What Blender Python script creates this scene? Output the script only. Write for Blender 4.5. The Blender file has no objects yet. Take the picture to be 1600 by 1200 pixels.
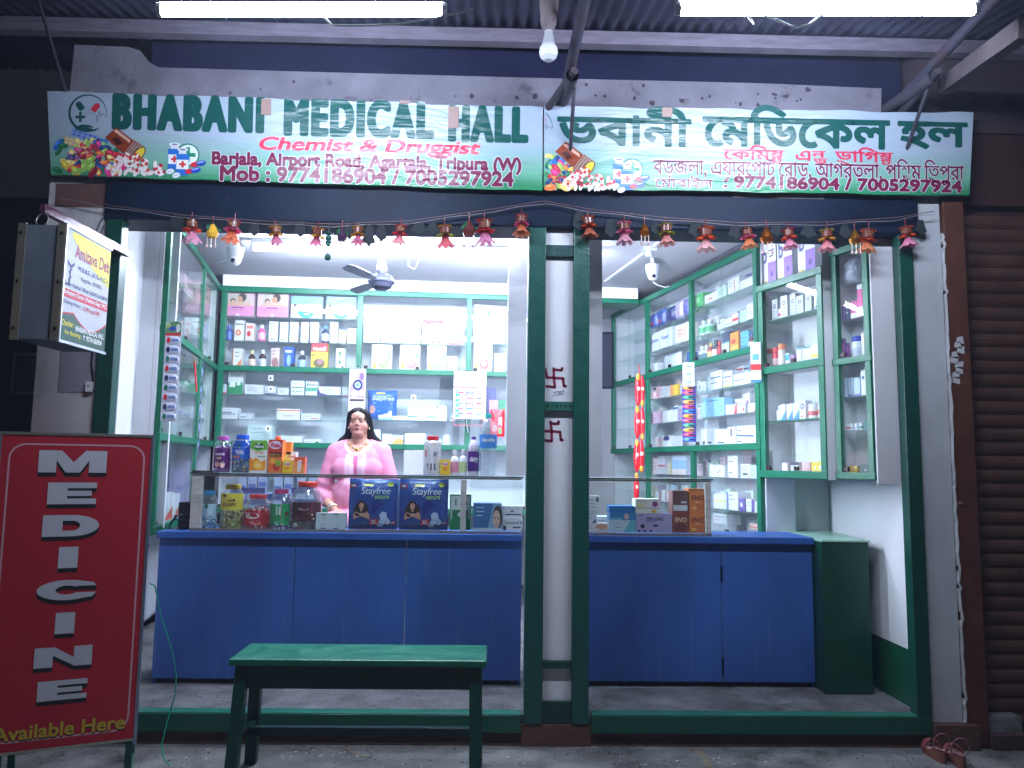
import bpy, bmesh, math, random
import numpy as np
from math import sin, cos, pi, radians, sqrt
from mathutils import Vector, Matrix, Euler
from mathutils.geometry import tessellate_polygon
random.seed(7)
sc = bpy.context.scene
COL = sc.collection

# ------------------------------------------------------------------ camera
F, EYE = 1202.0, 1.55
def _cam_axes(pitch=5.95, yaw=1.25, roll=0.73):
    p, y, r = map(radians, (pitch, yaw, roll))
    f = Vector((sin(y)*cos(p), cos(y)*cos(p), sin(p)))
    rt = Vector((cos(y), -sin(y), 0)); up = rt.cross(f)
    return f, rt*cos(r)+up*sin(r), -rt*sin(r)+up*cos(r)
CF, CR, CU = _cam_axes()
EYEP = Vector((0, 0, EYE))
cam = bpy.data.cameras.new('camera'); cam.sensor_width = 36; cam.lens = F*36/1600
cam.clip_start = 0.05; cam.clip_end = 300
cam_ob = bpy.data.objects.new('camera', cam); COL.objects.link(cam_ob)
cam_ob.matrix_world = Matrix(((CR.x, CU.x, -CF.x, 0), (CR.y, CU.y, -CF.y, 0), (CR.z, CU.z, -CF.z, EYE), (0, 0, 0, 1)))
sc.camera = cam_ob

# ------------------------------------------------------------------ world (night), exposure
world = bpy.data.worlds.new('World'); sc.world = world; world.use_nodes = True
wn = world.node_tree.nodes; bg = wn['Background']
sky = wn.new('ShaderNodeTexSky'); sky.sky_type = 'NISHITA'; sky.sun_disc = False
sky.sun_elevation = radians(-4); sky.sun_rotation = radians(200)
world.node_tree.links.new(sky.outputs[0], bg.inputs[0]); bg.inputs[1].default_value = 0.5
sc.view_settings.view_transform = 'Standard'; sc.view_settings.look = 'None'
sc.view_settings.exposure = 0.15; sc.view_settings.gamma = 1
sc.render.engine = 'CYCLES'
sc.cycles.use_denoising = True
sc.cycles.max_bounces = 9; sc.cycles.diffuse_bounces = 5; sc.cycles.glossy_bounces = 4
sc.cycles.transparent_max_bounces = 24; sc.cycles.transmission_bounces = 6
sc.cycles.caustics_reflective = False; sc.cycles.caustics_refractive = False
sc.cycles.sample_clamp_indirect = 4
TUBE_OUT, TUBE_IN = 260.0, 310.0          # radiance of the lit tube lamps
HAZE = 0.006
TUBE_TINT = (0.71, 0.80, 1.0)

# ------------------------------------------------------------------ pixel -> place helpers (1600 x 1200)
def ray(px, py): return CF + CR*((px-800)/F) + CU*((600-py)/F)
def P(px, py, Y):
    d = ray(px, py); return EYEP + d*(Y/d.y)
def PZ(px, py, Z):
    d = ray(px, py); return EYEP + d*((Z-EYE)/d.z)
class Plane:                                  # an upright plane through a and b, seen with a at its left
    def __init__(s, a, b):
        s.a = Vector((a[0], a[1])); s.d = (Vector((b[0], b[1]))-s.a); s.len = s.d.length; s.d.normalize()
        s.rot = math.atan2(s.d.y, s.d.x); s.n = Vector((-s.d.y, s.d.x))     # n points away from the viewer
    def uz(s, px, py):
        d = ray(px, py); t = (Vector((s.a.x, s.a.y)).dot(s.n))/(Vector((d.x, d.y)).dot(s.n))
        p = EYEP+d*t; return (Vector((p.x, p.y))-s.a).dot(s.d), p.z
    def pt(s, u, z, back=0.0): q = s.a+s.d*u+s.n*back; return Vector((q.x, q.y, z))
    def inset(s, k): q = s.a+s.n*k; e = q+s.d*s.len; return Plane((q.x, q.y), (e.x, e.y))
def flatY(Y): return Plane((-4, Y), (4, Y))

def C(r, g, b):
    def l(x):
        x /= 255.0
        return x/12.92 if x <= 0.04045 else ((x+0.055)/1.055)**2.4
    return (l(r), l(g), l(b), 1.0)

# ------------------------------------------------------------------ materials
MATS = {}
def new_mat(name):
    m = bpy.data.materials.new(name); m.use_nodes = True
    return m, m.node_tree.nodes, m.node_tree.links, m.node_tree.nodes['Principled BSDF']
def col_mat(name, rough=0.5, metal=0.0, spec=0.5, var=0.0, vscale=8.0, bump=0.0, bscale=40.0, stretch=(1,1,1), stain=None, stain_scale=3.0, stain_lo=0.55, stain_hi=0.7, coat=0.0, roughvar=0.0, scuff=None, crack=None):
    """principled material: colour from the mesh's own printed colour, broken up by procedural noise"""
    m, n, l, b = new_mat(name)
    a = n.new('ShaderNodeAttribute'); a.attribute_name = 'Col'
    out = a.outputs['Color']
    tc = n.new('ShaderNodeTexCoord'); mp = n.new('ShaderNodeMapping'); mp.inputs['Scale'].default_value = stretch
    l.new(tc.outputs['Object'], mp.inputs[0])
    if var:
        nz = n.new('ShaderNodeTexNoise'); nz.inputs['Scale'].default_value = vscale; nz.inputs['Detail'].default_value = 6
        l.new(mp.outputs[0], nz.inputs[0])
        mr = n.new('ShaderNodeMapRange'); mr.inputs[1].default_value = 0.3; mr.inputs[2].default_value = 0.7
        mr.inputs[3].default_value = 1-var; mr.inputs[4].default_value = 1+var*0.5
        l.new(nz.outputs[0], mr.inputs[0])
        mx = n.new('ShaderNodeMix'); mx.data_type = 'RGBA'; mx.blend_type = 'MULTIPLY'; mx.inputs[0].default_value = 1
        l.new(out, mx.inputs[6]); l.new(mr.outputs[0], mx.inputs[7]); out = mx.outputs[2]
    if stain:
        nz = n.new('ShaderNodeTexNoise'); nz.inputs['Scale'].default_value = stain_scale; nz.inputs['Detail'].default_value = 9
        nz.inputs['Roughness'].default_value = 0.65
        l.new(mp.outputs[0], nz.inputs[0])
        mr = n.new('ShaderNodeMapRange'); mr.inputs[1].default_value = stain_lo; mr.inputs[2].default_value = stain_hi
        l.new(nz.outputs[0], mr.inputs[0])
        mx = n.new('ShaderNodeMix'); mx.data_type = 'RGBA'
        l.new(mr.outputs[0], mx.inputs[0]); l.new(out, mx.inputs[6]); mx.inputs[7].default_value = stain; out = mx.outputs[2]
    if scuff:                                  # fine streaks of wear
        m2 = n.new('ShaderNodeMapping'); m2.inputs['Scale'].default_value = (26, 26, 1.6); l.new(tc.outputs['Object'], m2.inputs[0])
        nz = n.new('ShaderNodeTexNoise'); nz.inputs['Scale'].default_value = 1.0; nz.inputs['Detail'].default_value = 7; l.new(m2.outputs[0], nz.inputs[0])
        mr = n.new('ShaderNodeMapRange'); mr.inputs[1].default_value = 0.6; mr.inputs[2].default_value = 0.74; mr.inputs[4].default_value = 0.45; l.new(nz.outputs[0], mr.inputs[0])
        mx = n.new('ShaderNodeMix'); mx.data_type = 'RGBA'; l.new(mr.outputs[0], mx.inputs[0]); l.new(out, mx.inputs[6]); mx.inputs[7].default_value = scuff; out = mx.outputs[2]
    if crack:
        vo = n.new('ShaderNodeTexVoronoi'); vo.feature = 'DISTANCE_TO_EDGE'; vo.inputs['Scale'].default_value = 1.3
        wz = n.new('ShaderNodeTexNoise'); wz.inputs['Scale'].default_value = 4; wz.inputs['Detail'].default_value = 6; l.new(tc.outputs['Object'], wz.inputs[0])
        wm = n.new('ShaderNodeMix'); wm.data_type = 'RGBA'; wm.inputs[0].default_value = 0.35; l.new(tc.outputs['Object'], wm.inputs[6]); l.new(wz.outputs[1], wm.inputs[7]); l.new(wm.outputs[2], vo.inputs[0])
        mr = n.new('ShaderNodeMapRange'); mr.inputs[1].default_value = 0.0; mr.inputs[2].default_value = 0.009; mr.inputs[3].default_value = 0.6; mr.inputs[4].default_value = 0.0; l.new(vo.outputs[0], mr.inputs[0])
        mx = n.new('ShaderNodeMix'); mx.data_type = 'RGBA'; l.new(mr.outputs[0], mx.inputs[0]); l.new(out, mx.inputs[6]); mx.inputs[7].default_value = crack; out = mx.outputs[2]
        sp_n = n.new('ShaderNodeTexNoise'); sp_n.inputs['Scale'].default_value = 160; sp_n.inputs['Detail'].default_value = 3; l.new(tc.outputs['Object'], sp_n.inputs[0])
        mr = n.new('ShaderNodeMapRange'); mr.inputs[1].default_value = 0.35; mr.inputs[2].default_value = 0.7; mr.inputs[3].default_value = 0.6; mr.inputs[4].default_value = 1.35; l.new(sp_n.outputs[0], mr.inputs[0])
        mx = n.new('ShaderNodeMix'); mx.data_type = 'RGBA'; mx.blend_type = 'MULTIPLY'; mx.inputs[0].default_value = 1; l.new(out, mx.inputs[6]); l.new(mr.outputs[0], mx.inputs[7]); out = mx.outputs[2]
    l.new(out, b.inputs['Base Color'])
    b.inputs['Roughness'].default_value = rough; b.inputs['Metallic'].default_value = metal
    b.inputs['Specular IOR Level'].default_value = spec; b.inputs['Coat Weight'].default_value = coat
    if roughvar:
        nz = n.new('ShaderNodeTexNoise'); nz.inputs['Scale'].default_value = 14; nz.inputs['Detail'].default_value = 5
        l.new(mp.outputs[0], nz.inputs[0])
        mr = n.new('ShaderNodeMapRange'); mr.inputs[3].default_value = rough-roughvar; mr.inputs[4].default_value = rough+roughvar
        l.new(nz.outputs[0], mr.inputs[0]); l.new(mr.outputs[0], b.inputs['Roughness'])
    if bump:
        nz = n.new('ShaderNodeTexNoise'); nz.inputs['Scale'].default_value = bscale; nz.inputs['Detail'].default_value = 6
        l.new(mp.outputs[0], nz.inputs[0])
        bp = n.new('ShaderNodeBump'); bp.inputs['Strength'].default_value = bump; bp.inputs['Distance'].default_value = 0.01
        l.new(nz.outputs[0], bp.inputs['Height']); l.new(bp.outputs[0], b.inputs['Normal'])
    MATS[name] = m; return m
col_mat('card', 0.42, var=0.05, vscale=25)
col_mat('gloss', 0.22, var=0.03)
col_mat('film', 0.2, bump=0.6, bscale=35, spec=0.6)                       # crinkled plastic packs
col_mat('cloth', 0.85, var=0.07, vscale=18, bump=0.3, bscale=9)
col_mat('skin', 0.5, var=0.06, vscale=30)
col_mat('hair', 0.55, spec=0.25, var=0.3, vscale=60, stretch=(3, 3, 0.5))
col_mat('paint', 0.36, var=0.16, vscale=14, bump=0.3, bscale=45, roughvar=0.16, stain=C(110, 130, 120), stain_scale=26, stain_lo=0.70, stain_hi=0.74)            # thick oil paint on metal or wood
col_mat('plaster', 0.8, var=0.1, vscale=4, bump=0.25, bscale=60, stain=C(128, 126, 132), stain_scale=3.5, stain_lo=0.56, stain_hi=0.85)
col_mat('clean_plaster', 0.75, var=0.06, vscale=3, bump=0.2, bscale=50, stain=C(176, 176, 182), stain_scale=3, stain_lo=0.6, stain_hi=0.85)
col_mat('old_plaster', 0.9, var=0.25, vscale=5, bump=0.6, bscale=35, stain=C(60, 56, 60), stain_scale=6, stain_lo=0.58, stain_hi=0.72)
col_mat('concrete', 0.75, var=0.4, vscale=5, bump=0.5, bscale=70, stain=C(58, 55, 55), stain_scale=3.4, stain_lo=0.48, stain_hi=0.72, roughvar=0.15, crack=C(62, 60, 60))
col_mat('laminate', 0.42, var=0.3, vscale=2.2, bump=0.08, bscale=25, stretch=(1, 1, 0.5), roughvar=0.12, stain=C(66, 100, 150), stain_scale=7, stain_lo=0.6, stain_hi=0.8, scuff=C(104, 130, 172))
col_mat('wood', 0.6, var=0.3, vscale=6, bump=0.3, bscale=30, stretch=(1, 1, 6))
col_mat('rust_metal', 0.55, metal=0.2, var=0.35, vscale=6, bump=0.2, bscale=30, stain=C(70, 40, 32), stain_scale=5, stain_lo=0.52, stain_hi=0.75)
col_mat('tin', 0.42, metal=0.75, var=0.25, vscale=3, bump=0.15, bscale=12)
col_mat('alloy', 0.35, metal=0.8, var=0.15, vscale=12)
col_mat('gold', 0.25, metal=0.9)
col_mat('flex', 0.27, var=0.03, vscale=2, bump=0.35, bscale=5, stretch=(1.2, 1, 3.5), spec=0.5)
col_mat('dark_paint', 0.5, spec=0.12, var=0.3, vscale=4, stain=C(58, 56, 62), stain_scale=5, stain_lo=0.64, stain_hi=0.74)
col_mat('board_paint', 0.6, var=0.07, vscale=5)
def creases(n, l, b, tc):
    """slack vinyl: long shallow waves plus fine horizontal creases"""
    hs = []
    for sc_, det, st, amp in ((1.0, 3, (1.6, 1, 5.0), 0.030), (1.0, 6, (4.0, 1, 26.0), 0.0075)):
        mp = n.new('ShaderNodeMapping'); mp.inputs['Scale'].default_value = st; mp.inputs['Rotation'].default_value = (0, 0.12, 0); l.new(tc.outputs['Object'], mp.inputs[0])
        nz = n.new('ShaderNodeTexNoise'); nz.inputs['Scale'].default_value = sc_; nz.inputs['Detail'].default_value = det; nz.inputs['Distortion'].default_value = 0.6; l.new(mp.outputs[0], nz.inputs[0])
        mu = n.new('ShaderNodeMath'); mu.operation = 'MULTIPLY'; mu.inputs[1].default_value = amp; l.new(nz.outputs[0], mu.inputs[0]); hs.append(mu)
    ad = n.new('ShaderNodeMath'); ad.operation = 'ADD'; l.new(hs[0].outputs[0], ad.inputs[0]); l.new(hs[1].outputs[0], ad.inputs[1])
    bp = n.new('ShaderNodeBump'); bp.inputs['Strength'].default_value = 1.0; bp.inputs['Distance'].default_value = 1.0
    l.new(ad.outputs[0], bp.inputs['Height']); l.new(bp.outputs[0], b.inputs['Normal'])
def banner_mat():
    m, n, l, b = new_mat('banner_print')
    tc = n.new('ShaderNodeTexCoord'); sx = n.new('ShaderNodeSeparateXYZ'); l.new(tc.outputs['Generated'], sx.inputs[0])
    nz = n.new('ShaderNodeTexNoise'); nz.inputs['Scale'].default_value = 2.5; l.new(tc.outputs['Object'], nz.inputs[0])
    ad = n.new('ShaderNodeMath'); ad.operation = 'MULTIPLY_ADD'; ad.inputs[1].default_value = 0.12; l.new(nz.outputs[0], ad.inputs[0]); l.new(sx.outputs[2], ad.inputs[2])
    cr = n.new('ShaderNodeValToRGB'); e = cr.color_ramp.elements
    e[0].position = 0.1; e[0].color = C(44, 132, 88); e[1].position = 0.62; e[1].color = C(158, 174, 190)
    k = e.new(0.27); k.color = C(112, 172, 148)
    l.new(ad.outputs[0], cr.inputs[0]); l.new(cr.outputs[0], b.inputs['Base Color'])
    b.inputs['Roughness'].default_value = 0.27
    b.inputs['Roughness'].default_value = 0.3; creases(n, l, b, tc)
    MATS['banner_print'] = m
banner_mat()
m_, n_, l_, b_ = new_mat('banner_ink'); at_ = n_.new('ShaderNodeAttribute'); at_.attribute_name = 'Col'; l_.new(at_.outputs['Color'], b_.inputs['Base Color'])
b_.inputs['Roughness'].default_value = 0.3; creases(n_, l_, b_, n_.new('ShaderNodeTexCoord')); MATS['banner_ink'] = m_
def glass_mat(name, tint, refl, rough=0.02, haze=0.0):
    m = bpy.data.materials.new(name); m.use_nodes = True; n = m.node_tree.nodes; l = m.node_tree.links
    n.remove(n['Principled BSDF']); o = n['Material Output']
    t = n.new('ShaderNodeBsdfTransparent'); t.inputs[0].default_value = tint
    g = n.new('ShaderNodeBsdfGlossy'); g.inputs['Roughness'].default_value = rough; g.inputs[0].default_value = (1, 1, 1, 1)
    fr = n.new('ShaderNodeFresnel'); fr.inputs[0].default_value = 1.5
    mu = n.new('ShaderNodeMath'); mu.operation = 'MULTIPLY'; mu.inputs[1].default_value = refl; 
    ge = n.new('ShaderNodeNewGeometry'); iv = n.new('ShaderNodeMath'); iv.operation = 'SUBTRACT'; iv.inputs[0].default_value = 1; l.new(ge.outputs['Backfacing'], iv.inputs[1])
    m0 = n.new('ShaderNodeMath'); m0.operation = 'MULTIPLY'; l.new(fr.outputs[0], m0.inputs[0]); l.new(iv.outputs[0], m0.inputs[1]); l.new(m0.outputs[0], mu.inputs[0])
    mx = n.new('ShaderNodeMixShader'); l.new(mu.outputs[0], mx.inputs[0]); l.new(t.outputs[0], mx.inputs[1]); l.new(g.outputs[0], mx.inputs[2])
    out = mx.outputs[0]
    if haze:
        d = n.new('ShaderNodeBsdfDiffuse'); d.inputs[0].default_value = (0.8, 0.85, 0.88, 1)
        m2 = n.new('ShaderNodeMixShader'); m2.inputs[0].default_value = haze
        l.new(out, m2.inputs[1]); l.new(d.outputs[0], m2.inputs[2]); out = m2.outputs[0]
    l.new(out, o.inputs[0]); MATS[name] = m
glass_mat('glass', (0.965, 0.985, 0.975, 1), 1.0, haze=0.015)
glass_mat('shelf_glass', (0.88, 0.96, 0.93, 1), 1.0, haze=0.05)
glass_mat('jar_plastic', (0.93, 0.95, 0.97, 1), 2.4, 0.08, haze=0.09)
m = bpy.data.materials.new('petal'); m.use_nodes = True; n = m.node_tree.nodes; b = n['Principled BSDF']; b.inputs['Roughness'].default_value = 0.7
at_ = n.new('ShaderNodeAttribute'); at_.attribute_name = 'Col'; tr = n.new('ShaderNodeBsdfTranslucent'); mx = n.new('ShaderNodeMixShader'); mx.inputs[0].default_value = 0.5
for s_ in (b.inputs['Base Color'], tr.inputs[0]): m.node_tree.links.new(at_.outputs['Color'], s_)
m.node_tree.links.new(b.outputs[0], mx.inputs[1]); m.node_tree.links.new(tr.outputs[0], mx.inputs[2]); m.node_tree.links.new(mx.outputs[0], n['Material Output'].inputs[0]); MATS['petal'] = m
def emit_mat(name, col, s):
    m = bpy.data.materials.new(name); m.use_nodes = True; n = m.node_tree.nodes
    n.remove(n['Principled BSDF']); e = n.new('ShaderNodeEmission'); e.inputs[0].default_value = (*col, 1); e.inputs[1].default_value = s
    m.node_tree.links.new(e.outputs[0], n['Material Output'].inputs[0]); MATS[name] = m
glass_mat('bottle_plastic', (0.84, 0.90, 0.95, 1), 3.0, 0.1, haze=0.2)
# thin even haze added round the whole place, standing in for lens glow
hz = bpy.data.materials.new('glow_haze'); hz.use_nodes = True; hn = hz.node_tree.nodes; hn.remove(hn['Principled BSDF'])
pv = hn.new('ShaderNodeVolumePrincipled'); pv.inputs['Color'].default_value = (0.62, 0.72, 1.0, 1); pv.inputs['Density'].default_value = HAZE
hz.node_tree.links.new(pv.outputs[0], hn['Material Output'].inputs['Volume'])
emit_mat('lamp_glow_outside', TUBE_TINT, TUBE_OUT)
emit_mat('lamp_glow_inside', TUBE_TINT, TUBE_IN)

# ------------------------------------------------------------------ mesh builder
_text_cache = {}
def _outlines(s, space):
    c = bpy.data.curves.new('lettering', 'FONT'); c.body = s; c.space_character = space
    o = bpy.data.objects.new('lettering', c); COL.objects.link(o)
    dg = bpy.context.evaluated_depsgraph_get(); cu = o.evaluated_get(dg).to_curve(dg); E = []
    for sp in cu.splines:
        if sp.type == 'BEZIER':
            B = sp.bezier_points; n = len(B); pts = []
            for i in range(n):
                p, q = B[i], B[(i+1) % n]; p0, p1, p2, p3 = p.co, p.handle_right, q.handle_left, q.co
                straight = (p1-p0).cross(p3-p0).length < 1e-5 and (p2-p0).cross(p3-p0).length < 1e-5
                for k in range(1 if straight else 5):
                    t = k/5; m = 1-t; pts.append((m*m*m*p0.x+3*m*m*t*p1.x+3*m*t*t*p2.x+t*t*t*p3.x, m*m*m*p0.y+3*m*m*t*p1.y+3*m*t*t*p2.y+t*t*t*p3.y))
        else: pts = [(p.co.x, p.co.y) for p in sp.points]
        E += [(*pts[i], *pts[(i+1) % len(pts)]) for i in range(len(pts))]
    o.to_curve_clear() if False else None
    bpy.data.objects.remove(o); bpy.data.curves.remove(c)
    return np.array(E) if E else np.zeros((0, 4))
def text_geo(s, bold=0.0, space=1.0):
    """letter shapes as thin horizontal strips (robust against overlapping strokes); bold thickens the strokes"""
    k = (s, bold, space)
    if k in _text_cache: return _text_cache[k]
    bx_, by_ = bold if isinstance(bold, tuple) else (bold, bold)
    E = _outlines(s, space)
    if not len(E): _text_cache[k] = ([], [], 0, 0, 0, 0); return _text_cache[k]
    step = 1/90 if len(s) < 9 and max(bx_, by_) > .025 or len(s) < 3 else 1/42
    y0, y1 = E[:, [1, 3]].min(), E[:, [1, 3]].max(); n = int((y1-y0)/step)+1
    rows = {}
    for j in range(n):
        y = y0+(j+.5)*step; up = (E[:, 1] <= y) & (E[:, 3] > y); dn = (E[:, 3] <= y) & (E[:, 1] > y); sel = up | dn
        if not sel.any(): continue
        e = E[sel]; x = e[:, 0]+(y-e[:, 1])/(e[:, 3]-e[:, 1])*(e[:, 2]-e[:, 0]); w = np.where(up[sel], 1, -1); o = np.argsort(x); x = x[o]; w = np.cumsum(w[o])
        sp = []; st = None
        for xi, wi in zip(x, w):
            if st is None: st = xi
            if wi == 0: sp.append((st, xi)); st = None
        rows[j] = sp
    if bx_ > 0:
        kb = max(0, int(round(by_/step))); out = {}
        for j in range(-kb, n+kb):
            L = []
            for d in range(-kb, kb+1):
                if j+d in rows:
                    g = bx_*sqrt(max(0.0, 1-(d/(kb+.6))**2)) if kb else bx_; L += [(a-g, b+g) for a, b in rows[j+d]]
            if L:
                L.sort(); M = [list(L[0])]
                for a, b in L[1:]:
                    if a <= M[-1][1]: M[-1][1] = max(M[-1][1], b)
                    else: M.append([a, b])
                out[j] = M
        rows = out
    vs, fs = [], []
    for j, sp in rows.items():
        ya = y0+j*step; yb = ya+step
        for a, b in sp: i = len(vs); vs += [(a, ya), (b, ya), (b, yb), (a, yb)]; fs.append([i, i+1, i+2, i+3])
    xs = [v[0] for v in vs]; ys = [v[1] for v in vs]
    _text_cache[k] = (vs, fs, min(xs), max(xs), min(ys), max(ys)); return _text_cache[k]

class MB:
    """collects shapes; local X right, Y away from the viewer, Z up"""
    def __init__(s): s.v = []; s.f = []; s.c = []; s.m = []; s.sm = []
    def add(s, vs, fs, col, m='card', smooth=False):
        b = len(s.v); s.v += [tuple(v) for v in vs]
        for i, f in enumerate(fs):
            s.f.append([b+k for k in f]); s.c.append(col[i] if isinstance(col, list) else col); s.m.append(m); s.sm.append(smooth)
        return s
    def box(s, x0, x1, y0, y1, z0, z1, col, m='card'):
        vs = [(x0,y0,z0),(x1,y0,z0),(x1,y1,z0),(x0,y1,z0),(x0,y0,z1),(x1,y0,z1),(x1,y1,z1),(x0,y1,z1)]
        return s.add(vs, [(0,3,2,1),(4,5,6,7),(0,1,5,4),(1,2,6,5),(2,3,7,6),(3,0,4,7)], col, m)
    def obox(s, p, q, w, h, col, m='card', up=(0,0,1)):
        """bar from p to q with width w and height h"""
        p = Vector(p); q = Vector(q); d = (q-p).normalized(); u = Vector(up)
        if abs(d.dot(u)) > 0.98: u = Vector((0,1,0))
        r = d.cross(u).normalized(); u = r.cross(d)
        vs = [o+r*a*w/2+u*b*h/2 for o in (p, q) for a, b in ((-1,-1),(1,-1),(1,1),(-1,1))]
        return s.add(vs, [(0,1,2,3),(7,6,5,4),(0,4,5,1),(1,5,6,2),(2,6,7,3),(3,7,4,0)], col, m)
    def rect(s, u0, v0, u1, v1, col, m='card', e=0.0006):
        return s.add([(u0,-e,v0),(u1,-e,v0),(u1,-e,v1),(u0,-e,v1)], [(0,1,2,3)], col, m)
    def disc(s, cx, cz, rx, rz, col, m='card', e=0.0008, n=20, rot=0.0):
        vs = []
        for i in range(n):
            a = 2*pi*i/n; x = rx*cos(a); z = rz*sin(a); vs.append((cx+x*cos(rot)-z*sin(rot), -e, cz+x*sin(rot)+z*cos(rot)))
        return s.add(vs, [tuple(range(n))], col, m)
    def poly(s, loops, col, m='card', e=0.0008):
        """flat shape with holes in the XZ plane"""
        if not isinstance(loops[0][0], (tuple, list)): loops = [loops]
        l3 = [[Vector((p[0], p[1], 0)) for p in lp] for lp in loops]
        tr = tessellate_polygon(l3); fl = [p for lp in loops for p in lp]
        fs = []
        for t in tr:
            a, b, c = (fl[i] for i in t)
            k = (b[0]-a[0])*(c[1]-a[1])-(b[1]-a[1])*(c[0]-a[0]); fs.append(tuple(t) if k > 0 else tuple(t)[::-1])
        return s.add([(p[0], -e, p[1]) for p in fl], fs, col, m)
    def line(s, pts, w, col, m='card', e=0.0009):
        for (a, b), (c, d) in zip(pts, pts[1:]):
            L = sqrt((c-a)**2+(d-b)**2) or 1e-6; nx, nz = -(d-b)/L*w/2, (c-a)/L*w/2
            ex, ez = (c-a)/L*w*0.3, (d-b)/L*w*0.3
            s.add([(a-nx-ex,-e,b-nz-ez),(c-nx+ex,-e,d-nz+ez),(c+nx+ex,-e,d+nz+ez),(a+nx-ex,-e,b+nz-ez)], [(0,1,2,3)], col, m)
        return s
    def text(s, t, x0, z0, x1, z1, col, m='card', e=0.001, bold=0.0, slant=0.0, keep=False, ref=None, rise=0.0, space=1.0):
        """text stretched to the box (keep: keep its shape, centred); rise lifts the right end"""
        vs, fs, a0, a1, b0, b1 = text_geo(t, bold, space)
        if not vs: return s
        if ref: b0, b1 = ref
        sx = (x1-x0)/max(a1-a0, 1e-6); sz = (z1-z0)/max(b1-b0, 1e-6); ox = x0
        if keep:
            k = min(sx, sz); ox = (x0+x1)/2-(a1-a0)*k/2; z0 = (z0+z1)/2-(b1-b0)*k/2; sx = sz = k
        pts = []
        for x, y in vs:
            X = ox+(x-a0)*sx; Z = z0+(y-b0)*sz
            pts.append((X+slant*(Z-z0), -e, Z+rise*(X-x0)/max(x1-x0, 1e-6)))
        return s.add(pts, fs, col, m)
    def lathe(s, prof, n=20, cx=0, cy=0, z0=0, col=(1,1,1,1), m='gloss', sx=1, sy=1, sq=0.0, smooth=True, caps=True):
        """prof: (r, z[, col[, material]]); sq squares the section"""
        rings = []
        for p in prof:
            ring = []
            for i in range(n):
                a = 2*pi*i/n+pi/n
                k = 1.0
                if sq: k = 1/((abs(cos(a))**(2+sq*8)+abs(sin(a))**(2+sq*8))**(1/(2+sq*8)))
                ring.append((cx+p[0]*k*cos(a)*sx, cy+p[0]*k*sin(a)*sy, z0+p[1]))
            rings.append(ring)
        for j in range(len(prof)-1):
            q = prof[j+1]; c = q[2] if len(q) > 2 and q[2] else col; mm = q[3] if len(q) > 3 else m
            s.add(rings[j]+rings[j+1], [(i, (i+1) % n, n+(i+1) % n, n+i) for i in range(n)], c, mm, smooth)
        if caps:
            if prof[0][0] > 1e-5: s.add(rings[0], [tuple(range(n))[::-1]], col, m)
            if prof[-1][0] > 1e-5: q = prof[-1]; s.add(rings[-1], [tuple(range(n))], q[2] if len(q) > 2 and q[2] else col, q[3] if len(q) > 3 else m)
        return s
    def ell(s, c, r, col, m='gloss', nu=12, nv=8, rot=None):
        vs = []; R = rot or Matrix.Identity(3)
        for j in range(nv+1):
            t = -pi/2+pi*j/nv
            for i in range(nu):
                a = 2*pi*i/nu
                vs.append(Vector(c)+R @ Vector((r[0]*cos(t)*cos(a), r[1]*cos(t)*sin(a), r[2]*sin(t))))
        fs = [(j*nu+i, j*nu+(i+1) % nu, (j+1)*nu+(i+1) % nu, (j+1)*nu+i) for j in range(nv) for i in range(nu)]
        return s.add(vs, fs, col, m, True)
    def tube(s, pts, r, n=8, col=(1,1,1,1), m='gloss', caps=True, r2=None):
        pts = [Vector(p) for p in pts]; rings = []; prev = None
        for k, p in enumerate(pts):
            d = (pts[min(k+1, len(pts)-1)]-pts[max(k-1, 0)]).normalized()
            if prev is None:
                u = Vector((0,0,1)) if abs(d.z) < 0.9 else Vector((1,0,0)); u = (u-d*u.dot(d)).normalized()
            else: u = (prev-d*prev.dot(d)).normalized()
            prev = u; w = d.cross(u); rr = r if r2 is None else r+(r2-r)*k/(len(pts)-1)
            rings += [p+(u*cos(2*pi*i/n)+w*sin(2*pi*i/n))*rr for i in range(n)]
        fs = [(k*n+i, k*n+(i+1) % n, (k+1)*n+(i+1) % n, (k+1)*n+i) for k in range(len(pts)-1) for i in range(n)]
        s.add(rings, fs, col, m, True)
        if caps: s.add(rings[:n], [tuple(range(n))[::-1]], col, m); s.add(rings[-n:], [tuple(range(n))], col, m)
        return s
    def wrap(s, i0, R, cx=0.0, cy=0.0, sx=1.0, sy=1.0):
        """bend flat prints made since vertex i0 round a cylinder of radius R"""
        for i in range(i0, len(s.v)):
            x, y, z = s.v[i]; a = (x-cx)/R; rr = R+(-y); s.v[i] = (cx+rr*sin(a)*sx, cy-rr*cos(a)*sy, z)
        return s
    def xf(s, i0, M):
        for i in range(i0, len(s.v)): s.v[i] = tuple(M @ Vector(s.v[i]))
        return s
    def build(s, name, parent=None, loc=(0,0,0), rz=0.0, bevel=0.0, rot=None):
        me = bpy.data.meshes.new(name); me.from_pydata(s.v, [], s.f)
        names = list(dict.fromkeys(s.m))
        for k in names: me.materials.append(MATS[k])
        ix = {k: i for i, k in enumerate(names)}
        me.polygons.foreach_set('material_index', [ix[k] for k in s.m])
        me.polygons.foreach_set('use_smooth', s.sm)
        at = me.color_attributes.new('Col', 'FLOAT_COLOR', 'CORNER')
        buf = []
        for p, c in zip(s.f, s.c): buf += list(c)*len(p)
        at.data.foreach_set('color', buf)
        me.update()
        o = bpy.data.objects.new(name, me); COL.objects.link(o)
        o.location = loc; o.rotation_euler = rot if rot else (0, 0, rz)
        if parent: o.parent = parent
        if bevel:
            b = o.modifiers.new('bevel', 'BEVEL'); b.width = bevel; b.segments = 2; b.limit_method = 'ANGLE'
        return o

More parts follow.
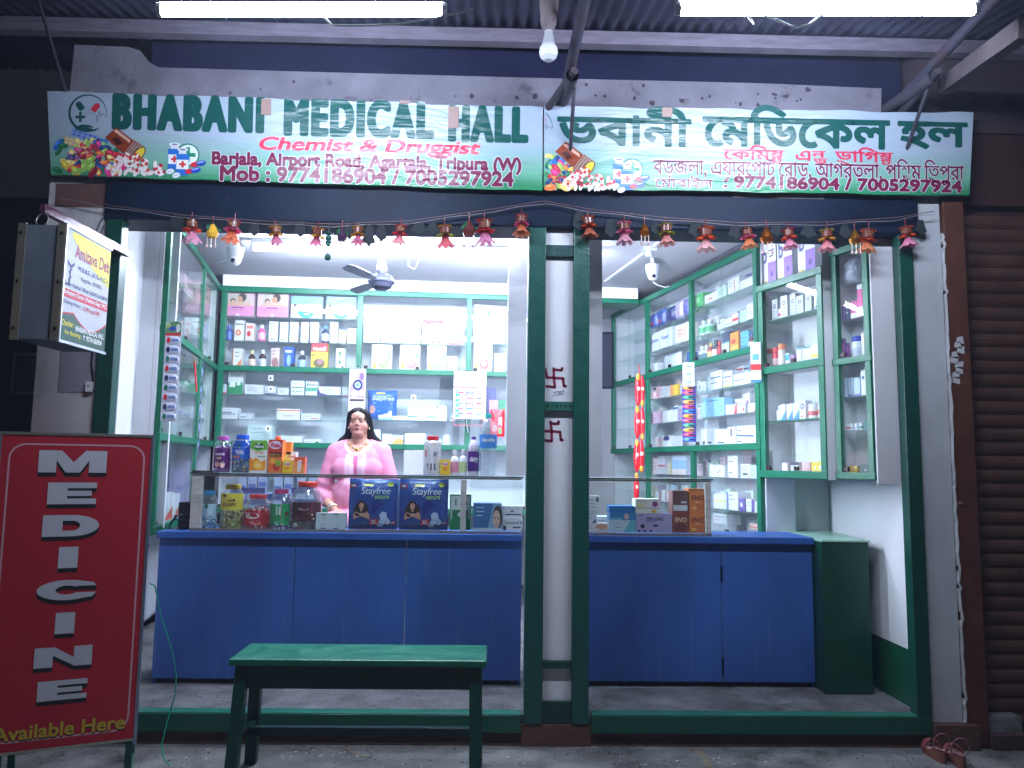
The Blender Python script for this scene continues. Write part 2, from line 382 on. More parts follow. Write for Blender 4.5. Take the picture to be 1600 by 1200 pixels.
REG = []
def tag(o, label, cat, group=None, kind=None, key=None):
    o['label'] = label
    o['category'] = cat
    if group: o['group'] = group
    if kind: o['kind'] = kind
    REG.append((o, label, key if key is not None else tuple(o.location)[0]))
    return o
def empty(name, label, cat, loc=(0,0,0), rz=0.0, group=None, key=None):
    o = bpy.data.objects.new(name, None); COL.objects.link(o); o.location = loc; o.rotation_euler = (0,0,rz)
    o.empty_display_size = 0.1
    return tag(o, label, cat, group, key=key)
def structure(o): o['kind'] = 'structure'; return o
NTH = ['', 'leftmost', 'second', 'third', 'fourth', 'fifth', 'sixth', 'seventh', 'eighth', 'ninth', 'tenth', 'eleventh', 'twelfth', 'thirteenth']
CARD = ['', 'one', 'two', 'three', 'four', 'five', 'six', 'seven', 'eight', 'nine', 'ten', 'eleven', 'twelve', 'thirteen']
def finish_labels():
    by = {}
    for o, l, k in REG: by.setdefault(l, []).append((k, o))
    for l, lst in by.items():
        if len(lst) < 2: continue
        lst.sort(key=lambda t: t[0])
        for i, (k, o) in enumerate(lst, 1):
            n = len(lst)
            w = 'left of two' if n == 2 and i == 1 else 'right of two' if n == 2 else 'middle of three' if n == 3 and i == 2 else f'leftmost of {CARD[n]}' if i == 1 else f'rightmost of {CARD[n]}' if i == n else f'{NTH[i]} from left of {CARD[n]}'
            o['label'] = l+', '+w

GREEN = C(10, 104, 74); DKGREEN = C(8, 62, 48); WHITE = C(226, 228, 230); OFFW = C(205, 207, 210)
# ================================================================== ground, shop building
YF = 4.45                                       # front plane of the shop
CEIL = 3.29
g = MB(); g.box(-16, 16, -8, 4.5, -0.3, 0, C(128, 128, 126), 'concrete'); structure(g.build('ground'))
# spilt paint flecks and old repair lines on the street slab, part of its surface
sp = MB()
for cx, cy, sx_, n in ((500, 1176, 60, 30), (1160, 1187, 60, 16), (1010, 1190, 50, 8), (700, 1192, 120, 12), (330, 1190, 90, 10)):
    for _ in range(n):
        p = PZ(cx+random.uniform(-sx_, sx_), cy+random.uniform(-9, 9), 0); r = random.uniform(0.002, 0.008)
        vs = [(p.x+r*cos(a)*random.uniform(.6, 1.6), p.y+r*sin(a)*random.uniform(.6, 1.3), 0.004) for a in [k*pi/4 for k in range(8)]]
        sp.add(vs, [tuple(range(8))], C(205, 205, 205), 'board_paint')
for pts in (((1085, 1170), (1100, 1185), (1106, 1198)), ((540, 1168), (556, 1178), (575, 1183))):
    q = [PZ(x, y, 0.004) for x, y in pts]
    for a, b in zip(q, q[1:]): sp.add([(a.x-.02, a.y, .004), (a.x+.02, a.y, .004), (b.x+.025, b.y, .004), (b.x-.012, b.y, .004)], [(3, 2, 1, 0)], C(150, 135, 112), 'concrete')
sp.build('ground_paint_spots')['kind'] = 'structure'
gr = MB()                                    # grit and scraps on the pavement, too many to count
for _ in range(420):
    x, y = random.uniform(-2.6, 3.0), 4.42-abs(random.gauss(0, .25)); r = random.uniform(.0015, .005); k = random.random()
    gr.ell((x, y, r*.5), (r*random.uniform(.7, 1.6), r, r*.7), C(150, 146, 140) if k > .5 else C(70, 62, 56), 'concrete', 6, 4)
for _ in range(260):
    x, y = random.uniform(-2.1, 2.3), random.uniform(4.48, 4.97); r = random.uniform(.001, .0035)
    gr.ell((x, y, .166+r*.4), (r*random.uniform(.7, 1.6), r, r*.6), C(160, 156, 150) if random.random() > .5 else C(70, 62, 56), 'concrete', 6, 4)
gr.build('grit')['kind'] = 'stuff'
fl = MB(); fl.box(-2.9, 3.0, YF, 9.2, 0, 0.165, C(122, 122, 124), 'concrete')
structure(fl.build('shop_floor'))
base = MB(); base.box(-2.62, 2.9, YF-0.012, YF-0.002, 0.003, 0.08, C(92, 70, 58), 'old_plaster')
base.box(0.17, 0.56, YF-0.022, YF-0.012, 0.003, 0.118, C(96, 64, 54), 'old_plaster')
structure(base.build('pavement_riser'))

shop = empty('shop_building', 'open-fronted medicine shop with green posts and white plastered walls', 'shop', (0, YF, 0))
def sp_(name, mb, bevel=0.0, parent=None):
    o = mb.build(name, bevel=bevel); o.parent = parent or shop; o.matrix_parent_inverse = Matrix.Translation((0, YF, 0)).inverted() if parent is None else Matrix.Identity(4)
    return o
# green kerb bands along the raised floor
for a, b in ((-2.30, 0.17), (0.56, 2.47)):
    m = MB(); m.box(a, b, YF-0.035, YF-0.001, 0.075, 0.17, C(12, 78, 62), 'paint'); m.box(a, b, YF-0.03, YF+0.05, 0.1705, 0.176, C(40, 110, 92), 'paint')
    sp_('threshold', m, 0.004)
# outer piers
m = MB(); m.box(-2.64, -2.285, YF-.003, YF+0.25, 0.003, 3.2, C(190, 188, 190), 'plaster'); m.box(-2.60, -2.29, YF-0.007, YF-0.0035, 3.02, 3.16, C(96, 66, 60), 'old_plaster')
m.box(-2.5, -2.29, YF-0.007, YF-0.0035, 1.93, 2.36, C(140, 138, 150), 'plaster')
sp_('pier', m)
m = MB(); m.box(2.482, 2.66, YF-.004, YF+0.25, 0.136, 3.2, C(176, 180, 184), 'plaster')
# crumbling plaster edge
ed = [(2.6605, .14)]; z = .14
while z < 2.95: ed.append((2.664+random.uniform(0, .009)+(.007 if random.random() < .12 else 0), z)); z += random.uniform(.015, .06)
ed.append((2.6605, 2.96)); i0 = len(m.v); m.poly(ed[::-1], C(206, 206, 208), 'old_plaster', 0); n_e = len(ed)
m.add([(x, 0, z) for x, z in ed]+[(x, .06, z) for x, z in ed], [(i, i+1, n_e+i+1, n_e+i) for i in range(n_e-1)], C(206, 206, 208), 'old_plaster'); m.xf(i0, Matrix.Translation((0, YF-.03, 0)))
m.box(2.47, 2.72, YF-0.06, YF-0.001, 0.003, 0.135, C(88, 60, 52), 'old_plaster')
sp_('pier', m)
# header wall above the banner, raised and broken at the left
m = MB()
prof = [(-2.58, 3.2), (2.30, 3.2), (2.34, 3.87), (1.6, 3.885), (0.2, 3.885), (-1.2, 3.89), (-2.05, 3.895), (-2.12, 3.93), (-2.17, 4.0), (-2.24, 4.02), (-2.56, 4.025)]
i0 = len(m.v)
m.add([(x, YF, z_) for x, z_ in prof]+[(x, YF+.2, z_) for x, z_ in prof], [tuple(range(len(prof)))]+[(i, i+len(prof), (i+1) % len(prof)+len(prof), (i+1) % len(prof)) for i in range(len(prof))], C(116, 114, 126), 'old_plaster')
for _ in range(26):
    x = random.uniform(-1.9, 2.2) if _ < 8 else random.uniform(0.5, 2.0); z_ = random.uniform(3.73, 3.86); r = random.uniform(.006, .02)
    m.add([(x+r*cos(a)*random.uniform(.5, 1.4), YF-0.003, z_+r*sin(a)*random.uniform(.5, 1.3)) for a in [k*pi/4 for k in range(8)]], [tuple(range(8))], C(62, 52, 60), 'old_plaster')
sp_('header_wall', m)
# shutter housing (dark lintel) with a ledge
m = MB(); m.box(-2.30, 2.52, YF-0.03, YF+0.22, 2.945, 3.185, C(12, 26, 46), 'dark_paint'); sp_('shutter_housing', m, 0.01)
m = MB(); m.box(-2.62, 2.8, YF-0.05, YF-0.001, 3.19, 3.215, C(104, 96, 104), 'old_plaster'); m.box(1.4, 1.95, YF-0.034, YF-0.0305, 3.15, 3.182, C(120, 112, 118), 'old_plaster'); m.box(-.9, -.45, YF-0.034, YF-0.0305, 3.165, 3.186, C(96, 88, 98), 'old_plaster'); sp_('ledge', m)
# interior lintel back and wall above openings
m = MB(); m.box(-2.6, 2.6, YF+0.23, YF+0.40, 3.0, 3.6, C(190, 190, 194), 'plaster'); sp_('inner_lintel', m)
# green door posts (shutter guides)
for a, b in ((-2.284, -2.19), (2.392, 2.476)):
    m = MB(); m.box(a, b, YF-0.03, YF+0.05, 0.17, 2.945, C(8, 66, 54), 'paint'); m.box(a+.03, b-.03, YF+0.05, YF+0.09, 0.17, 2.945, C(6, 48, 42), 'paint'); sp_('door_post', m, 0.004)
# central pillar: green uprights, rungs and white infill
pil = bpy.data.objects.new('central_pillar', None); COL.objects.link(pil); pil.parent = shop; pil.location = (0, 0, 0)
def pl_(name, mb, bevel=0.0): o = mb.build(name, bevel=bevel); o.parent = pil; o.location = (0, -YF, 0); return o
for a, b in ((0.185, 0.288), (0.452, 0.545)):
    m = MB(); m.box(a, b, YF-0.03, YF+0.09, 0.12, 2.945, C(14, 76, 66), 'paint'); pl_('upright', m, 0.005)
for z0, z1, c in ((2.775, 2.845, C(10, 60, 58)), (1.86, 1.915, C(40, 96, 84)), (.415, .455, C(10, 62, 52)), (.12, .235, C(8, 52, 44))):
    m = MB(); m.box(0.288, 0.452, YF-0.012, YF+0.05, z0, z1, c, 'paint')
    if 1.8 < z0 < 2:
        for k in range(6):
            m.add([(0.305+k*.026+.007*cos(a), YF-0.0126, 1.888+.007*sin(a)) for a in [j*pi/5 for j in range(10)]], [tuple(range(10))], C(10, 16, 16), 'paint')
    pl_('rung', m, 0.003)
m = MB(); m.box(0.289, 0.451, YF+0.02, YF+0.3, 0.17, 2.945, C(216, 216, 220), 'clean_plaster')
# painted auspicious marks and pencilled number
def mark(x, z, w, h):
    c = C(140, 18, 66); t = .0155; a = random.uniform
    L = [((-.5, .46), (-.42, .02)), ((-.42, .02), (.46, -.02)), ((.46, -.02), (.5, -.4)), ((-.05, .5), (.02, -.48)), ((.02, -.48), (-.44, -.44)), ((-.05, .42), (.36, .4)), ((.36, .4), (.4, .52)), ((.5, -.4), (.6, -.42))]
    for (p0, p1) in L: m.line([(x+p0[0]*w, z+p0[1]*h), (x+(p0[0]+p1[0])*.5*w+a(-.003, .003), z+(p0[1]+p1[1])*.5*h+a(-.003, .003)), (x+p1[0]*w, z+p1[1]*h)], t, c, 'board_paint', e=0)
i0 = len(m.v)
p1 = P(867, 590, YF); p2 = P(862, 674, YF)
mark(p1.x, p1.z, .11, .115); mark(p2.x, p2.z, .11, .115)
q = P(872, 616, YF); m.text('7782', q.x-.03, q.z-.012, q.x+.032, q.z+.014, C(36, 34, 40), 'board_paint', e=0, slant=.25, rise=.012)
m.xf(i0, Matrix.Translation((0, YF+0.0185, 0)))
pl_('infill_panel', m)
m = MB(); m.box(0.20, 0.56, YF+0.302, YF+.5, 0.165, 3.3, C(220, 221, 224), 'plaster'); pl_('core', m)
# side walls, back wall, ceiling
m = MB(); m.box(2.445, 2.6, YF+0.1, 9.2, 0.165, 3.3, C(234, 235, 238), 'clean_plaster')
m.add([(2.443, YF+.1, .17), (2.443, 5.75, .17), (2.443, 5.75, .50), (2.443, YF+.1, .50)], [(0, 1, 2, 3)], C(14, 84, 60), 'paint')
sp_('side_wall', m)
m = MB(); m.add([(x, y, z) for z in (.166, 3.3) for x, y in ((-2.64, 4.71), (-3.35, 9.2), (-3.45, 9.2), (-2.74, 4.71))], [(0, 3, 2, 1), (4, 5, 6, 7), (0, 1, 5, 4), (1, 2, 6, 5), (2, 3, 7, 6), (3, 0, 4, 7)], C(234, 235, 238), 'clean_plaster'); sp_('side_wall', m)
m = MB(); m.box(-2.36, -2.205, 4.97, 5.06, 0.166, CEIL, C(196, 194, 196), 'clean_plaster'); m.box(-2.44, -2.30, YF+0.12, 4.97, 0.166, CEIL, C(234, 235, 238), 'clean_plaster'); sp_('partition', m)
m = MB(); m.box(-3.15, 2.445, 9.05, 9.2, 0.165, 3.3, C(220, 221, 226), 'clean_plaster'); sp_('back_wall', m)
m = MB(); m.add([(x, y, z) for z in (CEIL, CEIL+.12) for x, y in ((-2.6, 4.75), (2.5, 4.75), (2.5, 9.1), (-3.3, 9.1))], [(0, 3, 2, 1), (4, 5, 6, 7), (0, 1, 5, 4), (1, 2, 6, 5), (2, 3, 7, 6), (3, 0, 4, 7)], C(196, 194, 200), 'clean_plaster'); sp_('ceiling', m)
# white partition boards either side of the pillar, standing on the glass cases
for a, b in ((0.075, 0.199), (0.561, 0.695)):
    m = MB(); m.box(a, b, 4.96, 5.03, 1.478, CEIL-.002, C(208, 209, 213), 'clean_plaster'); sp_('partition_board', m, 0.003)

hb = bpy.data.meshes.new('haze'); bmh = bmesh.new(); bmesh.ops.create_cube(bmh, size=1.0); bmh.to_mesh(hb); bmh.free()
hb.materials.append(hz); ho = bpy.data.objects.new('haze', hb); COL.objects.link(ho); ho.location = (0, 2.8, 2.45); ho.scale = (34, 22.6, 7.5); ho['kind'] = 'stuff'  # box holding the added glow haze
# ================================================================== neighbours
m = MB(); m.box(2.675, 2.80, YF-0.02, YF+0.12, 0.01, 3.2, C(96, 56, 42), 'rust_metal')
nb = empty('shuttered_shop', 'closed neighbouring shop with a brown rolling shutter at the right edge', 'shop', (2.7, YF, 0))
def nb_(name, mb, bevel=0.0): o = mb.build(name, bevel=bevel); o.parent = nb; o.matrix_parent_inverse = Matrix.Translation((2.7, YF, 0)).inverted(); return o
nb_('shutter_frame', m, 0.004)
m = MB()
for k in range(9):                       # torn paper left on the frame
    x = random.uniform(2.69, 2.75); z_ = 2.06+k*.03; m.add([(x-.02, YF-.0215, z_), (x+.025, YF-.0215, z_-.01), (x+.03+random.uniform(-.02, .01), YF-.0215, z_+.035), (x-.015, YF-.0215, z_+.03)], [(0, 1, 2, 3)], C(190, 190, 192), 'card')
nb_('torn_poster', m)
m = MB(); zz = 0.08; n = 0
vs = []; 
while zz < 3.15:
    for t, dy in ((0, 0), (.25, -.012), (.5, -.016), (.75, -.012), (.96, 0.0), (.98, .012)): vs.append((zz+t*.082, dy))
    zz += .082
pts = [(2.80, YF+.09+d, z_) for z_, d in vs]+[(6.0, YF+.09+d, z_) for z_, d in vs]; k = len(vs)
m.add(pts, [(i, k+i, k+i+1, i+1) for i in range(k-1)], C(92, 64, 54), 'rust_metal'); nb_('rolling_shutter', m)
m = MB(); m.box(2.80, 6, YF+.02, YF+.3, 3.15, 3.6, C(72, 46, 42), 'rust_metal'); m.box(2.56, 6, YF+.0, YF+.3, 3.6, 4.3, C(66, 54, 60), 'old_plaster'); m.box(2.665, 2.80, YF-.01, YF+.3, 3.2, 3.6, C(72, 46, 42), 'rust_metal'); nb_('shutter_housing', m); m = MB(); m.box(2.80, 6, YF-.05, YF+.5, 0.003, .08, C(70, 52, 48), 'old_plaster'); nb_('doorstep', m)
m = MB(); m.lathe([(.0, 0), (.011, .0), (.009, .012), (0, .014)], 12, col=C(180, 180, 176), m='alloy'); o = m.build('lock_knob', nb, rot=(pi/2, 0, 0)); o.location = (P(1497, 786, YF).x-2.7, -.02, P(1497, 786, YF).z)
# dark house at the far left
lh = empty('unlit_house', 'dark unlit house wall with a dim window left of the medicine shop', 'house', (-4.6, 13, 0))
def lh_(name, mb): o = mb.build(name); o.parent = lh; o.matrix_parent_inverse = Matrix.Translation((-4.6, 13, 0)).inverted(); return o
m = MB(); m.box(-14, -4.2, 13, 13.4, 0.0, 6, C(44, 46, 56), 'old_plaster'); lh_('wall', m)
m = MB(); a = P(22, 612, 12.98); b = P(62, 556, 12.98)
m.box(a.x, b.x, 12.96, 12.98, a.z, b.z, C(40, 44, 54), 'paint')
for x0, x1, z0, z1 in ((a.x-.04, a.x, a.z-.04, b.z+.04), (b.x, b.x+.04, a.z-.04, b.z+.04), (a.x, b.x, a.z-.04, a.z), (a.x, b.x, b.z, b.z+.04)): m.box(x0, x1, 12.94, 12.985, z0, z1, C(150, 154, 166), 'paint')
lh_('window', m)

# ================================================================== awning: corrugated roof, purlins, trusses
aw = empty('awning', 'corrugated metal awning on pipe trusses over the shop front', 'awning', (0, 3.6, 4.0))
def aw_(name, mb, bevel=0.0): o = mb.build(name, bevel=bevel); o.parent = aw; o.matrix_parent_inverse = Matrix.Translation((0, 3.6, 4.0)).inverted(); return o
def roofz(y): return 4.14+(y-4.3)*0.20
m = MB(); N = 560; vs = []
for j, y in enumerate((1.9, 3.2, 4.3, 5.4)):
    for i in range(N+1):
        x = -5.2+10.4*i/N; vs.append((x, y, roofz(y)+.018*sin(2*pi*x/.076*1.0)))
m.add(vs, [(j*(N+1)+i, j*(N+1)+i+1, (j+1)*(N+1)+i+1, (j+1)*(N+1)+i) for j in range(3) for i in range(N)], C(88, 90, 112), 'tin', True)
aw_('roof_sheet', m)
for y, w, c in ((4.36, .075, C(112, 106, 120)), (3.3, .06, C(96, 92, 108)), (2.5, .06, C(90, 88, 100))):
    m = MB(); m.box(-5.1, 5.1, y-w/2, y+w/2, roofz(y)-.028-w*1.1, roofz(y)-.028, c, 'wood'); aw_('purlin', m, .004)
m = MB(); m.box(-2.15, 2.52, 4.56, 4.6, 3.7, roofz(4.58)-.03, C(30, 32, 58), 'dark_paint'); aw_('infill_board', m)
def truss(px, sc_=1.0, white=False):
    c = C(70, 68, 78)
    tip = P(px, 125, 4.05); m = MB()
    m.tube([(tip.x-.04, 4.6, tip.z+.03), (tip.x, 4.0, tip.z)], .036, 14, c, 'rust_metal', caps=False); m.tube([(tip.x-.04, 4.6, tip.z+.03), (tip.x, 4.0, tip.z)], .029, 14, C(30, 30, 34), 'rust_metal', caps=False)
    aw_('bracket_pipe', m)
    m = MB(); m.tube([(tip.x-.02, 4.3, tip.z+.02), (tip.x+.03, 3.3, 3.88), (tip.x+.10, 2.2, 3.69)], .03, 12, C(62, 60, 74), 'rust_metal'); aw_('truss_rail', m)
    m = MB(); a_ = P(px-40, 172, 4.36); m.tube([(a_.x, 4.38, a_.z), (tip.x+.01, 3.98, tip.z+.02)], .022, 10, c, 'rust_metal'); m.tube([(tip.x+.02, 4.1, tip.z-.02), (tip.x+.025, 4.36, tip.z-.28)], .011, 8, c, 'rust_metal'); aw_('brace', m)
truss(893); truss(1452); truss(-150)
m = MB(); a_ = P(1475, 135, 4.2); b_ = P(1605, 42, 3.2); m.obox(a_, b_, .07, .09, C(84, 74, 78), 'old_plaster'); aw_('side_beam', m)
m = MB(); a_ = P(60, 0, 3.4); b_ = P(105, 150, 4.4); m.tube([a_, b_], .008, 6, C(40, 40, 52)); aw_('stay_wire', m)

# ================================================================== lamps under the awning
def tube_lamp(x0, x1, y, z, label, glow, key):
    L = x1-x0
    t = empty('tube_lamp', label, 'tube light', ((x0+x1)/2, y, z), group='lit tube lights', key=key)
    m = MB(); m.box(-L/2-.02, L/2+.02, .0, .045, .032, .07, C(214, 216, 220), 'gloss'); m.build('batten', t)
    m = MB(); m.tube([(-L/2, .02, 0), (L/2, .02, 0)], .021, 14, m=glow); m.build('tube', t)
    for s_ in (-1, 1):
        m = MB(); m.tube([(s_*L/2, .02, 0), (s_*(L/2+.022), .02, 0)], .0222, 14, C(220, 222, 226)); m.box(s_*(L/2+.012)-.012, s_*(L/2+.012)+.012, .004, .036, .0, .034, C(220, 222, 226), 'gloss'); m.build('end_cap', t)
    return t
yl = 3.16
a_ = P(250, 14, yl); b_ = P(690, 14, yl); zl = (a_.z+b_.z)/2
tl1 = tube_lamp(a_.x, b_.x, yl, zl, 'lit tube light under the awning above the english half of the sign', 'lamp_glow_outside', a_.x); tl1.rotation_euler.y = -math.atan2(b_.z-a_.z, b_.x-a_.x)
a_ = P(1065, 12, yl); b_ = P(1525, 12, yl); zl = (a_.z+b_.z)/2
tl2 = tube_lamp(a_.x, b_.x, yl, zl, 'lit tube light under the awning above the bengali half of the sign', 'lamp_glow_outside', a_.x); tl2.rotation_euler.y = -math.atan2(b_.z-a_.z, b_.x-a_.x)
for t_, pts in ((tl1, ((505, 26), (520, 40), (560, 40), (620, 38), (680, 28), (740, 14))), (tl2, ((1195, 24), (1225, 36), (1246, 44), (1264, 38), (1285, 22)))):
    m = MB(); m.tube([P(x, y_, 3.12) for x, y_ in pts], .0045, 8, C(225, 225, 225))
    if t_ is tl2: m.tube([P(x, y_, 3.12) for x, y_ in ((1166, 20), (1172, 30), (1178, 38))], .005, 8, C(225, 225, 225))
    o = m.build('wire', t_); o.matrix_parent_inverse = (Matrix.Translation(t_.location) @ t_.rotation_euler.to_matrix().to_4x4()).inverted()
# unlit bulb
pb = P(857, 80, 3.75)
bl = empty('light_bulb', 'unlit white bulb hanging in its holder between the two awning tubes', 'light bulb', pb)
m = MB(); m.lathe([(0, -.052), (.022, -.05), (.042, -.032), (.049, -.008), (.046, .014), (.037, .03)], 20, col=C(216, 220, 226)); m.build('globe', bl)
m = MB(); m.lathe([(.037, .03), (.027, .07, None), (.022, .098, None), (.022, .11)], 20, col=C(176, 178, 184)); m.build('base', bl)
m = MB(); m.lathe([(.026, .108), (.03, .125), (.036, .13), (.043, .165), (.044, .21), (.05, .24), (.05, .30)], 18, col=C(120, 108, 112), m='old_plaster'); m.build('holder', bl)
# ================================================================== the two flex banners over the shop
DG = C(8, 78, 72); MAR = C(112, 26, 62); RED = C(206, 44, 78); HALO = C(206, 212, 222)
YB = 4.37
def bx(px, py): p = P(px, py, YB); return p.x, p.z
def pills(m, X, Z, W, H, ox, oz, seed, cut=None):
    rnd = random.Random(seed)
    cols = [C(30, 110, 66), C(196, 40, 60), C(222, 190, 70), C(40, 110, 190), C(214, 60, 130), C(220, 120, 60), C(236, 216, 120), C(130, 24, 44), C(24, 60, 110), C(150, 190, 90)]
    n = 0; L = []
    for _ in range(90):
        x = rnd.uniform(0, .62); top = .42 if x < .4 else .42-1.1*(x-.4)
        L.append((rnd.uniform(0.02, max(.05, top)), x))
    L.sort(reverse=True)
    for z, x in L:
        if cut and X+x*W < cut: continue
        c = rnd.choice(cols); a = rnd.uniform(-1.2, 1.2); r = rnd.uniform(.04, .066)*W; e = .0012+n*.000012; n += 1
        m.disc(X+x*W, Z+z*H, r, r*.52, c, 'banner_ink', e, 12, a); m.disc(X+x*W-r*.2, Z+z*H+r*.22, r*.45, r*.13, tuple(min(1, k*1.8+.06) for k in c[:3])+(1,), 'banner_ink', e+.000006, 8, a)
    for _ in range(70):                                      # red and white capsules
        t = rnd.random(); x = .5+.5*t+rnd.uniform(-.05, .03); z = rnd.uniform(.02, .26-.22*abs(t-.35))
        a = rnd.uniform(0, pi); r = rnd.uniform(.026, .038)*W; e = .0024+n*.000012; n += 1
        m.disc(X+x*W, Z+z*H, r, r*.5, C(236, 228, 226), 'banner_ink', e, 10, a); m.disc(X+x*W+r*.5*cos(a), Z+z*H+r*.5*sin(a), r*.5, r*.48, rnd.choice([C(190, 30, 40), C(236, 228, 226), C(200, 60, 60)]), 'banner_ink', e+.000006, 10, a)
def tilted_bottle(m, x0, z0, s):
    def q(a, b): t = radians(-38); return (x0+(a*cos(t)-b*sin(t))*s, z0+(a*sin(t)+b*cos(t))*s)
    m.poly([q(-.55, -.19), q(-.5, .2), q(.1, .22), q(.1, -.22)], C(136, 54, 26), 'banner_ink', .0034)
    m.poly([q(-.5, .08), q(-.45, .16), q(.0, .17), q(.05, .1)], C(214, 170, 150), 'banner_ink', .0035)
    m.poly([q(-.4, -.12), q(-.3, .03), q(-.1, -.02), q(-.15, -.16)], C(66, 22, 14), 'banner_ink', .0035)
    m.poly([q(.1, -.25), q(.1, .25), q(.4, .27), q(.4, -.27)], C(164, 130, 120), 'banner_ink', .0034)
    for k in range(4): m.poly([q(.13+k*.07, -.25), q(.13+k*.07, .25), q(.155+k*.07, .25), q(.155+k*.07, -.25)], C(96, 60, 52), 'banner_ink', .0035)
    c = q(.42, 0); m.disc(c[0], c[1], .13*s, .27*s, C(110, 84, 60), 'banner_ink', .0036, 20, radians(-38)); m.disc(c[0], c[1], .1*s, .23*s, C(226, 200, 60), 'banner_ink', .0037, 20, radians(-38))
    for k in range(9):
        b = q(.36+.06*(k % 3), -.16+.09*(k//3)-.05); m.disc(b[0], b[1], .06*s, .035*s, [C(200, 50, 50), C(240, 232, 228)][k % 2], 'banner_ink', .0038+k*1e-5, 10, k)
def vials(m, x, z, s):
    m.disc(x+.62*s, z+.60*s, .36*s, .36*s, C(14, 116, 92), 'banner_ink', .0014, 28); m.disc(x+.62*s, z+.60*s, .32*s, .32*s, C(226, 236, 238), 'banner_ink', .0016, 28)
    m.rect(x+.56*s, z+.36*s, x+.68*s, z+.84*s, C(20, 140, 100), 'banner_ink', .0018); m.rect(x+.38*s, z+.54*s, x+.86*s, z+.66*s, C(20, 140, 100), 'banner_ink', .0019)
    for k, (dx, dz) in enumerate(((0, .16), (.26, 0))):
        e = .0021+k*.0006; b = C(38, 112, 196)
        m.rect(x+dx*s, z+dz*s, x+(dx+.4)*s, z+(dz+.62)*s, b, 'banner_ink', e); m.disc(x+(dx+.2)*s, z+dz*s, .2*s, .06*s, b, 'banner_ink', e)
        m.rect(x+(dx+.01)*s, z+(dz+.14)*s, x+(dx+.39)*s, z+(dz+.44)*s, C(236, 238, 242), 'banner_ink', e+.0001)
        m.rect(x+(dx+.17)*s, z+(dz+.19)*s, x+(dx+.24)*s, z+(dz+.40)*s, C(206, 40, 50), 'banner_ink', e+.0002); m.rect(x+(dx+.10)*s, z+(dz+.26)*s, x+(dx+.31)*s, z+(dz+.33)*s, C(206, 40, 50), 'banner_ink', e+.0003)
        m.rect(x+(dx+.08)*s, z+(dz+.62)*s, x+(dx+.32)*s, z+(dz+.74)*s, C(210, 214, 222), 'banner_ink', e+.0001); m.disc(x+(dx+.2)*s, z+(dz+.76)*s, .17*s, .055*s, C(232, 236, 242), 'banner_ink', e+.0002); m.disc(x+(dx+.2)*s, z+(dz+.76)*s, .11*s, .03*s, C(120, 130, 150), 'banner_ink', e+.0003)
    for k, (dx, dz) in enumerate(((.78, .24), (.62, .02))):
        e = .0033+k*.0004
        m.disc(x+(dx+.08)*s, z+(dz+.06)*s, .16*s, .08*s, C(212, 40, 60), 'banner_ink', e, 16, .2); m.disc(x+(dx+.26)*s, z+(dz+.10)*s, .16*s, .085*s, C(34, 70, 178), 'banner_ink', e+.0001, 16, .2); m.disc(x+(dx+.24)*s, z+(dz+.13)*s, .12*s, .02*s, C(170, 190, 236), 'banner_ink', e+.0002, 10, .2)
    for dx, dz in ((.08, .06), (.28, -.06)): m.disc(x+dx*s, z+dz*s, .13*s, .085*s, C(226, 232, 240), 'banner_ink', .0037, 16, .3); m.line([(x+(dx-.1)*s, z+(dz-.04)*s), (x+(dx+.1)*s, z+(dz+.04)*s)], .012*s, C(90, 110, 140), 'banner_ink', .0038)
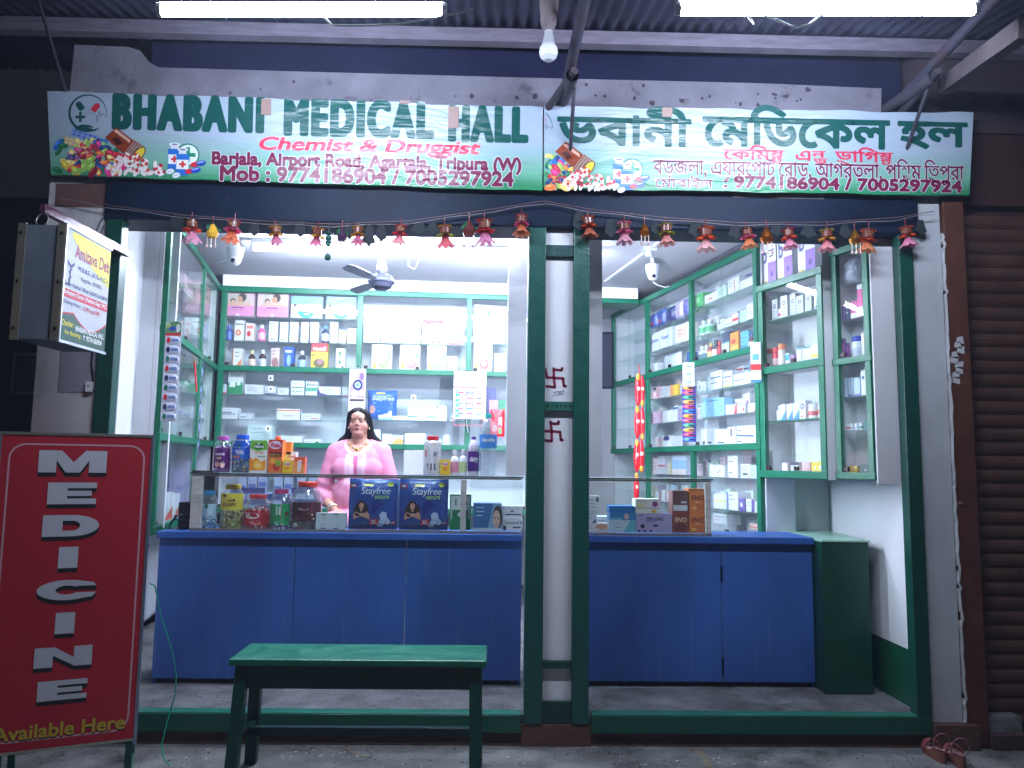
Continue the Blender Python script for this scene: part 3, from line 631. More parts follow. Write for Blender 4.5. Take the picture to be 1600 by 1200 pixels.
def emblem(m, cx, cz, r, half=False):
    def arc(r0, a0, a1, w0, w1, n=26):
        o = []; i_ = []
        for k in range(n+1):
            a = a0+(a1-a0)*k/n; w = w0+(w1-w0)*k/n; o.append((cx+r0*cos(a), cz+r0*sin(a))); i_.append((cx+(r0-w)*cos(a), cz+(r0-w)*sin(a)))
        return o+i_[::-1]
    m.poly(arc(r, radians(275), radians(85), .16*r, .07*r), DG, 'banner_ink', .0012) if not half else None
    m.poly(arc(r, radians(85), radians(-12), .07*r, .02*r), DG, 'banner_ink', .0012)
    def cap(x, z, a, c, e):
        d = (cos(a), sin(a)); n_ = (-d[1], d[0]); w = .16*r; L = .34*r
        pts = [(x+n_[0]*w, z+n_[1]*w), (x-n_[0]*w, z-n_[1]*w), (x-n_[0]*w+d[0]*L, z-n_[1]*w+d[1]*L)]
        for k in range(1, 8): t = pi*k/8; pts.append((x+d[0]*(L+w*sin(t))-n_[0]*w*cos(t), z+d[1]*(L+w*sin(t))-n_[1]*w*cos(t)))
        pts.append((x+n_[0]*w+d[0]*L, z+n_[1]*w+d[1]*L)); m.poly(pts, c, 'banner_ink', e)
    if not half:
        cap(cx-.26*r, cz+.18*r, radians(128), DG, .0013)
        m.rect(cx-.44*r, cz-.48*r, cx-.30*r, cz+.06*r, DG, 'banner_ink', .0013); m.rect(cx-.63*r, cz-.28*r, cx-.11*r, cz-.14*r, DG, 'banner_ink', .0014)
        for k in range(7): m.disc(cx-.12*r+.055*r*k, cz+.06*r+.05*r*((k % 2)*2-1), .02*r, .02*r, C(60, 40, 60), 'banner_ink', .0013, 8)
        m.poly([(cx-.55*r, cz-.72*r), (cx-.3*r, cz-.6*r), (cx+.05*r, cz-.62*r), (cx+.3*r, cz-.7*r), (cx+.28*r, cz-.76*r), (cx, cz-.76*r), (cx+.35*r, cz-.84*r), (cx+.68*r, cz-.74*r), (cx+.45*r, cz-.92*r), (cx+.1*r, cz-1.0*r), (cx-.35*r, cz-.95*r), (cx-.6*r, cz-.85*r)], DG, 'banner_ink', .0015)
    else:
        m.poly([(cx, cz-.98*r), (cx+.3*r, cz-.78*r), (cx+.62*r, cz-.72*r), (cx+.4*r, cz-.92*r)], DG, 'banner_ink', .0015)
    cap(cx+.26*r, cz+.12*r, radians(52), C(208, 40, 60), .0013)
    m.line([(cx+.38*r, cz-.12*r), (cx+.47*r, cz-.12*r), (cx+.5*r, cz-.46*r), (cx+.6*r, cz+.14*r), (cx+.68*r, cz-.18*r), (cx+.75*r, cz+.02*r), (cx+.85*r, cz-.05*r), (cx+.97*r, cz-.12*r)], .02*r, C(60, 50, 70), 'banner_ink', .0014)
def haloed(m, t, x0, z0, x1, z1, col, bold=.018, e=.0016, slant=0.0, halo=.05, w=HALO):
    dx = (x1-x0)*.002
    m.text(t, x0, z0, x1, z1, col, 'banner_ink', e, bold=bold, slant=slant)
    _, _, a0, a1, b0, b1 = text_geo(t, bold); k = (x1-x0)/(a1-a0); kz = (z1-z0)/(b1-b0); h = (halo-bold)
    m.text(t, x0-h*k, z0-h*kz, x1+h*k, z1+h*kz, w, 'banner_ink', e-.0005, bold=halo, slant=slant)
BT = Matrix.Translation((0, 0, 3.2)) @ Matrix.Rotation(radians(4.5), 4, 'X') @ Matrix.Translation((0, 0, -3.2))
def banner(px0, px1, pyt0, pyt1, pyb0, pyb1, label, d=0.0):
    tl, tr, br, bl = bx(px0, pyt0), bx(px1, pyt1), bx(px1, pyb1), bx(px0, pyb0)
    x0 = tl[0]; t = empty('shop_banner', label, 'banner', (0, YB, 0), key=x0)
    m = MB(); n = 40; vs = []
    for j, y in enumerate((0, .03)):
        for i in range(n+1):
            k = i/n; wv = .004*sin(k*21+d)+.003*sin(k*47)
            for a, b in ((bl, br), (tl, tr)): vs.append((a[0]+(b[0]-a[0])*k+(0 if 0 < i < n else .004*(j-.5)), y+d, a[1]+(b[1]-a[1])*k+wv*(1 if a is tl else .6)))
    s_ = 2*(n+1); fs = []
    for i in range(n):
        a = 2*i; fs += [(a, a+2, a+3, a+1), (s_+a, s_+a+1, s_+a+3, s_+a+2), (a+1, a+3, s_+a+3, s_+a+1), (a, s_+a, s_+a+2, a+2)]
    fs += [(0, 1, s_+1, s_), (2*n, s_+2*n, s_+2*n+1, 2*n+1)]
    m.add(vs, fs, WHITE, 'banner_print'); m.xf(0, BT); m.build('flex_sheet', t); return t
t = banner(80, 848, 147, 172, 273, 298, 'left half of the shop sign, green and white banner with english lettering', .0)
m = MB(); c = bx(141, 180); emblem(m, c[0], c[1], bx(171, 180)[0]-c[0]); m.xf(0, BT); m.build('emblem', t); m = MB()
# blister packs
for k, (px, py, a, cc, w) in enumerate(((135, 214, -.32, C(126, 150, 206), 44), (120, 225, -.25, C(206, 176, 140), 38), (128, 240, .32, C(170, 130, 170), 44), (140, 238, .3, C(150, 40, 66), 30))):
    x, z = bx(px, py); W = w*.00364; ca, sa = cos(a), sin(a); h = .048
    m.poly([(x-W/2*ca+h/2*sa, z-W/2*sa-h/2*ca), (x+W/2*ca+h/2*sa, z+W/2*sa-h/2*ca), (x+W/2*ca-h/2*sa, z+W/2*sa+h/2*ca), (x-W/2*ca-h/2*sa, z-W/2*sa+h/2*ca)], cc, 'banner_ink', .0011+k*.0001)
    for i in range(5):
        for j in (-.5, .5):
            u = (i-2)*W/5.4; v = j*.022; m.disc(x+u*ca-v*sa, z+u*sa+v*ca, .008, .006, [C(40, 84, 170), C(230, 214, 150), C(214, 120, 170), C(196, 40, 70)][k], 'banner_ink', .0016+k*.0001, 8, a)
a_ = bx(88, 273); b_ = bx(264, 150); pills(m, a_[0], a_[1]+.006, b_[0]-a_[0], bx(88, 150)[1]-a_[1], 0, 0, 3); x, z = bx(199, 228); tilted_bottle(m, x, z, .22)
x, z = bx(262, 271); vials(m, x, z, .185)
m.xf(0, BT); m.build('artwork', t)
m = MB(); a_ = bx(177, 212); b_ = bx(824, 176)
L = [('BHABANI', 177, 417, 151, 209), ('MEDICAL', 444, 680, 162, 219), ('HALL', 700, 826, 170, 223)]
for w, x0, x1, y0, y1 in L:
    A = bx(x0, (y1-4 if w != 'HALL' else y1)); B = bx(x1, (y0+4 if w == 'BHABANI' else y0))
    i0 = len(m.v); m.text(w, A[0], A[1], B[0], B[1], DG, 'banner_ink', .0012, bold=(.098, .045), space=1.25)
    for i in range(i0, len(m.v)):                                # a touch of rise and fall as the sheet hangs
        X, Y, Z = m.v[i]; k = (X-A[0])/(B[0]-A[0]); m.v[i] = (X, Y, Z+(.004 if w == 'BHABANI' else 0)*(0.5-k))
A = bx(405, 238); B = bx(750, 221); haloed(m, 'Chemist & Druggist', A[0]-.015, A[1]-.012, B[0]-.015, B[1]-.006, RED, .03, slant=.3, halo=.045, w=C(226, 190, 200))
A = bx(331, 261); B = bx(815, 248); haloed(m, 'Barjala, Airport Road, Agartala, Tripura (W)', A[0], A[1]-.012, B[0], B[1]+.004, MAR, .045, halo=.08)
A = bx(343, 281); B = bx(803, 268); haloed(m, 'Mob : 9774186904 / 7005297924', A[0], A[1]-.006, B[0], B[1]-.002, MAR, .04, halo=.07)
m.xf(0, BT); m.build('lettering', t)
for px, py, w, h in ((419, 171, 16, 26), (709, 187, 17, 35), (634, 164, 16, 5)):
    x, z = bx(px, py); m = MB(); m.box(x-w*.0018, x+w*.0018, -.0068, -.0056, z-h*.0018, z+h*.0018, C(150, 124, 116), 'card'); m.xf(0, BT); m.build('tape_patch', t)

t = banner(850, 1515, 170, 181, 294, 306, 'right half of the shop sign, green and white banner with bengali lettering', -.004)
m = MB()
i0 = 0
c = bx(842, 200); emblem(m, c[0]-.02, c[1], .098, True); CUT = bx(851, 230)[0]
m.v = [(max(X, CUT+.002), Y-.004, Z) for X, Y, Z in m.v]; m.xf(0, BT); m.build('emblem', t); m = MB()
a_ = bx(806, 297); b_ = bx(963, 177); pills(m, a_[0], a_[1]+.008, b_[0]-a_[0], bx(776, 175)[1]-a_[1], 0, 0, 3, CUT+.01); x, z = bx(899, 250); tilted_bottle(m, x, z, .22)
x, z = bx(957, 294); vials(m, x, z, .185)
for i in range(len(m.v)):
    X, Y, Z = m.v[i]; m.v[i] = (max(X, CUT+.002), Y-.004, Z)
m.xf(0, BT); m.build('artwork', t)
def beng(m, parts, x0, z0, x1, z1, col, bold, e, ref=(0.0, .622), halo=None):
    """parts in visual order; ('/', a, b) stacks a conjunct; widths follow the glyphs and the whole is fitted to the box"""
    def adv(p):
        if isinstance(p, tuple): return max(adv(p[1]), .0)
        if p == ' ': return .22
        if p in '়ুূ': return 0
        return text_geo(p+'ল', 0)[3]-text_geo('ল', 0)[3]
    W = sum(adv(p) for p in parts); kx = (x1-x0)/W; kz = (z1-z0)/(ref[1]-ref[0])
    passes = [(bold, col, e)] if not halo else [(halo, HALO, e-.0005), (bold, col, e)]
    for bo, cc, ee in passes:
        u = 0
        for p in parts:
            if p == ' ': u += .22; continue
            def put(ch, du, dz, sx_, sz_):
                vs, fs, a0, a1, b0, b1 = text_geo(ch, bo)
                m.add([(x0+(u+du+x*sx_)*kx, -ee, z0+((z*sz_+dz)-ref[0])*kz) for x, z in vs], fs, cc, 'banner_ink')
            if isinstance(p, tuple):
                a, b = p[1], p[2]
                if b == 'ref': put(a, 0, 0, 1, 1); m.line([(x0+(u+.25)*kx, z0+.66*kz), (x0+(u+.5)*kx, z0+.84*kz)], .07*kz+(bo*kz), cc, 'banner_ink', ee)
                elif b == 'ra': put(a, 0, .12, 1, .81); m.line([(x0+(u+.05)*kx, z0+.06*kz), (x0+(u+.3)*kx, z0-.02*kz), (x0+(u+.56)*kx, z0-.16*kz)], .06*kz+(bo*kz), cc, 'banner_ink', ee)
                else: put(a, 0, .22, .95, .64); put(b, .08, -.16, .8, .5)
            elif p in '়ুূ':
                vs, fs, a0, a1, b0, b1 = text_geo(p, bo); m.add([(x0+(u-.28-(a0+a1)/2+x)*kx, -ee, z0+z*kz) for x, z in vs], fs, cc, 'banner_ink')
            else: put(p, 0, 0, 1, 1)
            u += adv(p)
m = MB()
A = bx(873, 226); B = bx(1075, 192); beng(m, ['ভ', 'ব', 'া', 'ন', 'ী'], A[0], A[1], B[0], B[1], DG, .03, .0052)
A = bx(1098, 228); B = bx(1383, 194); beng(m, ['ে', 'ম', 'ি', 'ড', 'ে', 'ক', 'ল'], A[0], A[1], B[0], B[1], DG, .03, .0052)
A = bx(1402, 229); B = bx(1503, 197); beng(m, ['হ', 'ল'], A[0], A[1], B[0], B[1], DG, .03, .0052)
A = bx(1129, 250); B = bx(1393, 241); beng(m, ['ে', 'ক', 'ি', 'ম', ('/', 'ষ', 'ট'), ' ', ' ', 'এ', ('/', 'ন', 'ড'), ' ', ' ', ('/', 'ড', 'ra'), 'া', 'ি', 'গ', ('/', 'ষ', 'ট')], A[0], A[1], B[0], B[1], RED, .02, .0056)
A = bx(1020, 272); B = bx(1503, 262); beng(m, ['ব', 'ড়', 'জ', 'ল', 'া', ',', ' ', 'এ', 'য়', 'া', 'র', 'ে', 'প', 'া', ('/', 'ট', 'ref'), ' ', 'ে', 'র', 'া', 'ড', ',', ' ', 'আ', 'গ', 'র', 'ত', 'ল', 'া', ',', ' ', 'প', 'ি', ('/', 'শ', 'চ'), 'ম', ' ', 'ি', ('/', 'ত', 'ra'), 'প', 'ু', 'র', 'া'], A[0], A[1], B[0], B[1], MAR, .014, .0056, halo=.036)
A = bx(1023, 292); B = bx(1113, 282); beng(m, ['ে', 'ম', 'া', 'ব', 'া', 'ই', 'ল'], A[0], A[1], B[0], B[1], MAR, .016, .0056, halo=.04)
A = bx(1130, 294); B = bx(1502, 282); haloed(m, ': 9774186904 / 7005297924', A[0], A[1], B[0], B[1]-.002, MAR, .04, e=.0056, halo=.07)
m.xf(0, BT); m.build('lettering', t)
x, z = bx(1040, 180); m = MB(); m.box(x-.03, x+.03, -.0105, -.0095, z-.028, z+.028, C(150, 124, 116), 'card'); m.xf(0, BT); m.build('tape_patch', t)

# ================================================================== MEDICINE board
PB = Plane((P(-14, 900, 3.62).x, 3.62), (P(228, 900, 3.86).x, 3.86))
bz0 = PB.uz(217, 1152)[1]; bz1 = PB.uz(238, 684)[1]
bu1 = PB.len; mb = empty('medicine_board', 'red standing signboard reading MEDICINE Available Here left of the bench', 'signboard', (PB.a.x, PB.a.y, 0), PB.rot)
m = MB(); m.box(0, bu1-.012, 0, .03, bz0, bz1, C(168, 18, 36), 'board_paint')
def buz(px, py): u, z = PB.uz(px, py); return u, z
bw = []
def rr(u0, z0, u1, z1, r):
    o = []
    for cx, cz, a0 in ((u1-r, z1-r, 0), (u0+r, z1-r, 90), (u0+r, z0+r, 180), (u1-r, z0+r, 270)):
        for k in range(7): a = radians(a0+15*k); o.append((cx+r*cos(a), cz+r*sin(a)))
    return o
u1_, zt_ = buz(228, 696); zb_ = buz(208, 1140)[1]
m.poly([rr(.03, zb_, u1_, zt_, .07), rr(.038, zb_+.008, u1_-.008, zt_-.008, .063)[::-1]], C(196, 150, 158), 'board_paint', .0008)
m.build('panel', mb)
GL = {'M': [(0,0),(0,1),(.33,1),(.51,.47),(.68,1),(1,1),(1,0),(.74,0),(.74,.55),(.61,.0),(.40,0),(.26,.55),(.26,0)],
 'E': [(0,0),(0,1),(1,1),(1,.74),(.40,.74),(.40,.62),(.9,.62),(.9,.38),(.40,.38),(.40,.26),(1,.26),(1,0)],
 'I': [(0,0),(0,1),(1,1),(1,0)], 'N': [(0,0),(0,1),(.34,1),(.68,.44),(.68,1),(1,1),(1,0),(.70,0),(.32,.58),(.32,0)]}
def Dl():
    o = [(0,0),(0,1),(.5,1)]+[(.5+.5*sin(a), .5+.5*cos(a)) for a in [pi*k/16 for k in range(1, 16)]]+[(.5,0)]
    i = [(.35,.27),(.52,.27)]+[(.52+.14*sin(a), .5-.23*cos(a)) for a in [pi*k/10 for k in range(1, 10)]]+[(.52,.73),(.35,.73)]
    return [o, i]
def Cl():
    o = [(.5+.5*cos(a), .5+.5*sin(a)) for a in [radians(38+k*(284/28)) for k in range(29)]]
    o = [(1, .68), (.93, .86)]+[(.5+.5*cos(a), .5+.5*sin(a)) for a in [radians(55+k*(250/26)) for k in range(27)]]+[(.93, .14), (1, .36)]
    i = [(.66, .36)]+[(.5+.19*cos(a), .5+.22*sin(a)) for a in [radians(-40-k*(280/18)) for k in range(19)]]+[(.66, .68)]
    return [o+i]
GL['D'] = Dl(); GL['C'] = Cl()
rows = [('M', 59, 168, 704, 739), ('E', 73, 152, 753, 789), ('D', 65, 156, 803, 840), ('I', 90, 123, 853, 889), ('C', 56, 152, 903, 941), ('I', 85, 118, 955, 992), ('N', 52, 145, 1006, 1046), ('E', 57, 137, 1058, 1098)]
m = MB()
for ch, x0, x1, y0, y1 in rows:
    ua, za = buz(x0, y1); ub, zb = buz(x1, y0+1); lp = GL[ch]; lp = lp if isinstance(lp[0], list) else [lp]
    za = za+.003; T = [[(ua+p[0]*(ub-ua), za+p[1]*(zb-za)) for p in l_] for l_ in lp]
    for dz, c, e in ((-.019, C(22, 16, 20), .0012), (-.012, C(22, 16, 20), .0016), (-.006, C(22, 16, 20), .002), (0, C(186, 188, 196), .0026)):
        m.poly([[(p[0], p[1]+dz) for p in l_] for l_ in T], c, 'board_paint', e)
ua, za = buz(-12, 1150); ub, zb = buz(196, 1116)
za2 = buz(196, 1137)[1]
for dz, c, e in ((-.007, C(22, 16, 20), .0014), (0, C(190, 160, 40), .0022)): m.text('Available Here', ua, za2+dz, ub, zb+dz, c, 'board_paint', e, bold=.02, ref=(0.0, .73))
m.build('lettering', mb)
m = MB(); m.box(-.012, bu1, -.004, .032, bz1, bz1+.014, C(170, 168, 160), 'alloy'); m.box(bu1-.012, bu1+.002, -.004, .045, bz0-.03, bz1+.014, C(150, 160, 180), 'alloy'); m.box(-.02, 0, -.004, .045, bz0-.01, bz1+.014, C(150, 160, 180), 'alloy'); m.box(0, bu1-.012, -.002, .032, bz0-.012, bz0-.001, C(176, 178, 160), 'alloy')
for z_ in (bz0+.1, bz0+.4, bz0+.9, bz1-.05): m.ell((bu1+.003, .02, z_), (.003, .006, .006), C(60, 60, 64), 'alloy', 8, 5)
m.build('frame', mb, bevel=.002)
for u, nm in ((.06, 1), (bu1-.045, 0)):
    m = MB(); m.box(u, u+.03, .032, .062, .0, bz1-.05, C(10, 72, 58), 'paint'); m.build('leg', mb)
    m = MB(); m.obox((u+.015, .06, bz1-.1), (u+.015, .42, .02), .03, .03, C(8, 62, 50), 'paint'); m.build('back_leg', mb)
    m = MB(); m.box(u, u+.03, .02, .45, .004, .03, C(26, 104, 82), 'paint'); m.build('foot_bar', mb)
# green cord tied to the board
m = MB()
pts = [(234, 912, 3.87), (242, 915, 3.9), (246, 935, 3.93), (252, 965, 3.96), (262, 995, 4.0), (270, 1022, 4.02), (275, 1055, 4.05), (274, 1085, 4.06), (266, 1110, 4.06), (258, 1140, 4.04), (252, 1165, 4.02), (256, 1185, 4.0), (270, 1203, 3.98)]
q = [P(*p) for p in pts]; qq = []
for a, b in zip(q, q[1:]): qq += [a.lerp(b, k/3) for k in range(3)]
qq = [p if p.z > .004 else Vector((p.x, p.y, .004)) for p in qq]
m.tube(qq, .0032, 6, C(20, 160, 128)); tag(m.build('cord'), 'thin green cord trailing from the red board to the ground', 'cord', key=0)

# ================================================================== doctor's box sign on the left pier
bs = empty('box_sign', 'doctor box sign with yellow and white face hanging from a bracket on the left pier', 'sign', (P(95, 440, 3.55).x, 3.55, 0))
x_f = P(97, 440, 3.6).x
ft = P(97, 352, 3.6).z; fb = P(95, 530, 3.6).z; yb_ = 4.03
bx0 = P(24, 440, 3.6).x
m = MB(); m.box(bx0-x_f, 0, 0, yb_-3.6, fb, ft, C(112, 122, 134), 'dark_paint'); 
body = m.build('casing', bs); bs.location = (x_f, 3.6, 0)
m = MB()
for u in (bx0-x_f-.004, -.035): m.box(u, u+.038, -.006, .0, fb-.006, ft+.006, C(176, 172, 160), 'alloy')
for u in (bx0-x_f+.012, -.014):
    for z_ in (fb+.05, (fb+ft)/2, ft-.04): m.ell((u, -.008, z_), (.008, .004, .008), C(50, 50, 52), 'alloy', 10, 6)
m.build('edge_trim', bs)
# printed face: build flat in XZ then turn to face +X
L = yb_-3.6-.01; H = ft-fb
m = MB(); m.rect(0, 0, L, H, C(196, 198, 206), 'board_paint', 0)
m.poly([(.12*L, .93*H), (.12*L, .98*H), (L, .98*H), (L, .62*H), (.75*L, .68*H), (.4*L, .80*H)], C(226, 216, 60), 'board_paint', .0008)
m.text('Amitava Deb', .20*L, .76*H, .99*L, .88*H, C(150, 20, 70), 'board_paint', .0016, bold=.02)
m.text('Dr.', .06*L, .80*H, .17*L, .86*H, C(200, 190, 200), 'board_paint', .0016)
m.text('M.B.B.S. (A.G.M.C.)', .28*L, .645*H, .96*L, .70*H, C(20, 40, 120), 'board_paint', .0014, bold=.02)
m.text('Reg.No.: 002985', .36*L, .565*H, .82*L, .615*H, C(30, 30, 60), 'board_paint', .0014, bold=.01)
m.text('Senior Medical Officer (AGMC & GBPH)', .02*L, .475*H, .98*L, .525*H, C(30, 40, 110), 'board_paint', .0014, bold=.015)
m.rect(0, .385*H, L, .46*H, C(196, 30, 52), 'board_paint', .0008); m.text('Ex-Resident Doctor (Medicine Dept, TMC)', .02*L, .40*H, .98*L, .45*H, C(240, 236, 240), 'board_paint', .0014, bold=.015)
m.text('Visiting Hour : ', .02*L, .315*H, .42*L, .365*H, C(30, 40, 110), 'board_paint', .0014, bold=.01); m.text('5 PM to 8 PM', .45*L, .315*H, .82*L, .36*H, C(196, 30, 52), 'board_paint', .0014, bold=.015)
m.poly([(0, 0), (0, .24*H)]+[(L*k/16, H*(.245+.03*sin(k/16*pi*1.0) if k < 4 else .27-.115*sin((k-4)/12*pi)*1.0)) for k in range(1, 17)]+[(L, 0)], C(196, 30, 52), 'board_paint', .0007)
m.poly([(0, 0), (0, .225*H)]+[(L*k/16, H*(.23+.03*sin(k/16*pi*1.0) if k < 4 else .255-.115*sin((k-4)/12*pi)*1.0)) for k in range(1, 17)]+[(L, 0)], C(20, 78, 64), 'board_paint', .001)
m.text('Chamber :', .03*L, .135*H, .29*L, .185*H, C(224, 214, 60), 'board_paint', .0014, bold=.015); m.text('BHABANI MEDICAL HALL', .32*L, .115*H, .96*L, .165*H, C(236, 240, 240), 'board_paint', .0014, bold=.02)
m.text('For Booking :', .10*L, .05*H, .46*L, .10*H, C(224, 214, 60), 'board_paint', .0014, bold=.015); m.text('9774186904', .56*L, .05*H, .92*L, .10*H, C(236, 240, 240), 'board_paint', .0014, bold=.02)
m.line([(.51*L, .06*H), (.50*L, .095*H), (.53*L, .09*H)], .006, C(236, 240, 240), 'board_paint', .0014)
m.line([(.12*L, .50*H), (.13*L, .66*H)], .008, C(60, 70, 130), 'board_paint', .0012)           # caduceus
m.line([(.12*L, .51*H), (.10*L, .54*H), (.15*L, .57*H), (.10*L, .61*H), (.16*L, .65*H)], .006, C(60, 70, 130), 'board_paint', .0012)
m.line([(.06*L, .70*H), (.13*L, .665*H), (.20*L, .70*H)], .01, C(60, 70, 130), 'board_paint', .0012); m.line([(.07*L, .68*H), (.13*L, .66*H), (.19*L, .68*H)], .008, C(60, 70, 130), 'board_paint', .0013)
m.xf(0, Matrix.Translation((.002, .005, fb)) @ Matrix.Rotation(pi/2, 4, 'Z'))
m.build('printed_face', bs)
m = MB(); m.box(-.002, .008, -.002, L+.012, fb-.012, fb+.001, C(216, 218, 224), 'alloy'); m.box(-.002, .008, -.002, L+.012, ft-.001, ft+.012, C(216, 218, 224), 'alloy'); m.box(-.002, .008, -.002, .006, fb+.0011, ft-.0011, C(216, 218, 224), 'alloy'); m.build('face_rim', bs)
br = MB(); a_ = P(66, 325, 3.66); b_ = P(165, 375, 4.44); b_.z = a_.z-.02
br.obox((a_.x-x_f, a_.y-3.6, a_.z), (a_.x-x_f+.03, .86, a_.z-.0), .03, .045, C(84, 40, 62), 'paint'); br.build('bracket', bs, bevel=.003)
br = MB(); c = P(66, 342, 3.66); ring = [(c.x-x_f+.028*cos(a), .06+.01*sin(a), c.z-.0+.036*sin(a)-.005) for a in [2*pi*k/24 for k in range(25)]]; br.tube(ring, .004, 6, C(150, 140, 140), 'alloy', False); br.build('hanging_ring', bs)
# switch box and wire on the pier
p = P(142, 605, YF); m = MB(); m.box(-.017, .017, -.028, 0, -.028, .03, C(206, 206, 208), 'gloss'); m.disc(0, .004, .008, .008, C(150, 150, 154), 'gloss', .0286); o = m.build('switch_box', loc=(p.x, YF-.0005, p.z)); tag(o, 'small white switch box on the left pier under the doctor sign', 'switch')
m = MB(); m.tube([P(x, y, 4.435) for x, y in ((145, 545), (143, 570), (146, 590), (142, 604))], .004, 6, C(30, 26, 28)); m.tube([P(x, y, 4.43) for x, y in ((160, 340), (150, 362), (142, 374), (152, 380), (163, 352))], .003, 6, C(24, 24, 28)); tag(m.build('pier_wire'), 'thin black wire running down the left pier behind the doctor sign', 'wire')
# ================================================================== cabinets
ZT, ZM, ZL = 3.155, 2.407, 1.70
BK = Plane((-2.59, 7.15), (1.40, 7.42))
LP = Plane((-2.154, 5.0), (-2.59, 7.15))
RP = Plane((1.25, 8.2), (1.885, 5.44))
K1 = Plane((1.89, 5.42), (2.098, 4.836)); K2 = Plane((2.158, 4.815), (2.262, 4.555))
NL = Plane((-2.205, 4.99), (-2.155, 5.0))
def proj(p):
    v = Vector(p)-EYEP; z = v.dot(CF); return 800+F*v.dot(CR)/z, 600-F*v.dot(CU)/z
def u_at(pl, px, z):
    py = 600
    for _ in range(3):
        u = pl.uz(px, py)[0]; py = proj(pl.pt(u, z))[1]
    return u
def cabinet(name, label, pl, u0, u1, z0, z1, rails, stiles, depth, panes, cat='display cabinet', mull=(), key=None, back=C(206, 210, 220), rw=.05, ends=(True, True), green=GREEN):
    """rails: z centres over the full width; stiles: (u, z0, z1); panes: (u0, u1, z0, z1)"""
    t = empty(name, label, cat, (pl.a.x, pl.a.y, 0), pl.rot, key=key)
    m = MB(); m.box(u0, u1, depth, depth+.02, z0, z1, back, 'clean_plaster'); m.build('back_panel', t)
    for k, u in enumerate((u0, u1)):
        if ends[k]: m = MB(); m.box(u-(.018 if k == 0 else 0), u+(.018 if k else 0), .034, depth, z0, z1, C(212, 214, 218), 'clean_plaster'); m.build('side_panel', t)
    for z in rails:
        m = MB(); m.box(u0-.012, u1+.012, -.008, .03, z-rw/2, z+rw/2, green, 'paint'); m.build('rail', t, bevel=.004)
        m = MB(); m.box(u0, u1, .032, depth-.002, z-.012, z+.006, C(196, 200, 206), 'clean_plaster'); m.build('shelf', t)
    for u, a, b in stiles:
        m = MB(); m.box(u-rw/2, u+rw/2, -.004, .031, a+rw/2, b-rw/2, green, 'paint'); m.build('stile', t, bevel=.003)
    for k, (a, b, c, d) in enumerate(panes):
        m = MB(); m.box(a, b, .006 if k % 2 else .014, .0095 if k % 2 else .0175, c, d, WHITE, 'glass'); m.build('glass_pane', t)
    for u, a, b in mull:
        m = MB(); m.box(u-.004, u+.004, -.001, .019, a, b, C(150, 160, 164), 'alloy'); m.build('pane_edge', t)
    for (a, b, c, d) in panes:
        m = MB(); m.box(a+.03, a+.065, -.003, .0135, c+.0, c+.028, C(52, 42, 40), 'gloss'); m.build('pane_clip', t)
    return t
def glass_shelf(t, u0, u1, z, d0, d1, wood=False):
    m = MB(); m.box(u0, u1, d0, d1, z-.009, z-.001, GREEN if wood else WHITE, 'paint' if wood else 'shelf_glass'); m.build('shelf', t)
def spans(us, z0, z1, n=2):
    o = []
    for a, b in zip(us, us[1:]):
        w = (b-a)/n
        for k in range(n): o.append((a+k*w-(.015 if k else -.02), a+(k+1)*w+(.015 if k < n-1 else -.02), z0+.026, z1-.026))
    return o
# back
ub = [u_at(BK, x, 2.8) for x in (345, 562, 733)]+[u_at(BK, 900, 2.8)]
um = [ub[0], u_at(BK, 562, 2.0), ub[2], ub[3]]
back = cabinet('display_cabinet', 'long green framed cabinet of glass shelves along the back wall behind the woman', BK, ub[0], ub[3], 1.08, ZT, (ZT, ZM, ZL, 1.1), [(ub[1], ZM, ZT), (ub[2], ZM, ZT), (ub[2], ZL, ZM), (ub[0]+.02, ZM, ZT), (ub[0]+.02, ZL, ZM)], .32, spans(ub, ZM, ZT)+spans([ub[0], ub[2], ub[3]], ZL, ZM)+spans([ub[0], ub[2], ub[3]], 1.1, ZL), key=0)
# head beam across the room above the cabinet
m = MB(); m.box(ub[0], BK.len-.01, -.01, .34, ZT+.028, CEIL-.001, C(226, 228, 234), 'clean_plaster'); m.box(ub[3], BK.len, -.012, .3, ZT-.02, ZT+.02, GREEN, 'paint'); o = m.build('head_beam', loc=(BK.a.x, BK.a.y, 0), rz=BK.rot); o.parent = shop; o.matrix_parent_inverse = Matrix.Translation((0, YF, 0)).inverted()
# left
ul = [0.0, LP.len*.36, LP.len*.68, LP.len]
left = cabinet('display_cabinet', 'green framed glass cabinet along the left wall, reflecting the tube lights', LP, 0, LP.len, .3, ZT, (ZT, ZM, ZL, 1.1), [(.02, ZM, ZT), (.02, ZL, ZM), (.02, 1.1, ZL), (LP.len*.62, ZM, ZT), (LP.len*.62, ZL, ZM), (LP.len*.62, 1.1, ZL)], .30, spans([0, LP.len*.62, LP.len], ZM, ZT)+spans([0, LP.len*.62, LP.len], ZL, ZM)+spans([0, LP.len*.62, LP.len], 1.1, ZL), key=-1)
for z in (2.63, 2.86, 1.9, 2.13): glass_shelf(left, .03, LP.len-.03, z, .05, .29)
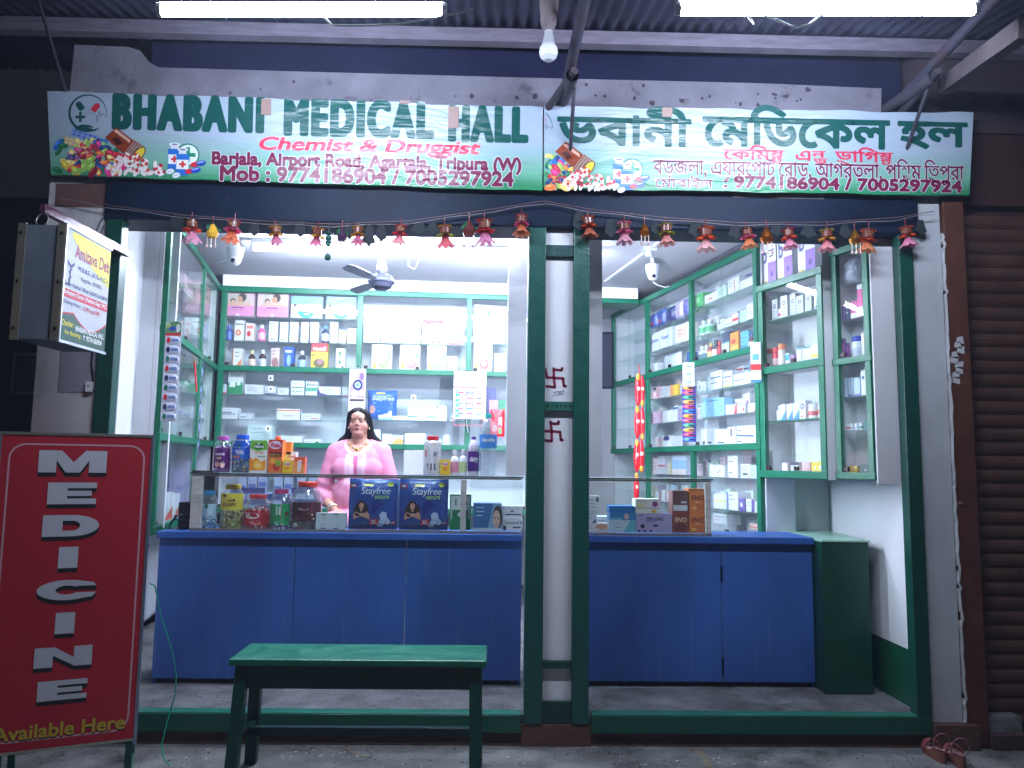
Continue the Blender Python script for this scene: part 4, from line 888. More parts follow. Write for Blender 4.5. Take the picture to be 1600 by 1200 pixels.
# right
ur = [0.0, u_at(RP, 1010, 2.8), u_at(RP, 1079, 2.8), RP.len]
right = cabinet('display_cabinet', 'tall green framed glass cabinet of medicines along the right wall', RP, 0, RP.len, 1.0, ZT, (ZT, ZM, ZL), [(ur[1], ZM, ZT), (ur[1], ZL, ZM), (ur[1], 1.02, ZL), (ur[2], ZM, ZT), (ur[2], 1.02, ZL), (ur[3]-.02, ZM, ZT), (ur[3]-.02, ZL, ZM), (ur[3]-.02, 1.0, ZL), (.02, ZM, ZT), (.02, ZL, ZM)], .26, spans(ur, ZM, ZT)+spans([ur[0], ur[1], ur[3]], ZL, ZM)+spans(ur, 1.02, ZL), key=1)
for z in (2.66, 2.9, 1.93, 2.15, 1.3, 1.5): glass_shelf(right, .03, ur[1]-.02, z, .05, .25)
# corner wall cabinets at the right
cab1 = cabinet('wall_cabinet', 'wall cabinet with green framed glass door and open top shelf at the right', K1, 0, K1.len, 1.475, CEIL-.01, (2.83, 2.23, 1.505), [(.02, 2.23, 2.83), (K1.len-.02, 2.23, 2.83), (.02, 1.505, 2.23), (K1.len-.02, 1.505, 2.23)], .24, spans([0, K1.len], 2.23, 2.83)+spans([0, K1.len], 1.505, 2.23), cat='cabinet', key=2, back=C(222, 224, 230), ends=(True, True))
cab2 = cabinet('wall_cabinet', 'narrow wall cabinet with green framed glass door nearest the right doorway', K2, 0, K2.len, 1.475, CEIL-.01, (2.93, 2.22, 1.505), [(.018, 2.22, 2.93), (K2.len-.018, 2.22, 2.93), (.018, 1.505, 2.22), (K2.len-.018, 1.505, 2.22)], .15, spans([0, K2.len], 2.22, 2.93, 1)+spans([0, K2.len], 1.505, 2.22, 1), cat='cabinet', key=3, back=C(222, 224, 230), rw=.042)
m = MB(); e = K2.pt(K2.len+.02, 0); m.box(e.x, 2.44, e.y-.012, e.y+.006, 1.46, CEIL-.02, C(198, 198, 202), 'clean_plaster'); o = m.build('end_panel'); o.parent = cab2; o.matrix_parent_inverse = (Matrix.Translation((K2.a.x, K2.a.y, 0)) @ Matrix.Rotation(K2.rot, 4, 'Z')).inverted()
m = MB(); q0 = K1.pt(K1.len+.012, 0); q1 = K2.pt(-.012, 0)
m.add([(q0.x, q0.y, 1.475), (q1.x, q1.y, 1.475), (q1.x, q1.y, 3.26), (q0.x, q0.y, 3.26), (q0.x+.03, q0.y+.01, 1.475), (q1.x+.03, q1.y+.01, 1.475), (q1.x+.03, q1.y+.01, 3.26), (q0.x+.03, q0.y+.01, 3.26)], [(0, 1, 2, 3), (7, 6, 5, 4), (0, 4, 5, 1), (2, 6, 7, 3), (1, 5, 6, 2), (3, 7, 4, 0)], C(216, 217, 221), 'clean_plaster'); o = m.build('filler_strip'); o.parent = cab2; o.matrix_parent_inverse = (Matrix.Translation((K2.a.x, K2.a.y, 0)) @ Matrix.Rotation(K2.rot, 4, 'Z')).inverted()
m = MB(); m.box(2.13, 2.44, 5.6, 5.65, .17, CEIL, C(214, 216, 220), 'clean_plaster'); sp_('partition', m)  # added panel across the recess, set forward to catch the lamp light
# narrow left cabinet by the doorway
m = MB()
# near-left narrow cabinet, seen edge on
nl = empty('display_cabinet', 'narrow glass fronted cabinet with perfume bottles just inside the left post', 'display cabinet', (-2.2, 5.07, 0), key=-2)
nx0 = P(226, 600, 5.07).x+2.2; nx1 = P(251, 600, 5.07).x+2.2
m = MB(); m.box(nx0-.02, nx1, .17, .19, 1.1, 3.2, C(206, 210, 220), 'clean_plaster'); m.build('back_panel', nl)
m = MB(); m.box(nx0-.02, nx0, 0, .17, 1.1, 3.2, GREEN, 'paint'); m.build('stile', nl); m = MB(); m.box(nx1-.012, nx1+.004, 0, .03, 1.1, 3.2, C(150, 190, 176), 'paint'); m.build('stile', nl)
for z in (2.27, 1.72): m = MB(); m.box(nx0, nx1-.013, .002, .03, z-.02, z+.02, GREEN, 'paint'); m.build('rail', nl)
for z in (2.62, 2.05, 1.88, 1.74, 2.29): glass_shelf(nl, nx0, nx1-.014, z, .032, .168)
m = MB(); m.box(nx0, nx1-.014, .003, .006, 1.75, 2.24, WHITE, 'glass'); m.box(nx0, nx1-.014, .003, .006, 2.295, 3.2, WHITE, 'glass'); m.build('glass_pane', nl)

# ================================================================== counters
BL = C(54, 96, 166)
def counter(label, x0, x1, joints, key):
    t = empty('shop_counter', label, 'counter', (x0, 4.95, .165), key=key); L = x1-x0
    js = [0]+[j-x0 for j in joints]+[L]
    for a, b in zip(js, js[1:]): m = MB(); m.box(a+.002, b-.002, .04, .06, .035, .895, BL, 'laminate'); m.build('front_panel', t, bevel=.002)
    m = MB(); m.box(0, L, 0, .45, .897, .94, C(50, 94, 170), 'laminate'); m.build('top', t, bevel=.004)
    m = MB(); m.box(0.01, L-.01, .09, .11, 0, .034, C(16, 16, 20), 'laminate'); m.build('toe_kick', t)
    m = MB(); m.box(0.0, .02, .062, .44, .0, .895, BL, 'laminate'); m.build('side_panel', t); m = MB(); m.box(L-.02, L, .062, .44, .0, .895, BL, 'laminate'); m.build('side_panel', t)
    return t
counter('long blue counter of the left bay with the glass case of jars on it', -2.11, .185, [-1.25, -.55], -1)
cr_ = counter('blue counter of the right bay with two cupboard doors', .585, 2.055, [P(1129, 950, 4.97).x], 1)
m = MB()
for z_ in (.87, .3): m.box(P(1129, 950, 4.97).x-.585-.004, P(1129, 950, 4.97).x-.585+.006, .030, .0395, z_-.05-.165, z_-.165+.05, C(20, 26, 44), 'alloy')
m.build('hinge', cr_)
gb = empty('green_cupboard', 'dark green base cupboard with a glass top at the right end of the counter', 'cupboard', (2.06, 4.86, .165))
m = MB(); m.box(0, .30, 0, .9, 0, .925, C(6, 64, 46), 'paint'); m.build('body', gb, bevel=.003)
m = MB(); m.add([(-.002, -.008, .926), (.31, -.008, .926), (.38, .98, .926), (-.06, .98, .926), (-.002, -.008, .936), (.31, -.008, .936), (.38, .98, .936), (-.06, .98, .936)], [(3, 2, 1, 0), (4, 5, 6, 7), (0, 1, 5, 4), (1, 2, 6, 5), (2, 3, 7, 6), (3, 0, 4, 7)], C(168, 214, 190), 'gloss'); m.build('glass_top', gb)
# ================================================================== glass cases on the counter
ZC = 1.107
def glass_case(label, x0, x1, splits, leftpost, key, post_right):
    t = empty('glass_case', label, 'glass case', (x0, 4.975, ZC), key=key); L = x1-x0; H = .355; FR = C(186, 184, 180)
    m = MB(); m.box(0, L, 0, .02, 0, .014, FR, 'alloy'); m.box(0, L, .36, .38, 0, .014, FR, 'alloy'); m.build('bottom_frame', t)
    m = MB(); m.box(-.01, L+.01, -.012, .40, H, H+.009, WHITE, 'shelf_glass'); m.build('glass_top', t)
    m = MB(); m.box(-.01, L+.01, -.0125, -.0122, H+.0005, H+.0085, C(30, 60, 56), 'gloss'); m.box(0, L, 0, .018, H-.012, H-.001, FR, 'alloy'); m.build('top_frame', t)
    for a, b in splits: m = MB(); m.box(a-x0, b-x0, .006, .01, .015, H-.013, WHITE, 'glass'); m.build('glass_pane', t)
    for a, w in leftpost: m = MB(); m.box(a-x0-w/2, a-x0+w/2, -.004, .022, .0141, H-.013, FR, 'wood'); m.build('post', t, bevel=.002)
    for s_ in (0, L): m = MB(); m.box(s_-.003, s_+.003, .02, .36, .015, H-.001, WHITE, 'glass'); m.build('glass_pane', t)
    return t
xs = lambda px, y=790, Y=4.97: P(px, y, Y).x
cl = glass_case('long glass case full of jars and packs on the left counter', xs(297), .18, [(xs(316), xs(717)), (xs(735), .17)], [(xs(306), .07), (xs(724), .036)], -1, 1)
cr = glass_case('glass case of stacked cartons on the right counter', .60, xs(1112), [(.61, xs(1103))], [(xs(1107), .035)], 1, 1)

# ================================================================== ceiling lamps, fan, cameras
tA = P(397, 389, 5.95); tB = P(640, 394, 6.0)
ti = tube_lamp(tA.x, tA.x+1.2, 5.9, CEIL-.075, 'lit tube light on the shop ceiling behind the ceiling fan', 'lamp_glow_inside', 10)
tA = P(682, 404, 6.05)
ti2 = tube_lamp(tA.x, tA.x+1.22, 6.0, CEIL-.085, 'lit tube light on the shop ceiling passing behind the central pillar', 'lamp_glow_inside', 11)
ti3 = tube_lamp(.04, 1.24, 5.033, 2.13, 'upright lit tube light behind the partition board on the right of the central pillar', 'lamp_glow_inside', 12); ti3.location.x = .645; ti3.rotation_euler.y = -pi/2
ti4 = tube_lamp(-1.1, .1, 4.90, 3.135, 'lit tube light fixed behind the lintel inside the left bay', 'lamp_glow_inside', 9)
for t_ in (ti, ti2): t_.rotation_euler.z = -.04
fp = P(596, 440, 5.55)
fan = empty('ceiling_fan', 'white ceiling fan hanging from the shop ceiling above the woman', 'fan', (fp.x, fp.y, fp.z))
m = MB(); m.lathe([(.012, .02), (.012, (CEIL-fp.z)/.9-.002)], 10, col=C(196, 198, 206)); m.build('rod', fan)
m = MB(); m.lathe([(.016, .06), (.05, .09), (.028, .2), (.014, .215)], 16, col=C(150, 152, 166)); m.lathe([(.02, .225), (.047, .26), (.022, .33)], 16, col=C(170, 172, 184)); m.build('canopy', fan)
m = MB(); m.lathe([(.0, -.075), (.05, -.07), (.09, -.05), (.105, -.02), (.112, .01), (.1, .04), (.06, .06), (.02, .065)], 24, col=C(70, 72, 90)); m.lathe([(.118, -.012), (.122, 0), (.118, .014)], 24, col=C(90, 94, 110), caps=False); m.build('motor', fan)
for a in (.12, .12+2*pi/3, .12+4*pi/3):
    m = MB(); vs = [(x, y*w, .0+.012*y*1.0) for x, w in ((.10, .022), (.2, .028), (.25, .045), (.5, .055), (.56, .035)) for y in (-1, 1)]
    m.add(vs+[(x, y, z+.004) for x, y, z in vs], [(2*i, 2*i+1, 2*i+3, 2*i+2) for i in range(4)]+[(10+2*i, 12+2*i, 13+2*i, 11+2*i) for i in range(4)]+[(2*i, 2*i+2, 12+2*i, 10+2*i) for i in range(4)]+[(2*i+1, 11+2*i, 13+2*i, 3+2*i) for i in range(4)], C(140, 142, 156), 'gloss'); m.build('blade', fan, rz=a)
fan.scale = (.82, .82, .9)
def camera_dome(px, py, Y, label, face):
    p = P(px, py, Y); t = empty('security_camera', label, 'security camera', p, group='dome security cameras', key=px)
    m = MB(); m.lathe([(.062, .07), (.062, .055), (.058, .02), (.05, -.01), (.046, -.02)], 22, col=C(226, 228, 234)); m.build('base', t)
    m = MB(); m.lathe([(.02, .07), (.02, CEIL-p.z)], 8, col=C(222, 222, 226)); m.build('mount', t)
    m = MB(); m.ell((0, -.008, -.022), (.046, .046, .046), C(230, 232, 238), nu=18, nv=12); b = m.build('ball', t)
    m = MB()
    for dx, dz, r in ((face*.3, .004, .017), (face*.3-.004, -.026, .008)):
        d = Vector((dx, -1, -.35+dz*6)).normalized(); c = Vector((0, -.008, -.022))+d*.041; m.ell(c, (r, r*.7, r), C(22, 22, 34), nu=12, nv=8)
    m.build('lens', t); return t
cd1 = camera_dome(367, 402, 5.5, 'white dome camera under the ceiling near the left cabinet', .3)
cd2 = camera_dome(1020, 427, 6.3, 'white dome camera under the ceiling of the right bay', -.2)
m = MB(); m.tube([P(340, 411, 5.6), P(350, 408, 5.5), P(362, 404, 5.45)], .004, 6, C(220, 220, 226)); tag(m.build('camera_wire'), 'white wire running to the left dome camera', 'wire', key=0)
m = MB(); m.tube([P(x, y, 6.35) for x, y in ((1020, 440), (1028, 446), (1040, 449), (1046, 447))], .005, 6, C(226, 226, 230)); m.tube([P(1046, 447, 6.35), P(1076, 428, 6.1), P(1120, 402, 5.8), P(1160, 380, 5.55)], .004, 6, C(50, 52, 66)); tag(m.build('camera_wire'), 'wire running from the right dome camera along the cabinet top', 'wire', key=1)
# conduit and junction box on the ceiling
m = MB(); a_ = PZ(950, 495, CEIL-.01); b_ = PZ(1035, 376, CEIL-.01); m.obox(PZ(946, 440, CEIL-.008), PZ(1040, 372, CEIL-.008), .03, .016, C(220, 222, 228), 'gloss'); o = m.build('conduit'); tag(o, 'white cable conduit crossing the ceiling of the right bay', 'conduit')
jp = PZ(1014, 393, CEIL-.03); m = MB(); m.box(-.055, .055, -.05, .05, -.0, .03, C(226, 228, 232), 'gloss'); m.lathe([(.026, -.045), (.032, -.035), (.034, 0)], 16, col=C(222, 224, 230)); o = m.build('junction_box', loc=jp); tag(o, 'white junction box with round sensor on the right bay ceiling', 'junction box')
m = MB(); 
jb = P(640, 392, 5.75)
m.tube([P(x, y, 5.7) for x, y in ((640, 385), (637, 398), (638, 416), (648, 421), (653, 412), (654, 400), (668, 397), (720, 402), (792, 403))], .004, 6, C(200, 200, 206)); tag(m.build('dangling_wire'), 'white wire dangling between the two ceiling tube lights', 'wire')
# dark framed notice fixed behind the right partition board
p0 = P(944, 608, 5.06); p1 = P(958, 520, 5.06)
m = MB(); m.box(p0.x-.06, p1.x, 5.036, 5.07, p0.z, p1.z, C(48, 50, 64), 'gloss'); m.box(p0.x-.05, p1.x-.012, 5.0345, 5.0355, p0.z+.012, p1.z-.012, C(92, 96, 116), 'gloss'); tag(m.build('dark_frame'), 'dark framed panel sticking out beside the right partition board', 'frame')

# ================================================================== bench
bt = .60; x0, x1 = -1.262, -.022
bn = empty('bench', 'green wooden bench standing on the pavement before the left counter', 'bench', ((x0+x1)/2, 4.02, 0)); cx = (x0+x1)/2
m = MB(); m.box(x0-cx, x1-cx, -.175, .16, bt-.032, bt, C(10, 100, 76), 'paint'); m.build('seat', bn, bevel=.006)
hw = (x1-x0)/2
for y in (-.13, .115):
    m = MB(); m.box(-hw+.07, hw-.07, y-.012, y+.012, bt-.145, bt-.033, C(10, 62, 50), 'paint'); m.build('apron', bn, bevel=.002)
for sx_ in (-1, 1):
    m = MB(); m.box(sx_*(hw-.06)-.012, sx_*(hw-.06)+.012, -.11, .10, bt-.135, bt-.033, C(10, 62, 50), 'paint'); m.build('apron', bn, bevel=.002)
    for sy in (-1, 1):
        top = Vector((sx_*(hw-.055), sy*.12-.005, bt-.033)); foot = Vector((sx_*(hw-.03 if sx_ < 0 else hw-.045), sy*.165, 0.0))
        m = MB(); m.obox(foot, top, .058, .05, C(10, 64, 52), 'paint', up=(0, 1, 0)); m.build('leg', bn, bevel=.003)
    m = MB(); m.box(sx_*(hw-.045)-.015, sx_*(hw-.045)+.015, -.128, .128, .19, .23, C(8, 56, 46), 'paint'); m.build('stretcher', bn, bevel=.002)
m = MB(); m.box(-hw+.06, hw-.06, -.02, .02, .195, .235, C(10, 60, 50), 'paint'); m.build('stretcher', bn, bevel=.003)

# ================================================================== sandals
def sandal(px, py, rz, label):
    p = PZ(px, py, 0.0); t = empty('sandal', label, 'sandal', p, rz, group='pair of brown sandals'); o = []
    for k in range(28):
        a = 2*pi*k/28; y = .115*sin(a); w = .040 if y > 0 else .034; o.append((w*cos(a)*(1+.12*sin(a)), y))
    m = MB(); n = len(o)
    def hz(y): return .034+(.026 if y < -.0 else 0)*min(1, -y/.07 if y < 0 else 0)
    m.add([(x, y, 0.001) for x, y in o]+[(x, y, hz(y)) for x, y in o], [tuple(range(n))[::-1], tuple(range(n, 2*n))]+[(i, (i+1) % n, n+(i+1) % n, n+i) for i in range(n)], C(112, 62, 48), 'cloth'); m.build('sole', t)
    m = MB(); m.add([(x*.9, y*.92, hz(y)+.004) for x, y in o], [tuple(range(n))], C(150, 104, 106), 'cloth'); m.build('insole', t)
    for y0, h, w in ((.05, .04, .009), (.025, .045, .007)):
        m = MB(); m.tube([(.042*cos(a), y0+.01*sin(a), .03+h*sin(a)) for a in [pi*k/12 for k in range(13)]], w, 6, C(126, 60, 62), 'cloth'); m.build('strap', t)
    m = MB(); m.tube([(-.036, -.06, .055), (-.043, -.078, .09), (-.038, -.09, .125), (-.018, -.10, .15), (.012, -.10, .152), (.034, -.09, .13), (.042, -.078, .095), (.036, -.06, .055)], .003, 6, C(150, 96, 100), 'cloth'); m.build('heel_strap', t)
    m = MB(); m.ell((0, .03, .078), (.008, .008, .006), C(40, 30, 36), 'alloy', 8, 6); m.build('buckle', t)
sandal(1461, 1182, radians(-6), 'left sandal of a brown strappy pair before the right post'); sandal(1494, 1190, radians(-14), 'right sandal of a brown strappy pair before the right post')
# ================================================================== goods
DARK = C(60, 62, 76)
def lines(m, w, h, n=3, u0=.12, u1=.7, v0=.25, v1=.6, c=DARK, e=.0008):
    for k in range(n):
        z = h*(v0+(v1-v0)*k/max(n-1, 1)); m.rect(w*u0, z-.03*h*.5, w*(u0+(u1-u0)*random.uniform(.6, 1)), z+.03*h*.5, c, 'card', e)
def decorate(m, w, h, deco, mat='card'):
    for k, d in enumerate(deco):
        e = .0008+k*.0002
        if d[0] == 'r': m.rect(d[1]*w, d[2]*h, d[3]*w, d[4]*h, d[5], mat, e)
        elif d[0] == 'e': m.disc(d[1]*w, d[2]*h, d[3]*w, d[4]*h, d[5], mat, e, 20, d[6] if len(d) > 6 else 0)
        elif d[0] == 't': m.text(d[1], d[2]*w, d[3]*h, d[4]*w, d[5]*h, d[6], mat, e, bold=d[7] if len(d) > 7 else .02, slant=d[8] if len(d) > 8 else 0)
        elif d[0] == 'l': lines(m, w, h, d[1], d[2], d[3], d[4], d[5], d[6] if len(d) > 6 else DARK, e)
        elif d[0] == 'p': m.poly([(x*w, z*h) for x, z in d[1]], d[2], mat, e)
        elif d[0] == 'n': m.line([(x*w, z*h) for x, z in d[1]], d[2]*w, d[3], mat, e)
def carton(name, label, cat, loc, rz, w, h, d, col, deco=None, group=None, key=None, mat='card'):
    m = MB(); m.box(0, w, 0, d, 0, h, col, mat)
    if deco is None: deco = [('l', 3, .12, .75, .35, .65)]
    decorate(m, w, h, deco, mat)
    o = m.build(name, loc=loc, rz=rz); return tag(o, label, cat, group, key=key)
def pack(name, label, cat, loc, rz, w, h, d, col, deco=(), key=None, side=None):
    """soft plastic pack with a bulging front and crimped top"""
    m = MB(); nx, nz = 10, 12; vs = []
    for j in range(nz+1):
        for i in range(nx+1):
            a = i/nx; b = j/nz; k = (1-(2*a-1)**6)*(1-(2*b-1)**6); vs.append((a*w+.004*w*sin(b*9), -.0+d*.5*(1-k), b*h*(1+.012*sin(a*7+b))))
    fs = [(j*(nx+1)+i, j*(nx+1)+i+1, (j+1)*(nx+1)+i+1, (j+1)*(nx+1)+i) for j in range(nz) for i in range(nx)]
    m.add(vs, fs, col, 'film', True); m.add([(x, d-y, z) for x, y, z in vs], [f[::-1] for f in fs], side or col, 'film', True)
    i0 = len(m.v); decorate(m, w, h, deco, 'gloss')
    for i in range(i0, len(m.v)):
        x, y, z = m.v[i]; a = min(max(x/w, 0), 1); b = min(max(z/h, 0), 1); k = (1-(2*a-1)**6)*(1-(2*b-1)**6); m.v[i] = (x, y+d*.5*(1-k)-.001, z)
    o = m.build(name, loc=loc, rz=rz); return tag(o, label, cat, key=key)
def bottle(name, label, cat, loc, w, h, col, cap, lab=None, key=None, mat='gloss', rz=0):
    r = w/2; m = MB(); m.lathe([(r*.9, 0), (r, h*.03), (r, h*.58), (r*.85, h*.68), (r*.42, h*.76), (r*.4, h*.82)], 16, col=col, m=mat)
    if lab:
        i0 = len(m.v)
        m.lathe([(r*1.015, h*.12), (r*1.015, h*.52)], 16, col=lab, m='card', caps=False)
        m.rect(-r*.7, h*.3, r*.7, h*.36, DARK, 'card', .0008); m.rect(-r*.6, h*.2, r*.3, h*.23, DARK, 'card', .0008); m.wrap(i0+32, r*1.015)
    o = m.build(name, loc=loc, rz=rz); tag(o, label, cat, key=key)
    c = MB(); c.lathe([(r*.48, h*.8), (r*.5, h*.81), (r*.5, h*.98), (r*.45, h)], 14, col=cap, m='gloss'); c.build('cap', o)
    return o
def tubcan(name, label, cat, loc, w, h, col, cap, key=None, band=None, rz=0):
    r = w/2; m = MB(); m.lathe([(r*.97, 0), (r, h*.02), (r, h*.72), (r*.9, h*.76)], 16, col=col); 
    if band: m.lathe([(r*1.01, h*.2), (r*1.01, h*.5)], 16, col=band, m='card', caps=False)
    o = m.build(name, loc=loc, rz=rz); tag(o, label, cat, key=key)
    c = MB(); c.lathe([(r*.92, h*.77), (r*.95, h*.78), (r*.95, h*.97), (r*.85, h)], 16, col=cap); c.build('cap', o); return o
WH = C(228, 230, 234); LW = C(214, 218, 226); PK = C(226, 150, 176); GR = C(20, 130, 84); SKY = C(120, 180, 220); NAVY = C(30, 40, 110); TEAL = C(30, 160, 170); PUR = C(130, 84, 170); REDC = C(206, 36, 48); YEL = C(232, 206, 60); ORG = C(226, 120, 40); BRN = C(70, 34, 24)
def band(c, v0=.1, v1=.3): return ('r', 0.02, v0, .98, v1, c)
TX = ('l', 3, .12, .78, .45, .75)
def row(unit, pl, kx, ky, where, items, inset=.07, shelf=None, wood=False, dmax=.12, zfix=None, fill=None):
    pi_ = pl.inset(inset); z = zfix if zfix is not None else pi_.uz(kx, ky)[1]
    if shelf: glass_shelf(unit, u_at(pl, shelf[0], z), u_at(pl, shelf[1], z), z, .036, inset+.16 if not wood else inset+.1, wood)
    rj = random.Random(int(kx*7+ky))
    if pl is RP and shelf: fill = (shelf[0]+6, shelf[1]-6, 6)
    if fill:                                   # cartons standing in a second row behind
        pb_ = pl.inset(inset+.105); ua, ub_ = u_at(pb_, fill[0], z), u_at(pb_, fill[1], z); u = ua; k = 0
        while u < ub_-.05 and k < 9:
            w = rj.uniform(.05, .12); h = rj.uniform(.10, .165); nm_, c_1 = rj.choice((('white', WH), ('white', WH), ('pale blue', C(190, 208, 228)), ('cream', C(226, 220, 200)), ('pale pink', C(228, 204, 210)), ('pale green', C(200, 222, 206)), ('lilac', C(200, 190, 220))))
            if u+w > ub_: break
            ac = rj.choice((DARK, C(60, 110, 180), C(190, 70, 80), C(60, 140, 100), C(120, 90, 160)))
            carton('carton', f'{nm_} carton, back row, {where}'.replace('under rail, near bay right cabinet', 'under rail, right cabinet'), 'carton', pb_.pt(u, z+.0005), pl.rot+rj.uniform(-.05, .05), w, h, .05, c_1, rj.choice(([('r', 0, .8, 1, .92, ac), ('l', 2, .1, .7, .4, .6)], [('r', 0, .05, 1, .2, ac), ('l', 2, .1, .8, .5, .75)], [('e', .7, .5, .18, .2, ac), ('l', 3, .08, .5, .3, .8)], [('l', 4, .1, .9, .25, .8, ac)])), key=u); u += w+rj.choice((.004, .01, .03, .09)); k += 1
    for it in items:
        x0, x1, yt, kind, desc, col = it[:6]; deco = it[6] if len(it) > 6 else None
        u0 = u_at(pi_, x0, z); u1 = u_at(pi_, x1, z); h = pi_.uz((x0+x1)/2, yt)[1]-z; w = u1-u0
        q = pi_.pt(u0, z+.0005); lab = f'{desc}, {where}'
        if kind == 'b': carton('carton', lab, 'carton', q+Vector((pl.n.x, pl.n.y, 0))*rj.uniform(0, .018), pl.rot+rj.uniform(-.045, .045), w*.985, h, min(dmax, max(.03, w)), col, deco, key=x0)
        elif kind == 'B': q.z += it[7]; carton('carton', lab, 'carton', q, pl.rot, w, h-it[7], min(dmax, max(.03, w)), col, deco, key=x0)
        elif kind == 'p': pack('plastic_pack', lab, 'pack', q, pl.rot, w, h, min(.09, w*.5), col, deco or (), key=x0)
        elif kind in 'oct':
            c = pi_.pt((u0+u1)/2, z+.0005, w/2)
            if kind == 'o': bottle('medicine_bottle', lab, 'bottle', c, w, h, col, it[6] if len(it) > 6 else WH, it[7] if len(it) > 7 else None, key=x0, rz=pl.rot)
            elif kind == 'c': tubcan('spray_can', lab, 'can', c, w, h, col, it[6] if len(it) > 6 else WH, key=x0, band=it[7] if len(it) > 7 else None, rz=pl.rot)
            else: tubcan('plastic_tub', lab, 'tub', c, w, h, col, it[6] if len(it) > 6 else WH, key=x0, band=it[7] if len(it) > 7 else None, rz=pl.rot)
    return z
baby = lambda: [('r', 0, 0, 1, .45, C(232, 150, 190)), ('p', [(.1, .45), (.25, 1), (.75, 1), (.95, .45)], C(206, 190, 180)), ('e', .62, .80, .13, .18, C(70, 52, 48)), ('e', .55, .72, .09, .13, C(206, 150, 120)), ('e', .32, .64, .09, .12, C(92, 66, 56)), ('e', .33, .58, .075, .11, C(224, 176, 150)), ('p', [(.1, .45), (.22, .56), (.6, .62), (.88, .58), (.95, .45)], C(222, 176, 152)), ('r', .28, .34, .68, .39, C(150, 60, 130)), ('r', .2, .25, .3, .28, C(190, 100, 150)), ('r', .38, .25, .48, .28, C(190, 100, 150)), ('r', .56, .25, .66, .28, C(190, 100, 150)), ('e', .5, .06, .06, .05, C(236, 220, 230))]
soap = lambda: [('r', 0, .62, 1, 1, C(130, 180, 222)), ('e', .5, .3, .28, .3, C(30, 170, 176)), ('r', .2, .3, .8, .62, C(238, 240, 244)), ('r', .42, .14, .58, .22, WH), ('e', .14, .56, .06, .08, C(80, 60, 60)), ('e', .2, .5, .07, .09, C(214, 180, 170)), ('r', .4, .76, .6, .8, C(60, 90, 150)), ('n', [(.62, .86), (.72, .82), (.78, .9), (.88, .88)], .02, C(60, 50, 70))]
cere = lambda c: [('e', .45, .74, .26, .11, C(214, 60, 80)), ('e', .45, .74, .22, .085, WH), ('t', 'cerelac', .27, .70, .63, .79, C(206, 60, 80), .03), ('e', .58, .3, .26, .18, c), ('e', .56, .33, .15, .09, C(238, 226, 200)), ('r', .06, .12, .24, .3, YEL), ('r', .8, .5, .94, .72, C(120, 150, 180))]
bw_ = 'top glass shelf of back cabinet, left bay'; S1 = 'upper shelf'
P1 = ub[0]
# --- back cabinet, upper bays
row(back, BK, 450, 496, 'top row of back cabinet', [
 (347, 396, 457, 'b', 'pink baby carton with mother and child print', C(226, 196, 206), baby()), (401, 450, 458, 'b', 'pink baby carton with mother and child print', C(226, 196, 206), baby()),
 (454, 503, 463, 'b', 'pale blue baby carton with teal bowl', C(226, 234, 244), soap()), (509, 556, 464, 'b', 'pale blue baby carton with teal bowl', C(226, 234, 244), soap())], shelf=(347, 557), inset=.06, dmax=.1)
sun = [('e', .4, .4, .3, .16, C(220, 120, 80)), ('e', .4, .4, .12, .08, C(236, 200, 180)), ('r', .1, .78, .9, .84, DARK)]
A1 = 'second row, left back bay'
row(back, BK, 450, 534, A1, [
 (351, 361, 507, 'o', 'blue bottle with blue cap', C(40, 70, 160), C(60, 100, 190), C(70, 110, 190)), (365, 380, 500, 'b', 'white carton with orange sun print', WH, sun), (383, 396, 505, 'b', 'white carton with red drop print', C(232, 214, 210), [('e', .4, .4, .22, .16, REDC), ('r', .1, .7, .9, .86, C(226, 130, 110))]),
 (401, 413, 507, 'o', 'pink liquid bottle with white cap', C(230, 90, 150), WH, C(240, 170, 200)), (419, 433, 502, 'b', 'slim white carton with green lettering lines', WH, [('l', 4, .15, .85, .5, .9, C(90, 120, 110)), ('e', .35, .12, .2, .06, C(150, 160, 150))]), (436, 449, 503, 'b', 'slim white carton with green lettering lines', WH, [('l', 3, .15, .85, .6, .9, C(90, 120, 110)), ('e', .35, .12, .2, .06, C(150, 160, 150))]), (452, 465, 503, 'b', 'plain slim white carton', WH, [('e', .5, .12, .2, .06, C(170, 170, 170))]),
 (469, 481, 503, 'b', 'white carton with red diagonal stripe', WH, [('n', [(.1, .82), (.9, .95)], .1, REDC), ('r', .2, .1, .7, .14, DARK)]), (484, 497, 503, 'b', 'white carton with red diagonal stripe', WH, [('n', [(.1, .82), (.9, .95)], .1, REDC), ('r', .2, .1, .7, .14, DARK)]),
 (501, 513, 508, 'o', 'dark syrup bottle with blue cap', C(56, 60, 96), C(80, 150, 200), LW), (515, 527, 503, 'b', 'tall plain white carton', WH, [('r', .1, .06, .9, .1, C(200, 200, 200))]), (529, 540, 516, 'b', 'small yellow and white carton', C(232, 214, 120), [('r', 0, .0, 1, .3, WH)]), (543, 556, 513, 'b', 'small cream carton', C(236, 230, 206), [('r', .2, .1, .4, .2, DARK)])], shelf=(347, 557), inset=.06)
A2 = 'third row, left back bay'
